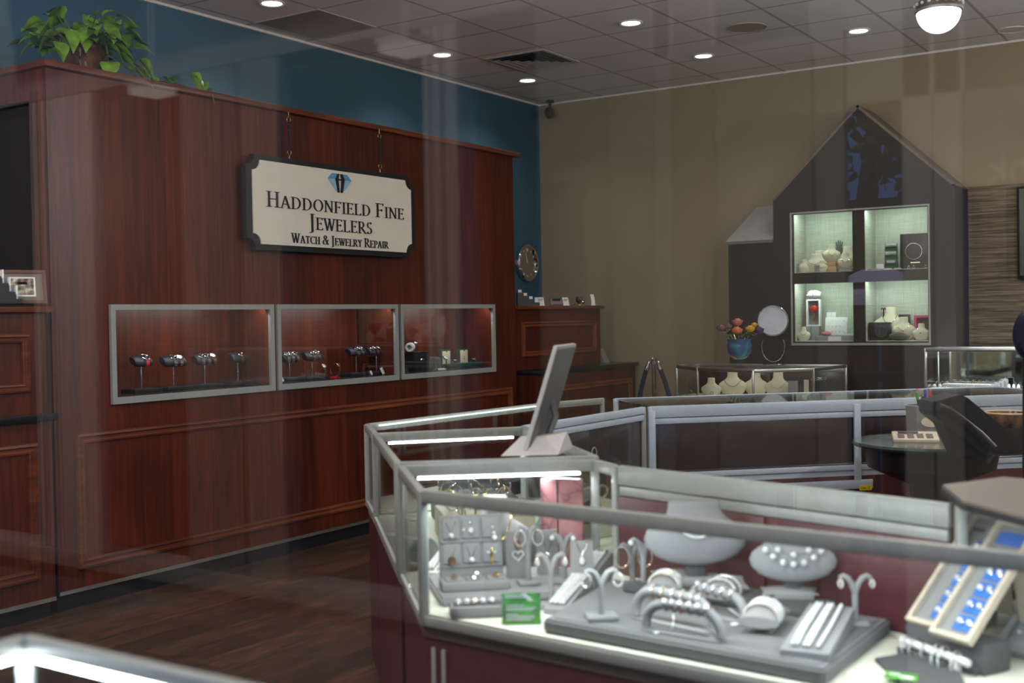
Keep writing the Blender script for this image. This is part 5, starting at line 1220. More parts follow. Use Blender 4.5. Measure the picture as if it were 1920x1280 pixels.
for i, px in enumerate((1750, 1760)):
    P = (gx(px, 9.62), 9.66, ZG); t = thing('ring_cone', f'pale ring finger at the left end of the right showcase, {["outer", "inner"][i]} one', 'ring holder', P); MB().lathe([(0, 0), (.018, 0), (.018, .04), (.014, .07), (0, .078)], 14).build('cone', 'white', t); MB().ring((0, 0, .055), .018, .0022, (.1, 0, 1), 14, 5).build('ring', 'silver', t)
# ================================================================== TILTED SCREEN ON THE ANGLED CASE
RIGHT = Vector([float(v) for v in RW[:, 0]]); RIGHT.z = 0; RIGHT.normalize()
FWD = Vector((-RIGHT.y, RIGHT.x, 0))
YAW = math.atan2(RIGHT.y, RIGHT.x)
p0 = Vector(at(988, 853, ZT+.004))
t = thing('tilted_screen', 'thin grey tilted screen on a pale foot, standing on the angled showcase', 'screen', p0)
ax_ = (RIGHT*.26+FWD*.965)*.30; up_ = RIGHT*.105+Vector((0, 0, .338)); nn_ = ax_.cross(up_).normalized()
b0 = Vector((0, 0, .012))
def slab(a, b, c, d, th, n, m_, nm, par): 
    m = MB(); vs = [a, b, c, d, a+n*th, b+n*th, c+n*th, d+n*th]
    m._new([tuple(v) for v in vs], [(0, 1, 2, 3), (7, 6, 5, 4), (0, 4, 5, 1), (1, 5, 6, 2), (2, 6, 7, 3), (3, 7, 4, 0)])
    bmesh.ops.bevel(m.bm, geom=m.bm.edges[:], offset=.002, segments=2, affect='EDGES'); return m.build(nm, m_, par)
slab(b0, b0+ax_, b0+ax_+up_, b0+up_, .014, nn_ if nn_.dot(RIGHT) < 0 else -nn_, 'grey_light_plastic', 'casing', t)
nf = nn_ if nn_.dot(RIGHT) > 0 else -nn_
slab(b0+ax_*.04+up_*.03, b0+ax_*.96+up_*.03, b0+ax_*.96+up_*.97, b0+ax_*.04+up_*.97, .0035, nf, 'grey_plastic', 'screen_face', t)
ft = MB().loft([[tuple(RIGHT*x+FWD*y+Vector((0, 0, z))) for x, y in ((-.085, -.015), (.10, -.01), (.16, .20), (.0, .22))] if z < .01 else [tuple(RIGHT*x+FWD*y+Vector((0, 0, z))) for x, y in ((-.02, .05), (.06, .05), (.14, .19), (.04, .20))] for z in (0, .055)], True, False); ft.build('foot', 'grey_light_plastic', t)
MB().tube([tuple(b0+ax_*.5+RIGHT*.02), tuple(b0+ax_*.5+up_*.3+RIGHT*.03), tuple(b0+ax_*.5+up_*.45)], .012, 10).build('hinge_arm', 'grey_plastic', t)
# watches and chains lying inside the angled case behind
ZI = ZD+.001
def flat_tray(name, lab, corners, z, h, m_, cat='tray', bev=.006, padm=None):
    P = [at(px, py, z) for px, py in corners]; c = (sum(q[0] for q in P)/len(P), sum(q[1] for q in P)/len(P))
    pts = [(q[0]-c[0], q[1]-c[1]) for q in P]
    a = sum(pts[i][0]*pts[(i+1) % len(pts)][1]-pts[(i+1) % len(pts)][0]*pts[i][1] for i in range(len(pts)))
    if a < 0: pts = pts[::-1]
    t = thing(name, lab, cat, (c[0], c[1], z-h))
    m = MB().prism(pts, 0, h); bmesh.ops.bevel(m.bm, geom=m.bm.edges[:], offset=bev, segments=3, affect='EDGES'); m.build('tray_body', m_, t)
    if padm: MB().prism(inset(pts, .022), h-.001, h+.002).build('pad', padm, t)
    return t
def along(p, q, u): return tuple(p[i]+(q[i]-p[i])*u for i in range(3))
B_c = Vector((-2.40, 3.45, 0)); bd = Vector((.70, -.71, 0)); bn = Vector((.71, .70, 0))
for j, (u, v, lb) in enumerate(((-.22, .0, 'dark velvet tray of bangles inside the angled showcase, nearer the wood wall'), (.13, -.03, 'pale tray of bangles inside the angled showcase, under the screen'))):
    c = B_c+bd*u+bn*v; t = thing('bangle_tray', lb, 'tray', (c.x, c.y, ZI), -PI/4)
    MB().box((0, 0, .05), (.34, .30, .10), .006).build('tray_body', 'grey_dk' if j == 0 else 'wood_lt', t)
    rg = random.Random(j)
    for i in range(9): MB().ring((-.13+.13*(i % 3), -.10+.10*(i//3), .128), .032, .0034, (rg.uniform(-1, 1), rg.uniform(-1, 1), .25), 18, 6).build('bangle', 'silver' if rg.random() < .65 else 'gold', t)
for j in range(5):
    c = Vector((-2.93, 4.18+.27*j, ZI)); t = thing('bangle_tray', f'grey tray of chains inside the long showcase, {["nearest", "second", "third", "fourth", "farthest"][j]} of five', 'tray', c, 0, 'chain trays inside the long showcase')
    MB().box((0, 0, .03), (.30, .23, .06), .006).build('tray_body', 'grey_dk', t)
    for i in range(4): MB().ring((-.09+.06*i, .02*(i % 2), .070), .03, .003, (.2, .2, 1), 16, 6).build('chain', 'silver' if (i+j) % 2 else 'gold', t)

# ================================================================== CONTENTS OF THE FRONT CASE
def earring_stand(px, pyb, pyt, wpx, lab, pair=None, m_='grey_lt', z=ZI, yaw=0.0, base='grey_lt', hoop_r=.016, bw=46, which=''):
    p = at(px, pyb, z); k = mpp(p); H = (pyb-pyt)*k; W = wpx*k/2
    t = thing('earring_stand', lab, 'earring stand', p, YAW+yaw)
    rs = max(.006, 6.5*k)
    MB().box((0, 0, .006), (bw*k, bw*k*.8, .012), .004).build('base', base, t)
    MB().tube([(0, 0, .011), (0, 0, H*.35), (0, 0, H*.74)], [rs*.85, rs*.8, rs*1.0], 10).build('stem', m_, t)
    tips = []
    for s in (-1, 1):
        pts = [(s*W*.02, 0, H*.66), (s*W*.22, 0, H*.82), (s*W*.45, 0, H*.93), (s*W*.75, 0, H*.975), (s*W, 0, H*.93)]
        MB().tube(pts, [rs*.9, rs*.9, rs*.85, rs*.8, rs*.75], 10).build('arm', m_, t); tips.append(Vector((s*W, 0, H*.93)))
    if pair:
        kind, metal, desc, grp = pair
        for s, tp in zip(('left', 'right'), tips):
            q = Matrix.Rotation(YAW+yaw, 3, 'Z') @ (tp+Vector((0, -rs*1.1, 0)))+Vector(p)
            e = thing('earring', f'{desc} on {s} arm of {which}', 'earring', q, YAW+yaw, grp)
            if kind == 'hoop':
                MB().ring((0, -.002, -hoop_r*.9), hoop_r, .0018, (.65, 1, 0), 26, 6, .72).build('hoop', metal, e); MB().ring((0, -.0035, -hoop_r*.9), hoop_r, .0011, (.65, 1, 0), 26, 6, .72).build('pave', 'gem', e)
            elif kind == 'huggie':
                MB().ring((0, -.002, -.009), .0085, .0034, (1, .5, 0), 16, 8, .8).build('hoop', metal, e); MB().ring((0, -.004, -.010), .0088, .0025, (1, .5, 0), 16, 8, .8).build('pave', 'gem', e)
            else:
                MB().ball((0, -.003, 0), .0075, 8).build('stone', 'gem', e); MB().lathe([(.005, 0), (.0085, .003), (.0088, .005), (0, .005)], 12, T=tr(0, .003, 0) @ rx(PI/2)).build('setting', metal, e)
    return t
def neck_slab(px, pyb, pyt, wpx, lab, m_, z=ZI, yaw=0.0, lean=.18):
    p = at(px, pyb, z); k = mpp(p); H = (pyb-pyt)*k; W = wpx*k/2
    t = thing('pendant_stand', lab, 'pendant stand', p, YAW+yaw)
    rows = []
    for i in range(9):
        u = i/8; y_ = lean*H*u+.03*H*math.sin(PI*u)*-1; w = W*(1.0-.10*u); zz = H*u
        if u > .9: y_ += .02*H
        rows.append([(-w, y_+.05*W, zz), (-w*.5, y_-.07*W, zz), (0, y_-.10*W, zz), (w*.5, y_-.07*W, zz), (w, y_+.05*W, zz), (w, y_+.05*W+.008, zz), (0, y_-.10*W+.009, zz), (-w, y_+.05*W+.008, zz)])
    MB().loft(rows, True, True).build('panel', m_, t, sharp=50)
    MB().quad((-W*.4, lean*H*.75+.01, H*.75), (W*.4, lean*H*.75+.01, H*.75), (W*.4, H*.42, 0), (-W*.4, H*.42, 0), .003).build('easel_leg', m_, t)
    return t, H, W, lean
def slab_necklace(st, lab, m_, drop, spread=.62, pend=None, group=None):
    t_, H, W, lean = st; n = thing('necklace', lab, 'necklace', t_.location, t_.rotation_euler.z, group)
    def S(x, zf): return (x, lean*H*zf-.03*H*math.sin(PI*zf)-.10*W-.004+abs(x/W)*.15*W, H*zf)
    pts = [S(-W*spread, .97), S(-W*spread*.5, (.97+drop)/2), S(0, drop), S(W*spread*.5, (.97+drop)/2), S(W*spread, .97)]
    MB().tube(pts, .0011, 5).build('chain', m_, n)
    q = S(0, drop)
    if pend == 'heart':
        hp = []
        for i in range(24):
            a = 2*PI*i/24; hp.append((q[0]+.0010*16*math.sin(a)**3, q[1]-.003, q[2]-.018+.0010*(13*math.cos(a)-5*math.cos(2*a)-2*math.cos(3*a)-math.cos(4*a))))
        MB().tube(hp, .0026, 6, True).build('heart_pendant', 'gem', n); MB().ring((q[0], q[1]-.003, q[2]+.014), .013, .0026, (0, 1, 0), 20, 6, .6).build('loop', 'rose', n)
    elif pend == 'drop':
        MB().lathe([(0, .022), (.003, .014), (.008, .004), (.0085, -.002), (.005, -.008), (0, -.010)], 12, T=tr(q[0], q[1]-.004, q[2]-.018), sy=.6).build('teardrop', 'gem', n); MB().ring((q[0], q[1]-.002, q[2]-.020), .010, .0013, (0, 1, 0), 18, 5, .85).build('bezel', 'silver', n)
    else: MB().ball((q[0], q[1]-.003, q[2]-.006), .0065, 10).build('pendant', 'gem', n); MB().ring((q[0], q[1]-.002, q[2]-.006), .0068, .0012, (0, 1, 0), 14, 5).build('setting', m_, n)
    return n

# low grey platform at the left, with the hinged pendant box
plat = flat_tray('display_platform', 'low grey suede platform under the hinged pendant box, left end of front case', [(801, 1082), (827, 1123), (1070, 1108), (1128, 1066), (850, 1055)], ZI+.022, .022, 'grey_lt', 'riser')
zp = ZI+.0225
p = at(893, 1108, zp); k = mpp(p); yb_ = YAW+.17
t = thing('pendant_box', 'open grey suede hinged box displaying nine pendants in three rows', 'jewellery box', p, yb_)
wb = 64*k; hb_ = 128*k; db = .088; th = .026
MB().box((0, db/2, th/2), (2*wb, db, th), .005).build('tray', 'grey_fab', t)
ql = tr(0, db, .006) @ rx(-.20)
MB().b2((-wb*.95, -.012, 0), (wb*.95, .012, hb_), .004, T=ql).build('lid', 'grey_fab', t)
SPOT = []
for r_i in range(2):
    MB().b2((-wb*.92, -.019, hb_*(.26+.36*r_i)-.006), (wb*.92, -.012, hb_*(.26+.36*r_i)), .002, T=ql).build('ledge', 'grey_lt', t)
    for c_i in range(3):
        x = (c_i-1)*wb*.60; z0 = hb_*(.28+.37*r_i); z1 = z0+hb_*.30
        MB().b2((x-wb*.26, -.020, z0), (x+wb*.26, -.0125, z1), .003, T=ql).build('pad', 'grey_lt', t)
        SPOT.append((ql @ Vector((x, -.021, z1-.008)), hb_*.25, r_i, c_i))
for c_i in range(3):
    x = (c_i-1)*wb*.62; MB().box((x, db*.42, th+.002), (wb*.5, db*.6, .006), .002).build('pad', 'grey_lt', t)
    SPOT.append((Vector((x, db*.22, th+.010)), 0, 2, c_i))
DESC = {(1, 0): ('long V chain with a round diamond', 'V'), (1, 1): ('short bail with a round diamond', 'R'), (1, 2): ('two diamonds set as a drop', 'D'), (0, 0): ('large round gold medallion', 'M'), (0, 1): ('small V chain with a pear diamond', 'V'), (0, 2): ('gold and diamond cross', 'X'), (2, 0): ('round orange-gold pendant', 'P'), (2, 1): ('silver bow pendant', 'B'), (2, 2): ('round pale gold pendant', 'P')}
for q, ln, r_i, c_i in SPOT:
    d_, kd = DESC[(r_i, c_i)]; w = Matrix.Rotation(yb_, 3, 'Z') @ q+Vector(p)
    e = thing('pendant', f'{d_}, {["lower", "upper", "front"][r_i]} row {["left", "middle", "right"][c_i]} of the hinged pendant box', 'pendant', w, yb_, 'pendants in the hinged box')
    L_ = max(ln, .001); sl = -.20
    def D(x, z): return (x, -math.sin(.2)*0-.001-z*-.2*1.0 if False else z*.2-.003, z)
    if kd == 'V':
        MB().tube([D(-.014, 0), D(0, -L_*.72), D(.014, 0)], .0011, 5).build('chain', 'silver', e); MB().ball(D(0, -L_*.80), .008, 10).build('stone', 'gem', e)
    elif kd == 'R': MB().ball(D(0, -.004), .0045, 8).build('bail', 'silver', e); MB().ball(D(0, -.026), .009, 10).build('stone', 'gem', e); MB().ball(D(-.020, -.024), .005, 8).build('stone', 'gem', e)
    elif kd == 'D': MB().ball(D(.006, -.020), .004, 8).build('stone', 'gem', e); MB().ball(D(.010, -.036), .006, 8).build('stone', 'gem', e); MB().ball(D(.011, -.049), .008, 8).build('stone', 'pearl', e)
    elif kd == 'M':
        MB().tube([D(.010, 0), D(.010, -.012), D(0, -L_*.5)], .0011, 5).build('chain', 'gold', e); MB().lathe([(0, 0), (.0125, 0), (.0125, .003), (0, .004)], 20, T=tr(*D(0, -L_*.80)) @ rx(PI/2)).build('medallion', 'rose', e)
    elif kd == 'X': MB().box(D(0, -.030), (.007, .004, .046), .001).build('upright', 'gold', e); MB().box(D(0, -.020), (.028, .0045, .007), .001).build('crossbar', 'gem', e)
    elif kd == 'B': MB().ring((0, 0, .004), .010, .0024, (0, -.6, 1), 16, 6, 1.4).build('bow', 'silver', e); MB().ball((0, 0, .004), .004, 8).build('stone', 'gem', e)
    else: MB().lathe([(0, 0), (.009, 0), (.010, .004), (0, .008)], 16).build('disc', 'rose' if c_i == 0 else 'gold', e); MB().ball((0, .006, .006), .003, 6).build('bail', 'maroon', e)
# stud box in front of the platform
p = at(898, 1158, ZI); k = mpp(p); ys_ = YAW+.12
t = thing('stud_box', 'low grey suede box with stud earrings, in front of the hinged pendant box', 'jewellery box', p, ys_); wS = 53*k; dS = .062; hS = .030
MB().b2((-wS, -.004, 0), (wS, dS, hS), .006).build('box', 'grey_fab', t)
MB().b2((-wS*.88, .006, hS-.002), (wS*.88, dS-.014, hS+.0015)).build('slot_pad', 'grey_dk', t)
for s in (-.29, .29): MB().b2((wS*s-.0015, .006, hS+.0016), (wS*s+.0015, dS-.014, hS+.004)).build('divider', 'grey_fab', t)
for i, (u, m_, lb) in enumerate(((-.70, 'gem', 'round diamond stud, first from the left in the low stud box'), (-.40, 'gem', 'round diamond stud, second from the left in the low stud box'), (-.12, 'pearl', 'rose pearl stud, third from the left in the low stud box'), (.16, 'gem', 'round diamond stud, fourth from the left in the low stud box'), (.48, 'gem', 'round diamond stud beside the green leaflet in the low stud box'))):
    q = Matrix.Rotation(ys_, 3, 'Z') @ Vector((wS*u, .018, hS+.010))+Vector(p); e = thing('stud_earring', lb, 'earring', q, ys_, 'studs in the low grey box'); MB().ball((0, 0, 0), .0088, 10).build('stone', m_, e); MB().ring((0, 0, -.003), .0078, .0014, (0, 0, 1), 16, 5).build('setting', 'silver' if m_ == 'gem' else 'rose', e)
# green leaflet in acrylic
p = at(978, 1170, ZI); k = mpp(p); t = thing('acrylic_leaflet', 'small green printed leaflet in clear acrylic beside the stud box', 'leaflet', p, YAW+.0)
wl_, hl_ = 36*k, 58*k; q = rx(-.12)
MB().b2((-wl_, -.001, 0), (wl_, .001, hl_), T=q).build('card', 'green_card', t); MB().b2((-wl_-.003, -.006, 0), (wl_+.003, -.0035, hl_+.003), T=q).build('acrylic_front', 'clear', t); MB().b2((-wl_-.003, .004, 0), (wl_+.003, .03, .004)).build('acrylic_foot', 'clear', t)
rg = random.Random(3)
for i, (zf, w0, w1) in enumerate(((.93, -.85, .1), (.86, -.85, .5), (.60, -.8, .15), (.52, -.8, .75), (.46, -.8, .6), (.32, -.8, -.2), (.26, -.8, .7), (.20, -.8, .65), (.14, -.8, .5))): MB().b2((wl_*w0, -.0016, hl_*zf-.0013), (wl_*w1, -.0011, hl_*zf+.0013), T=q).build('text_line', 'white', t)
MB().quad(tuple(q @ Vector((wl_*.0, -.0016, hl_*.98))), tuple(q @ Vector((wl_*.25, -.0016, hl_*.98))), tuple(q @ Vector((wl_*.65, -.0016, hl_*.74))), tuple(q @ Vector((wl_*.38, -.0016, hl_*.74))), .0005).build('swoosh', 'white', t)

s1 = neck_slab(972, 1082, 997, 45, 'grey suede pendant stand holding the heart pendant, right of the hinged box', 'grey_fab', zp, .12); slab_necklace(s1, 'rose gold loop and diamond heart pendant on the grey stand', 'rose', .62, .3, 'heart')
s2 = neck_slab(1028, 1076, 996, 42, 'grey suede pendant stand with a fine V chain, behind the forked earring stand', 'grey_fab', zp, .05); slab_necklace(s2, 'fine silver V chain with single diamond on the middle pendant stand', 'silver', .50, .62)
s3 = neck_slab(1092, 1102, 1017, 46, 'grey suede pendant stand with a teardrop, nearest the corner post', 'grey_fab', zp, -.05); slab_necklace(s3, 'pale blue teardrop pendant on the stand nearest the corner post', 'silver', .72, .45, 'drop')
earring_stand(991, 1095, 985, 34, 'grey single-post earring stand between two pendant stands', ('hoop', 'rose', 'gold diamond hoop', 'hoops on the single-post stand'), 'grey_fab', zp, .2, 'grey_lt', .022, 40, 'the stand between two pendant stands')
earring_stand(1034, 1138, 1036, 52, 'slim forked grey earring stand before the middle pendant stand', ('huggie', 'rose', 'small drop earring', 'drop earrings on the slim forked stand'), 'grey_fab', ZI, .05, 'grey_lt', which='the slim forked stand')
earring_stand(1058, 1092, 1000, 40, 'short grey earring stand behind the teardrop pendant stand', ('stud', 'silver', 'sparkling stud', 'studs on the short rear stand'), 'grey_fab', zp, -.2, 'grey_lt', which='the short stand behind the teardrop pendant')
# long bracelet ramp in the middle
def wedge(px0, py0, px1, py1, wpx, h1, lab, z=ZI, m_='grey_lt', n=3, labs=(), mets=(), grp='bracelets'):
    a, b = Vector(at(px0, py0, z)), Vector(at(px1, py1, z)); e = b-a; L_ = e.length; yaw = math.atan2(e.y, e.x); k = mpp(a); W = wpx*k/2
    t = thing('bracelet_ramp', lab, 'bracelet stand', a, yaw)
    MB().prism([(0, 0), (L_, 0), (L_, h1*.9), (L_-.008, h1), (L_-.02, h1), (0, .014)], -W, W, T=Matrix(((1, 0, 0, 0), (0, 0, 1, 0), (0, 1, 0, 0), (0, 0, 0, 1)))).build('wedge', m_, t)
    sl = (h1-.014)/(L_-.02)
    for i in range(n):
        y = -W*.7+1.4*W*(i+.5)/n
        g = thing('bracelet', labs[i], 'bracelet', a, yaw, grp)
        MB().tube([(L_*.06, y, .014+sl*L_*.06+.0055), (L_*.5, y+.003*(i-1), .014+sl*L_*.5+.0055), (L_-.03, y, h1+.003), (L_-.008, y, h1+.0048)], .0042, 6).build('band', mets[i], g)
        c = MB()
        for j in range(26):
            u = .07+.86*j/25
            for oy in ((-.0048, .0048) if i else (0,)): c.ball((L_*u*.97, y+oy+.003*(i-1)*math.sin(PI*u), min(.014+sl*L_*u, h1)+.0074), .0050, 6)
        c.build('stone_line', 'gem', g)['kind'] = 'stuff'
    return t
wedge(1040, 1152, 1132, 1088, 44, .085, 'grey wedge ramp of tennis bracelets in the middle of the front case', ZI, 'grey_lt', 3, ['pave diamond bracelet, upper left line on the middle wedge ramp', 'mixed gold diamond bracelet, centre line on the middle wedge ramp', 'pave diamond bracelet, lower right line on the middle wedge ramp'], ['silver', 'gold', 'silver'], 'bracelets on the middle wedge ramp')

# big grey tray with dark edge and a second tray on it
zt1 = ZI+.034
big = flat_tray('display_tray', 'large dark-edged grey suede tray across the front of the case', [(1018, 1160), (1546, 1256), (1670, 1160), (1146, 1084)], zt1, .034, 'grey_mid', 'tray', .006, 'grey_mid')
zt1 += .0025
inn = flat_tray('display_tray', 'smaller raised dark grey tray under the two necklace busts', [(1165, 1094), (1508, 1142), (1572, 1126), (1246, 1076)], zt1+.022, .022, 'grey_dk', 'tray', .005, 'grey_dk')
zt2 = zt1+.0245
earring_stand(1128, 1160, 1066, 60, 'pale square-based earring stand at the left edge of the large tray', ('hoop', 'silver', 'thin silver hoop', 'hoops on the square-based stand'), 'grey_lt', zt1, .1, 'grey_lt', .017, 58, 'the pale square-based stand')
# gold hoop stands at the back left of the tray
earring_stand(1186, 1098, 1018, 44, 'grey earring stand with tall gold hoops by the corner post', ('hoop', 'gold', 'tall gold hoop', 'tall gold hoops by the corner post'), 'grey_lt', ZI+.001, .15, 'grey_lt', .030, 40, 'the stand by the corner post')
earring_stand(1207, 1106, 1008, 48, 'tall grey forked earring stand left of the large bust', ('stud', 'silver', 'round diamond stud', 'studs on the tall forked stand'), 'grey_lt', zt1, .05, 'grey_lt', which='the tall forked stand left of the large bust')
# two busts
p = at(1306, 1096, zt2); k = mpp(p); Hb = 116*k
b = bust('necklace_bust', 'large grey suede necklace bust wearing a single diamond line', p, YAW+.02, Hb, 'grey_lt', LOW, None, 0, .056, cat='necklace bust'); necklace('single diamond line necklace on the large grey bust', b, Hb, 'gem', .0034, .46, .42, .70, LOW, 0, .056, pow_=1.9)
p = at(1488, 1122, zt2-.003); k = mpp(p); Hb2 = 96*k
b = bust('necklace_bust', 'smaller tilted grey suede bust with two strands of spaced diamonds', p, YAW-.18, Hb2, 'grey_lt', LOW, None, -.05, .044)
necklace('longer strand of spaced diamonds on the smaller tilted bust', b, Hb2, 'silver', .0011, .36, .58, .66, LOW, -.05, .044, beads=(1, 4, 8, 12, 16, 20, 23)); necklace('shorter strand of spaced diamonds on the smaller tilted bust', b, Hb2, 'silver', .0011, .54, .44, .74, LOW, -.05, .044, beads=(4, 12, 20))
# pillows
def jpillow(px, py, wpx, hpx, lab, m_, z, yaw=0.0, tilt=.35, dpx=None, grp=None):
    p = at(px, py, z); k = mpp(p); t = thing('jewellery_pillow', lab, 'jewellery pillow', p, YAW+yaw, grp); d = (dpx or wpx*.75)*k; h = hpx*k
    pillow(MB(), wpx*k, d, h, T=tr(0, 0, h*.5+math.sin(tilt)*d*.42) @ rx(tilt)).build('pillow', m_, t); return t, k, d, h
jpillow(1262, 1093, 74, 18, 'grey satin pillow behind the bangles, left of the large bust foot', 'grey_fab', zt2, .1, .2)
jpillow(1362, 1106, 74, 18, 'grey satin pillow right of the large bust foot', 'grey_fab', zt2, .05, .2)
def bangle_pillow(px, py, wpx, lab, z, yaw, nb, labs, mets, grp, L=None):
    p = at(px, py, z); k = mpp(p); t = thing('jewellery_pillow', lab, 'jewellery pillow', p, YAW+yaw); W = wpx*k; R0 = .030
    Ln = L or W*1.25
    rows = []
    for i in range(13):
        u = -1+2*i/12; s = (1-.55*abs(u)**2.2); rows.append([((R0*1.25+(.012*abs(u)**2))*math.cos(2*PI*j/18)*1.0, u*Ln/2, R0*s*math.sin(2*PI*j/18)+R0) for j in range(18)])
    MB().loft(rows, True, True).build('cushion', 'grey_fab', t)
    for i in range(nb):
        y = -Ln*.22+Ln*.44*i/max(1, nb-1); q = Matrix.Rotation(YAW+yaw, 3, 'Z') @ Vector((0, y, R0))+Vector(p)
        g = thing('bangle', labs[i], 'bangle', q, YAW+yaw, grp); MB().ring((0, 0, .001), R0*1.16, .0034, (0, 1, .05), 36, 8, 1.0).build('band', mets[i], g)
        g.scale = (1.13, 1, 1); MB().ring((0, -.0012, .002), R0*1.19, .0026, (0, 1, .05), 36, 8).build('pave', 'gem', g)
    return t
bangle_pillow(1248, 1118, 56, 'grey bangle pillow left behind the arched ring bars', zt1, -.35, 3, ['diamond bangle, nearest on the left bangle pillow', 'silver bangle, middle on the left bangle pillow', 'gold bangle, farthest on the left bangle pillow'], ['gold', 'silver', 'gold'], 'bangles on the left pillow')
bangle_pillow(1356, 1130, 52, 'grey bangle pillow behind the rear ring bar', zt1, -.5, 2, ['wide pave bangle, nearer on the pillow behind the rear ring bar', 'wide pave bangle, farther on the pillow behind the rear ring bar'], ['silver', 'silver'], 'bangles behind the rear ring bar')
bangle_pillow(1432, 1178, 84, 'large grey bangle pillow with four diamond bangles near the ramp', zt1, -.42, 4, ['rose gold diamond bangle, nearest on the large bangle pillow', 'pave diamond bangle, second on the large bangle pillow', 'rose gold bangle, third on the large bangle pillow', 'gold bangle, farthest on the large bangle pillow'], ['rose', 'silver', 'rose', 'gold'], 'bangles on the large pillow', .13)
# arched ring bars
def ring_bar(px0, py0, px1, py1, hpx, lab, z, rings, grp, r=.0115):
    a, b = Vector(at(px0, py0, z)), Vector(at(px1, py1, z)); e = b-a; L_ = e.length; yaw = math.atan2(e.y, e.x); h = hpx*mpp(a)-r
    t = thing('ring_bar', lab, 'ring stand', a, yaw); R_ = min(h*.72, L_*.3)
    pts = [(0, 0, r)]+[(R_-R_*math.cos(q), 0, h-R_+R_*math.sin(q)) for q in [PI/2*i/8 for i in range(9)]]
    pts += [(L_-R_+R_*math.sin(q), 0, h-R_+R_*math.cos(q)) for q in [PI/2*i/8 for i in range(9)]]+[(L_, 0, r)]
    MB().tube(pts, r, 12).build('arch', 'grey_lt', t); MB().b2((-.004, -r, 0), (L_+.004, r, .006), .002).build('base_bar', 'grey_lt', t)
    ex = e.normalized()
    for i, (u, m_, st, lb) in enumerate(rings):
        q = a+ex*(L_*u)+Vector((0, 0, h)); g = thing('finger_ring', lb, 'ring', q, yaw, grp)
        MB().ring((0, 0, 0), r+.0026, .0021, (1, 0, 0), 22, 6).build('band', m_, g)
        if st: MB().ball((0, -r*.75, r*.95), st, 8).build('stone', 'gem', g)
        else: MB().ring((0, -.0008, .0008), r+.0032, .0013, (1, 0, 0), 22, 6).build('pave', 'gem', g)
    return t
O6 = ['first from the left', 'second from the left', 'third from the left', 'fourth from the left', 'fifth from the left', 'sixth from the left']
ring_bar(1296, 1143, 1398, 1172, 56, 'rear arched grey ring bar on the large tray', zt1, [(u, 'silver', .006, f'diamond ring, {O6[i]} on the rear arched bar') for i, u in enumerate((.18, .32, .48, .64, .80))], 'rings on the rear arched bar')
ring_bar(1193, 1160, 1336, 1190, 68, 'middle arched grey ring bar with plain gold hoops on the large tray', zt1, [(u, 'gold' if i < 4 else 'silver', 0, f'slim band ring, {O6[i]} on the middle arched bar') for i, u in enumerate((.25, .38, .52, .64, .77, .86))], 'rings on the middle arched bar')
ring_bar(1212, 1181, 1352, 1205, 62, 'front arched grey ring bar with diamond rings on the large tray', zt1, [(u, 'silver' if i != 2 else 'rose', .0078, f'large diamond ring, {O6[i]} on the front arched bar') for i, u in enumerate((.28, .38, .48, .60, .72, .84))], 'rings on the front arched bar')
for i, (px, py, px2, py2, lb) in enumerate(((1238, 1186, 1262, 1150, 'white string price tag lying under the left of the front ring bar'), (1325, 1196, 1318, 1172, 'white string price tag lying under the right of the front ring bar'), (1382, 1171, 1366, 1140, 'white string price tag lying under the rear ring bar'))):
    a = Vector(at(px, py, zt1)); c = Vector(at(px2, py2, zt1+.03)); t = thing('price_tag', lb, 'price tag', a, YAW+.3)
    MB().box((0, 0, .0022), (.030, .014, .003), .001).build('tag', 'tag', t); d = Matrix.Rotation(-(YAW+.3), 3, 'Z') @ (c-a)
    MB().tube([(.012, 0, .003), (.03, 0, .006), tuple(d*.6+Vector((.014, 0, 0))), tuple(d)], .0013, 5).build('string', 'tag', t)
wedge(1508, 1234, 1562, 1166, 92, .042, 'grey wedge ramp with three diamond bracelets at the right of the tray', zt1, 'grey_lt', 3, ['rose gold line bracelet, leftmost on the right wedge ramp', 'double diamond bracelet, middle of the right wedge ramp', 'wide pave bracelet, rightmost on the right wedge ramp'], ['rose', 'silver', 'silver'], 'bracelets on the right wedge ramp')
earring_stand(1604, 1172, 1076, 58, 'pale forked earring stand right of the ramp, against the maroon doors', ('huggie', 'rose', 'thick diamond huggie', 'huggies on the right forked stand'), 'grey_lt', zt1, -.05, 'grey_lt', which='the forked stand by the maroon doors')
jpillow(1480, 1118, 104, 16, 'flat grey satin pad in front of the tilted bust', 'grey_fab', zt2, -.12, .12, 40)

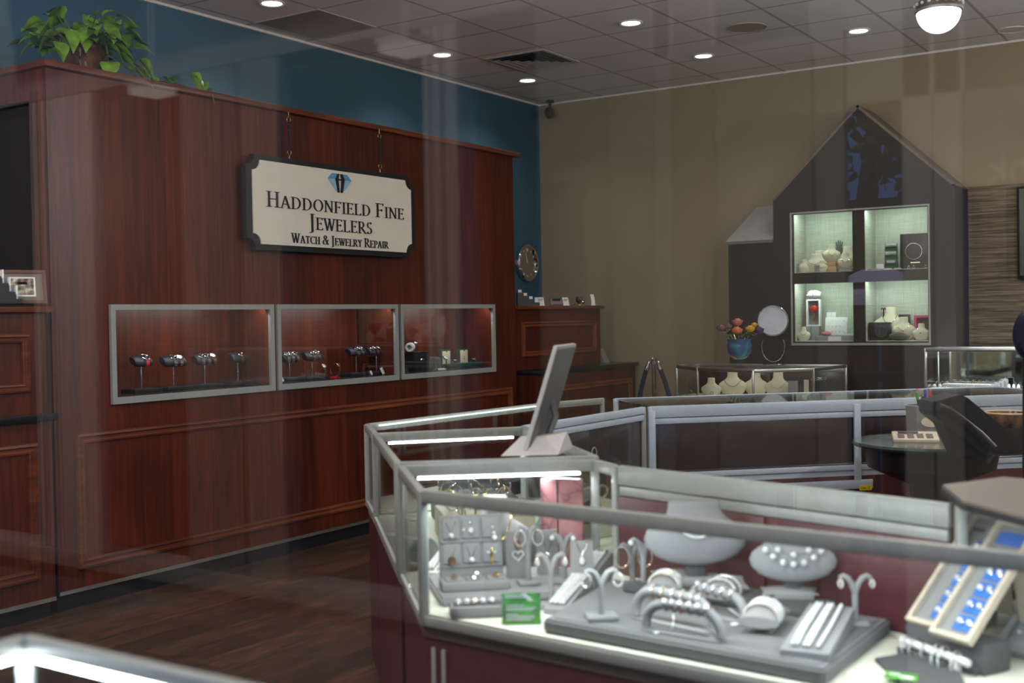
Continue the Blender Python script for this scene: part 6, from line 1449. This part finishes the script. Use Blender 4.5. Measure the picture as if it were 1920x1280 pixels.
# rear left of the case: boards, bust, hands, ramps
p = on(1060, 1022, 2, ZI+.001)
pa, pb = Vector(at(1016, 1060, ZI)), Vector(at(1094, 1066, ZI)); e = pb-pa; k = mpp(pa)
t = thing('veined_panel', 'tall pink veined stone panel standing at the back corner of the front case', 'display panel', pa, math.atan2(e.y, e.x))
q = MB().b2((0, .0, 0), (e.length, .012, .275)); q.build('panel', 'pink_stone', t); MB().b2((e.length*.39, -.0012, .003), (e.length*.42, -.0002, .272)).build('dark_vein', 'plum', t)
p = at(930, 1068, ZI); k = mpp(p); Hx = 138*k
b = bust('necklace_bust', 'tall grey linen bust behind the hinged pendant box', p, YAW+.1, Hx, 'grey_fab', FULL, None, 0); necklace('yellow gold bar drop necklace on the tall bust behind the pendant box', b, Hx, 'gold', .0018, .40, .22, .72, pend=('gold', .005))
for i, (px, lb) in enumerate(((868, 'gold post earring stand, left of three behind the hinged box'), (893, 'gold post earring stand, middle of three behind the hinged box'), (913, 'gold post earring stand, right of three behind the hinged box'))):
    p = at(px, 1048, ZI); t = thing('earring_stand', lb, 'earring stand', p, YAW+.2, 'gold post stands behind the hinged box'); k = mpp(p); h = 118*k
    MB().tube([(0, 0, .008), (0, 0, h)], .0026, 8).build('post', 'gold', t); MB().lathe([(0, 0), (.022, 0), (.02, .008), (0, .009)], 16).build('base', 'gold', t); MB().box((0, 0, h+.004), (.022, .008, .008), .003).build('crossbar', 'gold', t); MB().ball((.008, -.005, h-.002), .004, 6).build('earring', 'gem', t)
wedge(812, 1082, 858, 1054, 40, .075, 'white wedge ramp of bracelets at the left corner behind the glass', ZI, 'white', 2, ['silver bracelet, nearer line on the white corner ramp', 'silver bracelet, farther line on the white corner ramp'], ['silver', 'silver'], 'bracelets on the white corner ramp')
p = at(797, 1052, ZI); k = mpp(p); t = thing('half_moon_stand', 'half-moon grey stand wearing a diamond bracelet by the left corner post', 'bracelet stand', p, YAW+.3)
MB().lathe([(.018, -.012), (.046, -.012), (.046, .012), (.018, .012)], 30, T=tr(0, .012, .03) @ rx(PI/2)).build('half_moon', 'grey_fab', t); MB().ring((0, .01, .03), .0475, .003, (0, 1, 0), 40, 6).build('bracelet', 'gem', t)
for i, (px, py, pt, lb) in enumerate(((994, 1056, 912, 'curved grey pendant strip rising behind the heart pendant stand'), (1020, 1060, 936, 'second curved grey pendant strip before the pink panel'))):
    p = at(px, py, ZI); k = mpp(p); h = (py-pt)*k*.85; t = thing('curved_stand', lb, 'pendant stand', p, YAW+.1); rows = []
    for j in range(10):
        u = j/9; x = h*.42*u**1.5; rows.append([(x-.018, .0, h*u+.004), (x+.018, .0, h*u+.004), (x+.018, .006, h*u+.002), (x-.018, .006, h*u+.002)])
    MB().loft(rows, True, True).build('strip', 'grey_fab', t, sharp=50); MB().b2((-.03, -.01, 0), (.03, .04, .006), .002).build('foot', 'grey_fab', t); MB().ball((h*.2, -.005, h*.62), .006, 8).build('pendant', 'gem', t)
p = at(1012, 1046, ZI)

# right end: framed trays of studs on blue pads, ring tray, hoop bar, dark pads with the green card
def stud_tray(px0, py0, W, lab, z, nrow, mblue, which, tilt=.62, frac=(.42, .98), L=.30, pairs=True, yaw=-.50):
    a = Vector(at(px0, py0, z))
    t = thing('stud_tray', lab, 'stud tray', a, yaw, 'tilted trays at the right end of the front case'); q = rx(tilt); bw = .011
    MB().plate([(0, 0), (W, 0), (W, L), (0, L)], [[(bw, bw), (W-bw, bw), (W-bw, L-bw), (bw, L-bw)]], lambda u, v: tuple(q @ Vector((u, v, .018))), lambda u, v: tuple(q @ Vector((u, v, 0)))).build('frame', 'wood_lt', t)
    MB().b2((bw, bw, .001), (W-bw, L-bw, .006), T=q).build('lining', 'grey_fab', t)
    MB().quad((.02, L*math.cos(tilt)*.95, L*math.sin(tilt)*.92), (W-.02, L*math.cos(tilt)*.95, L*math.sin(tilt)*.92), (W-.02, L*math.cos(tilt)+.03, 0), (.02, L*math.cos(tilt)+.03, 0), .004).build('easel_leg', 'wood_lt', t)
    x0, x1 = W*frac[0], W*frac[1]-bw
    for i in range(nrow):
        y0 = bw+.014+(L*.70)*i/nrow; y1 = y0+L*.70/nrow-.006
        pd = MB().b2((x0, y0, .0062), (x1, y1, .011), .002, T=q).build('blue_pad', mblue, t)
        for j, u in enumerate((.28, .74) if pairs else (.5,)):
            w = Matrix.Rotation(yaw, 3, 'Z') @ (q @ Vector((x0+(x1-x0)*u, (y0+y1)/2, .0165)))+a
            g = thing('stud_earring', f'diamond stud, {["left", "right"][j] if pairs else "lone"} one, row {["one", "two", "three", "four", "five"][i]} from bottom of {which}', 'earring', w, (tilt, 0, yaw), 'studs on blue pads')
            MB().ball((0, 0, 0), .0072, 8).build('stone', 'gem', g); MB().ring((0, 0, -.002), .0066, .0012, (0, 0, 1), 14, 5).build('setting', 'silver', g)
    return t, a, yaw, q, W
ZR = .842
a_ = Vector(at(1704, 1168, ZR)); b_ = Vector(at(1748, 1191, ZR)); ey = Vector((math.cos(-.5), math.sin(-.5), 0)); fy = Vector((-ey.y, ey.x, 0))
o_ = a_-fy*.005; t = thing('display_riser', 'dark slate riser block under the two tilted blue stud trays', 'riser', (o_.x, o_.y, ZI), -.5)
MB().b2((-.005, 0, 0), ((b_-a_).dot(ey)+.11, .085, ZR-ZI-.001), .003).build('block', 'grey_dk', t); MB().b2((0, -.012, 0), ((b_-a_).dot(ey)+.10, -.0005, .02), .003).build('front_lip', 'grey_dk', t)
ta = stud_tray(1704, 1168, .096, 'pale framed tray with one row of studs on blue pads, left of two', ZR, 5, 'blue_pad', 'the left framed tray', .78, (.52, .98), .322, False)
tb = stud_tray(1748, 1191, .106, 'pale framed tray with pairs of studs on blue pads, right of two', ZR, 5, 'blue_pad', 'the right framed tray', .78, (.40, 1.0), .322)
for (t_, a_, yw_, q_, W_), lb in ((ta, 1), (tb, 2)):
    MB().b2((.02, .322*.80, .0062), (W_-.016, .322*.90, .009), T=q_).build('title_card', 'grey_lt' if lb == 1 else 'blue_pad', t_)
    if lb == 1:
        for i in range(5): MB().b2((.022+.0065*i, .322*.83, .0092), (.0265+.0065*i, .322*.87, .0096), T=q_).build('title_lettering', 'ink', t_)
a = Vector(at(1868, 1222, ZI+.004)); yaw = -.38; q = rx(.62)
t = thing('ring_tray', 'tilted dark grey tray of ring slots at the right edge of the front case', 'ring tray', a, yaw); Lr = .27; Wr = .21
MB().plate([(0, 0), (Wr, 0), (Wr, Lr), (0, Lr)], [[(.010, .010), (Wr-.01, .010), (Wr-.01, Lr-.01), (.01, Lr-.01)]], lambda u, v: tuple(q @ Vector((u, v, .020))), lambda u, v: tuple(q @ Vector((u, v, 0)))).build('frame', 'grey_fab', t)
MB().b2((.01, .01, .001), (Wr-.01, Lr-.01, .004), T=q).build('lining', 'grey_dk', t)
MB().quad((.02, Lr*.78, Lr*.55), (Wr-.02, Lr*.78, Lr*.55), (Wr-.02, Lr*.86, 0), (.02, Lr*.86, 0), .004).build('easel_leg', 'grey_fab', t)
for r_i in range(3):
    for c_i in range(3):
        x0 = .016+(Wr-.03)*c_i/3; y0 = .016+(Lr-.03)*r_i/3
        MB().b2((x0, y0, .0045), (x0+(Wr-.03)/3-.010, y0+(Lr-.03)/3-.008, .014), .004, T=q).build('cushion', 'grey_lt', t)
        w = Matrix.Rotation(yaw, 3, 'Z') @ (q @ Vector((x0+(Wr-.03)/6-.005, y0+(Lr-.03)/6-.004, .019)))+a
        g = thing('finger_ring', f'diamond ring in the tilted ring tray, {["bottom", "middle", "top"][r_i]} row {["left", "centre", "right"][c_i]} slot', 'ring', w, (.62, 0, yaw), 'rings in the tilted ring tray'); MB().ring((0, 0, 0), .0085, .0018, (0, 1, .2), 16, 6).build('band', 'rose' if (r_i+c_i) % 2 else 'silver', g); MB().ball((0, -.004, .009), .0045, 8).build('stone', 'gem', g)
# bar of hoop bangles
a, b = Vector(at(1692, 1226, ZI)), Vector(at(1790, 1262, ZI)); e = (b-a); yaw = math.atan2(e.y, e.x); L_ = e.length
t = thing('bangle_bar', 'white horizontal bangle bar on a dark block, low right of the case', 'bangle stand', a, yaw); zc = .032
MB().tube([(0, 0, zc), (L_*1.25, 0, zc)], .0085, 12).build('bar', 'white', t)
MB().box((L_*.42, .012, .009), (L_*.9, .05, .018), .003).build('base', 'grey_dk', t)
for xx in (.08, 1.05): MB().b2((L_*xx-.006, -.006, .0 if xx > 1 else .018), (L_*xx+.006, .006, zc), .001).build('upright', 'white', t)
ex = e.normalized()
for i, (u, m_, R_, lb) in enumerate(((.08, 'silver', .021, 'silver hoop bangle, first from the left on the white bar'), (.22, 'rose', .020, 'rose gold hoop bangle, second from the left on the white bar'), (.44, 'rose', .017, 'small rose gold hoop, third from the left on the white bar'), (.68, 'silver', .027, 'wide silver hoop bangle, fourth from the left on the white bar'), (.80, 'silver', .027, 'wide silver hoop bangle, fifth from the left on the white bar'), (1.02, 'gold', .024, 'thin gold hoop bangle at the right end of the white bar'))):
    w = a+ex*(L_*u)+Vector((0, 0, zc-R_*.35)); g = thing('bangle', lb, 'bangle', w, yaw, 'hoops on the white bangle bar'); MB().ring((0, 0, 0), R_, .0025, (1, .35, 0), 28, 7).build('band', m_, g); MB().ring((.0012, -.001, .0), R_, .0019, (1, .35, 0), 28, 7).build('pave', 'gem', g)
t = flat_tray('display_pad', 'dark slate pad lying in the lower right of the case under the green card', [(1640, 1232), (1700, 1286), (1815, 1290), (1790, 1236), (1700, 1222)], ZI+.010, .010, 'grey_dk', 'pad', .002)
p = at(1690, 1268, ZI+.0108); k = mpp(p); t = thing('printed_card', 'green and white printed card lying on the dark slate pad', 'leaflet', p, YAW-.45)
MB().box((0, 0, .0012), (.066, .046, .0016), .0005).build('card', 'green_card', t); MB().box((-.014, .006, .0022), (.022, .010, .0004), 0).build('white_print', 'white', t); MB().box((.012, -.008, .0022), (.026, .016, .0004), 0).build('white_print', 'white', t)
p = at(1676, 1290, ZI+.0108); t = thing('printed_card', 'black and white striped card beside the green card, cut by the bottom edge', 'leaflet', p, YAW-.45)
MB().box((0, 0, .0012), (.056, .03, .0016), .0005).build('card', 'watch_black', t); MB().box((0, .006, .0022), (.05, .006, .0004), 0).build('white_print', 'white', t)

# ================================================================== CLERK'S TABLE INSIDE THE RING
ZK = .95
c = at(1745, 826, ZK); l0 = at(1597, 824, ZK); Rt = math.dist(c[:2], l0[:2])
t = thing('round_table', 'round dark green glass table with pedestal inside the ring of showcases', 'table', (c[0], c[1], 0))
MB().lathe([(0, ZK-.022), (Rt-.012, ZK-.022), (Rt, ZK-.011), (Rt-.006, ZK), (0, ZK)], 56).build('table_top', 'table_green', t)
MB().lathe([(0, ZK-.024), (.30, ZK-.024), (.28, ZK-.12), (.10, ZK-.20), (.06, .3), (.07, .05), (.26, .02), (.28, 0), (0, 0)], 36).build('pedestal', 'black', t)
ZK += .001
p = at(1736, 813, ZK); k = mpp(p)
t = thing('pen_cup', 'grey wire mesh pen cup with a pale oval sticker on the round table', 'pen cup', p, YAW); R_ = 38*k; Hc = 54*k
MB().lathe([(0, 0), (R_*.93, 0), (R_, Hc), (R_*.94, Hc), (R_*.88, .006), (0, .006)], 8, smooth=False).build('cup', 'mesh_cup', t)
MB().ring((0, 0, Hc), R_, .0022, (0, 0, 1), 8, 6).build('rim', 'grey_light_plastic', t)
MB().lathe([(0, 0), (1, 0), (1, 1), (0, 1)], 24, T=tr(-.004, -R_*.965, Hc*.48) @ rx(PI/2) @ Matrix.Diagonal((20*k, 10*k, .0012, 1))).build('sticker', 'pad_cream', t)
PENM = {'green': (.01, .30, .06), 'blue': (.02, .04, .42), 'red': (.5, .02, .03), 'black': (.01, .01, .012), 'pink': (.55, .08, .16)}
for n_, c_ in PENM.items(): M['pen_'+n_] = mat('pen_'+n_, c_, .3)
for i, (dx, dz, cl, lb) in enumerate(((-19, 30, 'green', 'green capped pen at the left of the wire cup'), (-16, 37, 'pink', 'pink ended pen standing behind the green pen'), (2, 34, 'blue', 'blue capped pen standing in the middle of the wire cup'), (7, 32, 'red', 'red pen beside the blue one in the wire cup'), (10, 24, 'blue', 'second blue pen at the right of the wire cup'), (14, 22, 'red', 'short red pen at the right rim of the wire cup'), (-8, 18, 'black', 'thick black marker leaning in the wire cup'))):
    q = Matrix.Rotation(YAW, 3, 'Z') @ Vector((dx*k*.4, (-.004+.006*(i % 3)), .008))+Vector(p)
    g = thing('pen', lb, 'pen', q, YAW, 'pens in the wire cup'); top = Vector((dx*k*.6, .012*(i % 3-1), Hc+dz*k*.75)); MB().tube([(0, 0, 0), tuple(top*.8)], .0045, 8).build('barrel', 'pen_black', g); MB().tube([tuple(top*.8), tuple(top*.97), tuple(top)], [.0065, .0075, .004], 10).build('cap', 'pen_'+cl, g)
p = at(1716, 826, ZK); k = mpp(p); t = thing('calculator', 'beige desk calculator lying before the wire pen cup', 'calculator', p, YAW-.25); q = tr(0, 0, .004) @ rx(.20)
MB().box((0, .0, .013), (82*k, .13, .020), .006, T=q).build('case', 'wood_lt', t); MB().box((-12*k, .033, .0238), (36*k, .035, .002), 0, T=q).build('display', 'screen', t)
for i in range(4):
    for j in range(3): MB().box((-26*k+17*k*i, .004-.022*j, .025), (12*k, .015, .005), .002, T=q).build('key', 'brown_lt', t)
p = at(1838, 856, ZK); k = mpp(p)
t = thing('desk_telephone', 'black office telephone with coiled cord on the round table', 'telephone', p, YAW)
P = lambda x, y: ((x-1838)*k, (856-y)*k)
pr = [P(1748, 776), P(1746, 752), P(1800, 738), P(1812, 744), P(1912, 828), P(1918, 846), P(1846, 854)]
TX = Matrix(((1, 0, 0, 0), (0, 0, 1, 0), (0, 1, 0, 0), (0, 0, 0, 1)))
m = MB().prism(pr, -.02, .15, T=TX); bmesh.ops.recalc_face_normals(m.bm, faces=m.bm.faces[:]); bmesh.ops.bevel(m.bm, geom=m.bm.edges[:], offset=.004, segments=2, affect='EDGES'); m.build('body', 'black', t)
m = MB().prism([P(1760, 770), P(1775, 772), P(1840, 853), P(1800, 858)], .02, .13, T=TX); m.build('stand', 'black', t)
hs_ = [P(1752, 760), P(1772, 766), P(1800, 786), P(1830, 812), P(1852, 838)]
MB().tube([(x, -.045, z) for x, z in hs_], [.020, .017, .014, .017, .021], 12).build('handset', 'black', t)
e0, e1 = Vector((*P(1812, 744),)), Vector((*P(1912, 828),)); sl_ = math.atan2(e1.y-e0.y, e1.x-e0.x)
def onslope(u, y, w, d, h, nm, mm): 
    c_ = e0+(e1-e0)*u; MB().box((c_.x, y, c_.y), (w, d, h), .0015, Euler((0, -sl_, 0)).to_matrix()).build(nm, mm, t)
onslope(.18, .07, .035, .11, .006, 'display', 'screen')
for i in range(4):
    for j in range(3): onslope(.48+.11*i, .035+.028*j, .010, .017, .008, 'key', 'grey_plastic')
onslope(.93, .06, .018, .03, .008, 'key', 'tag')
cpts = [Vector((P(1848, 842)[0], -.05, P(0, 842)[1])), Vector((P(1843, 870)[0], -.055, P(0, 864)[1])), Vector((P(1852, 880)[0], -.05, .012)), Vector((P(1872, 874)[0], -.02, .010)), Vector((P(1880, 850)[0], .0, .02))]
coil = []
for s in range(len(cpts)-1):
    for i in range(28):
        u = i/28; c_ = cpts[s].lerp(cpts[s+1], u); a = 2*PI*7*u; coil.append((c_.x+.007*math.cos(a), c_.y+.007*math.sin(a), c_.z+.004*math.sin(a)))
MB().tube(coil, .0018, 5).build('coiled_cord', 'black', t)
p = at(1890, 800, ZK); k = mpp(p); t = thing('patterned_bowl', 'tan-rimmed patterned ceramic bowl behind the telephone', 'bowl', p, YAW)
MB().lathe([(0, 0), (32*k, 0), (40*k, 8*k), (43*k, 26*k), (40*k, 26*k), (36*k, 8*k), (0, 6*k)], 36).build('body', 'ceramic', t); MB().ring((0, 0, 27*k), 42*k, .005, (0, 0, 1), 40, 8).build('rim', 'cream_rim', t); MB().ring((-43*k, 0, 20*k), 7*k, .004, (0, 1, 0), 16, 6).build('handle', 'cream_rim', t)
# round-backed chair at the right edge
p = on(1935, 640, 1, 4.8); k = mpp(p); t = thing('round_back_chair', 'dark navy round-backed swivel chair, cut by the right edge', 'chair', (float(p[0]), 4.8, 0), YAW)
zc = float(on(1935, 628, 1, 4.8)[2]); Rc = 34*k
MB().lathe([(0, -.03), (.9, -.03), (1, -.012), (1, .012), (.9, .03), (0, .03)], 36, T=tr(0, 0, zc) @ rx(PI/2) @ Matrix.Diagonal((Rc, Rc*1.45, 1, 1))).build('back_rest', 'navy', t)
MB().tube([(0, .03, zc-Rc), (0, .05, .62), (0, -.05, .50)], .022, 10).build('back_post', 'black', t); MB().lathe([(0, .46), (.21, .46), (.23, .50), (.20, .53), (0, .54)], 30, T=tr(0, -.2, 0)).build('seat', 'navy', t)
MB().tube([(0, -.2, .08), (0, -.2, .46)], .025, 12).build('gas_column', 'black', t)
for i in range(5):
    a = 2*PI*i/5; lg = MB().tube([(0, -.2, .10), (.26*math.cos(a), -.2+.26*math.sin(a), .065)], [.025, .015], 8).build('leg', 'black', t); MB().ball((.26*math.cos(a), -.2+.26*math.sin(a), .03), .03, 8).build('caster', 'black', lg)
# grey folder-like pad on top of the case at the right, with its tag
P = [at(px, py, ZT+.024) for px, py in ((1764, 908), (1880, 893), (1995, 902), (1995, 988), (1802, 938))]
c = (sum(q[0] for q in P)/5, sum(q[1] for q in P)/5); pts = [(q[0]-c[0], q[1]-c[1]) for q in P]
if sum(pts[i][0]*pts[(i+1) % 5][1]-pts[(i+1) % 5][0]*pts[i][1] for i in range(5)) < 0: pts = pts[::-1]
t = thing('counter_pad', 'taupe counter pad with dark edge lying on the right of the front case', 'counter pad', (c[0], c[1], ZT+.003))
MB().prism(pts, 0, .014).build('base', 'black_matte', t); m = MB().prism(inset(pts, .004), .0142, .021); m.build('top_sheet', 'brown_lt', t)
p = at(1836, 900, ZT+.001)

# two slim aluminium stiles on the maroon base of the front case
A0, A1 = Vector((*P2_, 0)), Vector((.32, 2.215, 0)); e_ = (A1-A0).normalized(); n_ = Vector((e_.y, -e_.x, 0))
for px in (828, 858):
    q = at(px, 1230, .66); u = (Vector((q[0], q[1], 0))-A0).dot(e_); c_ = A0+e_*u-n_*.0095
    MB().box((c_.x, c_.y, .40), (.012, .006, .58), .001, Matrix.Rotation(math.atan2(e_.y, e_.x), 3, 'Z')).build('base_stile', 'alu_grey', bpy.data.objects['showcase'])
# ================================================================== OUTSIDE (seen mirrored in the shop window)
def mir(px, py, yv):               # a point seen in the pane: it stands as far outside as it appears inside
    q = on(px, py, 1, yv); return (float(q[0]), 2*YF-float(q[1]), float(q[2]))
struct('ground', MB().b2((-14, -16, -.15), (10, YF-.1, -.02)), mat('pavement', (.085, .08, .075), .85, noise=.15, scale=4))
cw = mat('cream_storefront_paint', (.50, .46, .41), .6, noise=.04, scale=4)
dk = mat('dark_shop_interior', (.03, .028, .027), .7)
YV = 3.2                           # apparent depth of the storefront across the entry
yw = 2*YF-YV
def col(px0, px1, z0, z1, d=.14, m_=cw, name='column', dep=0.0):
    a, b = mir(px0, 600, YV+dep), mir(px1, 600, YV+dep)
    return struct(name, MB().b2((min(a[0], b[0]), yw-dep-d, z0), (max(a[0], b[0]), yw-dep, z1), .006), m_)
zh = mir(490, 110, YV)[2]; zs1, zs0 = mir(400, 1070, YV)[2], mir(400, 1104, YV)[2]
xa = mir(-60, 600, YV)[0]; xb = mir(1012, 600, YV)[0]; xe = mir(1990, 600, YV)[0]
xs0, xs1 = mir(1590, 600, YV)[0], mir(1693, 600, YV)[0]
struct('beam', MB().b2((xa-1.5, yw-.2, zh), (xb, yw, 5.2), .006), cw)
struct('beam', MB().b2((xb+.001, yw-.2, mir(1300, 100, YV)[2]), (xs0, yw, 5.2), .006), cw)
struct('beam', MB().b2((xs0+.001, yw-.2, mir(1640, 193, YV)[2]), (xe+1.5, yw, 5.2), .006), cw)
struct('sill', MB().b2((xa-1.5, yw-.16, zs0), (xs0, yw+.02, zs1), .006), mat('taupe_sill', (.24, .215, .19), .6))
struct('beam', MB().b2((xs0+.001, yw-.5, mir(1640, 240, YV)[2]), (xs1, yw-.3, mir(1640, 185, YV)[2]), .004), dk)
struct('wall_outside', MB().b2((xa-1.5, yw-.12, -.02), (xs0, yw-.02, zs0-.002)), mat('grey_kickboard', (.085, .08, .076), .6))
for x0, x1 in ((66, 78), (82, 96), (99, 106)): col(x0, x1, zs1, zh, .10)
col(107, 180, zs1, zh, .05); col(346, 452, zs1, zh, .06, mat('taupe_shutter', (.23, .20, .175), .6)); col(456, 530, zs1, zh, .08, mat('grey_shutter', (.28, .255, .23), .6))
for x0, x1 in ((800, 812), (815, 834), (838, 864)): col(x0, x1, zs1, zh, .12)
col(1013, 1228, zs1, 5.0, .05, mat('sage_panel', (.21, .205, .165), .6)); col(1229, 1266, zs1, 5.0, .12, mat('putty_post', (.33, .30, .26), .6)); col(1267, 1344, zs1, 5.0, .03, mat('stone_reveal', (.22, .18, .13), .6)); col(1345, 1528, zs1, 5.0, .10, mat('tan_door_panel', (.27, .24, .205), .6)); col(1530, 1588, -.02, 5.0, .03, mat('tan_post', (.33, .30, .26), .6))
col(1694, 1751, -.02, 5.0, .16); col(1752, 1808, -.02, 5.0, .10)
col(1809, 1990, mir(1850, 348, YV)[2], 5.0, .10, mat('sage_glazing', (.24, .235, .19), .5)); col(1809, 1990, -.02, mir(1850, 760, YV)[2], .10, mat('dark_bulkhead', (.10, .09, .085), .6))
yk = yw-1.6
for x0, x1 in ((-120, 1589), (1694, 2060)):
    a, b = mir(x0, 600, YV+1.6), mir(x1, 600, YV+1.6); struct('wall_outside', MB().b2((a[0], yk-.02, 0), (b[0], yk, 3.5)), dk)
# letters nk on the glazing, read from the street side
def glyph_stroke(pts, par):
    q0 = mir(1884, 340, YV); MB().tube([(q0[0]-x, yw+.012, q0[2]+z) for x, z in pts], .006, 6).build('lettering', cw, par)
LT = tag(bpy.data.objects.new('wall_lettering', None), None, None, None, 'structure'); C.objects.link(LT)
glyph_stroke([(0, 0), (0, .075)], LT); glyph_stroke([(.032, .042), (.002, .020), (.036, 0)], LT)
glyph_stroke([(-.055, 0), (-.055, .042)], LT); glyph_stroke([(-.055, .03), (-.045, .042), (-.03, .042), (-.022, .03), (-.022, 0)], LT)
# tree, umbrella, bench and roof line across the street
t = thing('street_tree', 'leafy street tree standing across the pavement, mirrored in the shop window', 'tree', mir(1640, 900, 9.5)[:2]+(-.02,))
MB().tube([(0, 0, 0), (.05, 0, 1.2), (-.05, 0, 2.4), (.1, 0, 3.6)], [.13, .11, .09, .05], 10).build('trunk', 'brown_strap', t)
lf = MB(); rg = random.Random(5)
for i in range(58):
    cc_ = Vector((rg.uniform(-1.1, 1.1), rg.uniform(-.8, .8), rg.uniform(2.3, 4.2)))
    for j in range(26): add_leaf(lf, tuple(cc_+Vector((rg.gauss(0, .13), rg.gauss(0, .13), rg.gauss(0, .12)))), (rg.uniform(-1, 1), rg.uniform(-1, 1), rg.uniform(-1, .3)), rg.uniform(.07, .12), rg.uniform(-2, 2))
lf.build('foliage', 'tree_silhouette', t)
u = mir(1645, 565, 7.0); k7 = .0033
t = thing('patio_umbrella', 'pale lavender patio umbrella across the street, mirrored in the shop window', 'umbrella', (u[0], u[1], -.02))
MB().lathe([(.30, u[2]+.13), (.26, u[2]+.14), (.10, u[2]+.21), (.0, u[2]+.23)], 8).build('top_vent', mat('lavender_canvas', (.62, .56, .72), .8), t)
MB().lathe([(.36, u[2]), (.34, u[2]+.06), (.20, u[2]+.13), (.04, u[2]+.17), (0, u[2]+.16), (.3, u[2]+.05)], 8, smooth=False).build('canopy', bpy.data.materials['lavender_canvas'], t)
MB().tube([(0, 0, 0), (0, 0, u[2]+.15)], .02).build('pole', 'alu', t)
MB().lathe([(0, 0), (.22, 0), (.2, .06), (0, .07)], 16).build('base', 'black', t)
u = mir(1640, 700, 6.2)
t = thing('garden_bench', 'slatted brown wooden chair across the street, mirrored in the shop window', 'chair', (u[0], u[1], -.02))
zs_ = u[2]+.02
MB().b2((-.17, -.2, zs_-.03), (.17, .2, zs_)).build('seat', 'brown_strap', t)
for s in (-1, 1):
    for yy in (-.18, .18): MB().b2((s*.16-.02, yy-.02, 0), (s*.16+.02, yy+.02, zs_-.031)).build('leg', 'brown_strap', t)
    MB().b2((s*.16-.02, -.2, zs_), (s*.16+.02, -.16, zs_+.2)).build('back_post', 'brown_strap', t)
for i in range(5): MB().b2((-.12+.055*i, -.19, zs_), (-.10+.055*i, -.17, zs_+.17)).build('back_slat', 'brown_strap', t)
MB().b2((-.18, -.2, zs_+.17), (.18, -.16, zs_+.2)).build('back_rail', 'brown_strap', t)
strip = emit('strip_lamp', (1, .9, .85), 1.5)
for px, py, lb in ((287, 178, 'slim lit strip lamp hanging outside, mirrored over the wood panelling'), (762, 100, 'slim lit strip lamp hanging outside, mirrored under the ceiling tiles')):
    q = mir(px, py, 2.4); t = thing('strip_lamp', lb, 'lamp', q, .10)
    MB().b2((-.05, -.05, 0), (.05, .05, .02)).build('diffuser', strip, t); MB().b2((-.055, -.055, .0205), (.055, .055, .04)).build('housing', 'trim', t); MB().tube([(0, 0, .04), (0, 0, 4.6-q[2])], .006).build('rod', 'trim', t)
struct('ceiling_outside', MB().b2((-5, yw+.6, 4.6), (0, yw+1.2, 4.7)), cw)
rl = mir(1640, 372, 11.0)
struct('wall_outside', MB().b2((rl[0]-2.5, rl[1]-2, -.02), (rl[0]+2.5, rl[1], rl[2])), mat('dark_brick_street', (.05, .03, .026), .8))
# --- lighting of the outdoors
w = bpy.data.worlds.new('sky'); SC.world = w; w.use_nodes = True
nt = w.node_tree; bg = nt.nodes['Background']
tc = nt.nodes.new('ShaderNodeTexCoord'); sp = nt.nodes.new('ShaderNodeSeparateXYZ'); nt.links.new(tc.outputs['Generated'], sp.inputs[0])
r_ = ramp(nt, [(.0, (.13, .30, .78)), (.5, (.08, .22, .66))]); nt.links.new(sp.outputs['Z'], r_.inputs['Fac']); nt.links.new(r_.outputs['Color'], bg.inputs['Color'])
bg.inputs['Strength'].default_value = 1.5
sl = bpy.data.lights.new('sun', 'SUN'); sl.energy = SUN; sl.color = (1, .95, .87); sl.angle = .01
so_ = bpy.data.objects.new('sun', sl); C.objects.link(so_); so_.rotation_euler = Vector((.10, -.52, -.85)).to_track_quat('-Z', 'Y').to_euler()
so_.location = (0, -4, 9)

# ------------------------------------------------------------------ camera
cd = bpy.data.cameras.new('camera'); cam = bpy.data.objects.new('camera', cd); C.objects.link(cam)
Rm = Matrix([[float(RW[i][0]), -float(RW[i][1]), -float(RW[i][2])] for i in range(3)])
cam.matrix_world = Matrix.Translation(EYE.tolist()) @ Rm.to_4x4()
cd.sensor_width = 36; cd.sensor_fit = 'HORIZONTAL'; cd.lens = FPX/1920*36
cd.clip_start = .02; cd.clip_end = 200
cd.dof.use_dof = True; cd.dof.focus_distance = 7.4; cd.dof.aperture_fstop = 2.8
SC.camera = cam
vs_ = SC.view_settings
SC.display_settings.display_device = 'sRGB'
vs_.view_transform = 'Standard'; vs_.look = 'None'; vs_.gamma = 1.0; vs_.exposure = EXPO; vs_.use_curve_mapping = False
cy = SC.cycles
cy.max_bounces = 10; cy.diffuse_bounces = 4; cy.glossy_bounces = 4; cy.transmission_bounces = 4; cy.transparent_max_bounces = 40
cy.caustics_reflective = False; cy.caustics_refractive = False; cy.sample_clamp_indirect = 4.0
cy.use_denoising = True
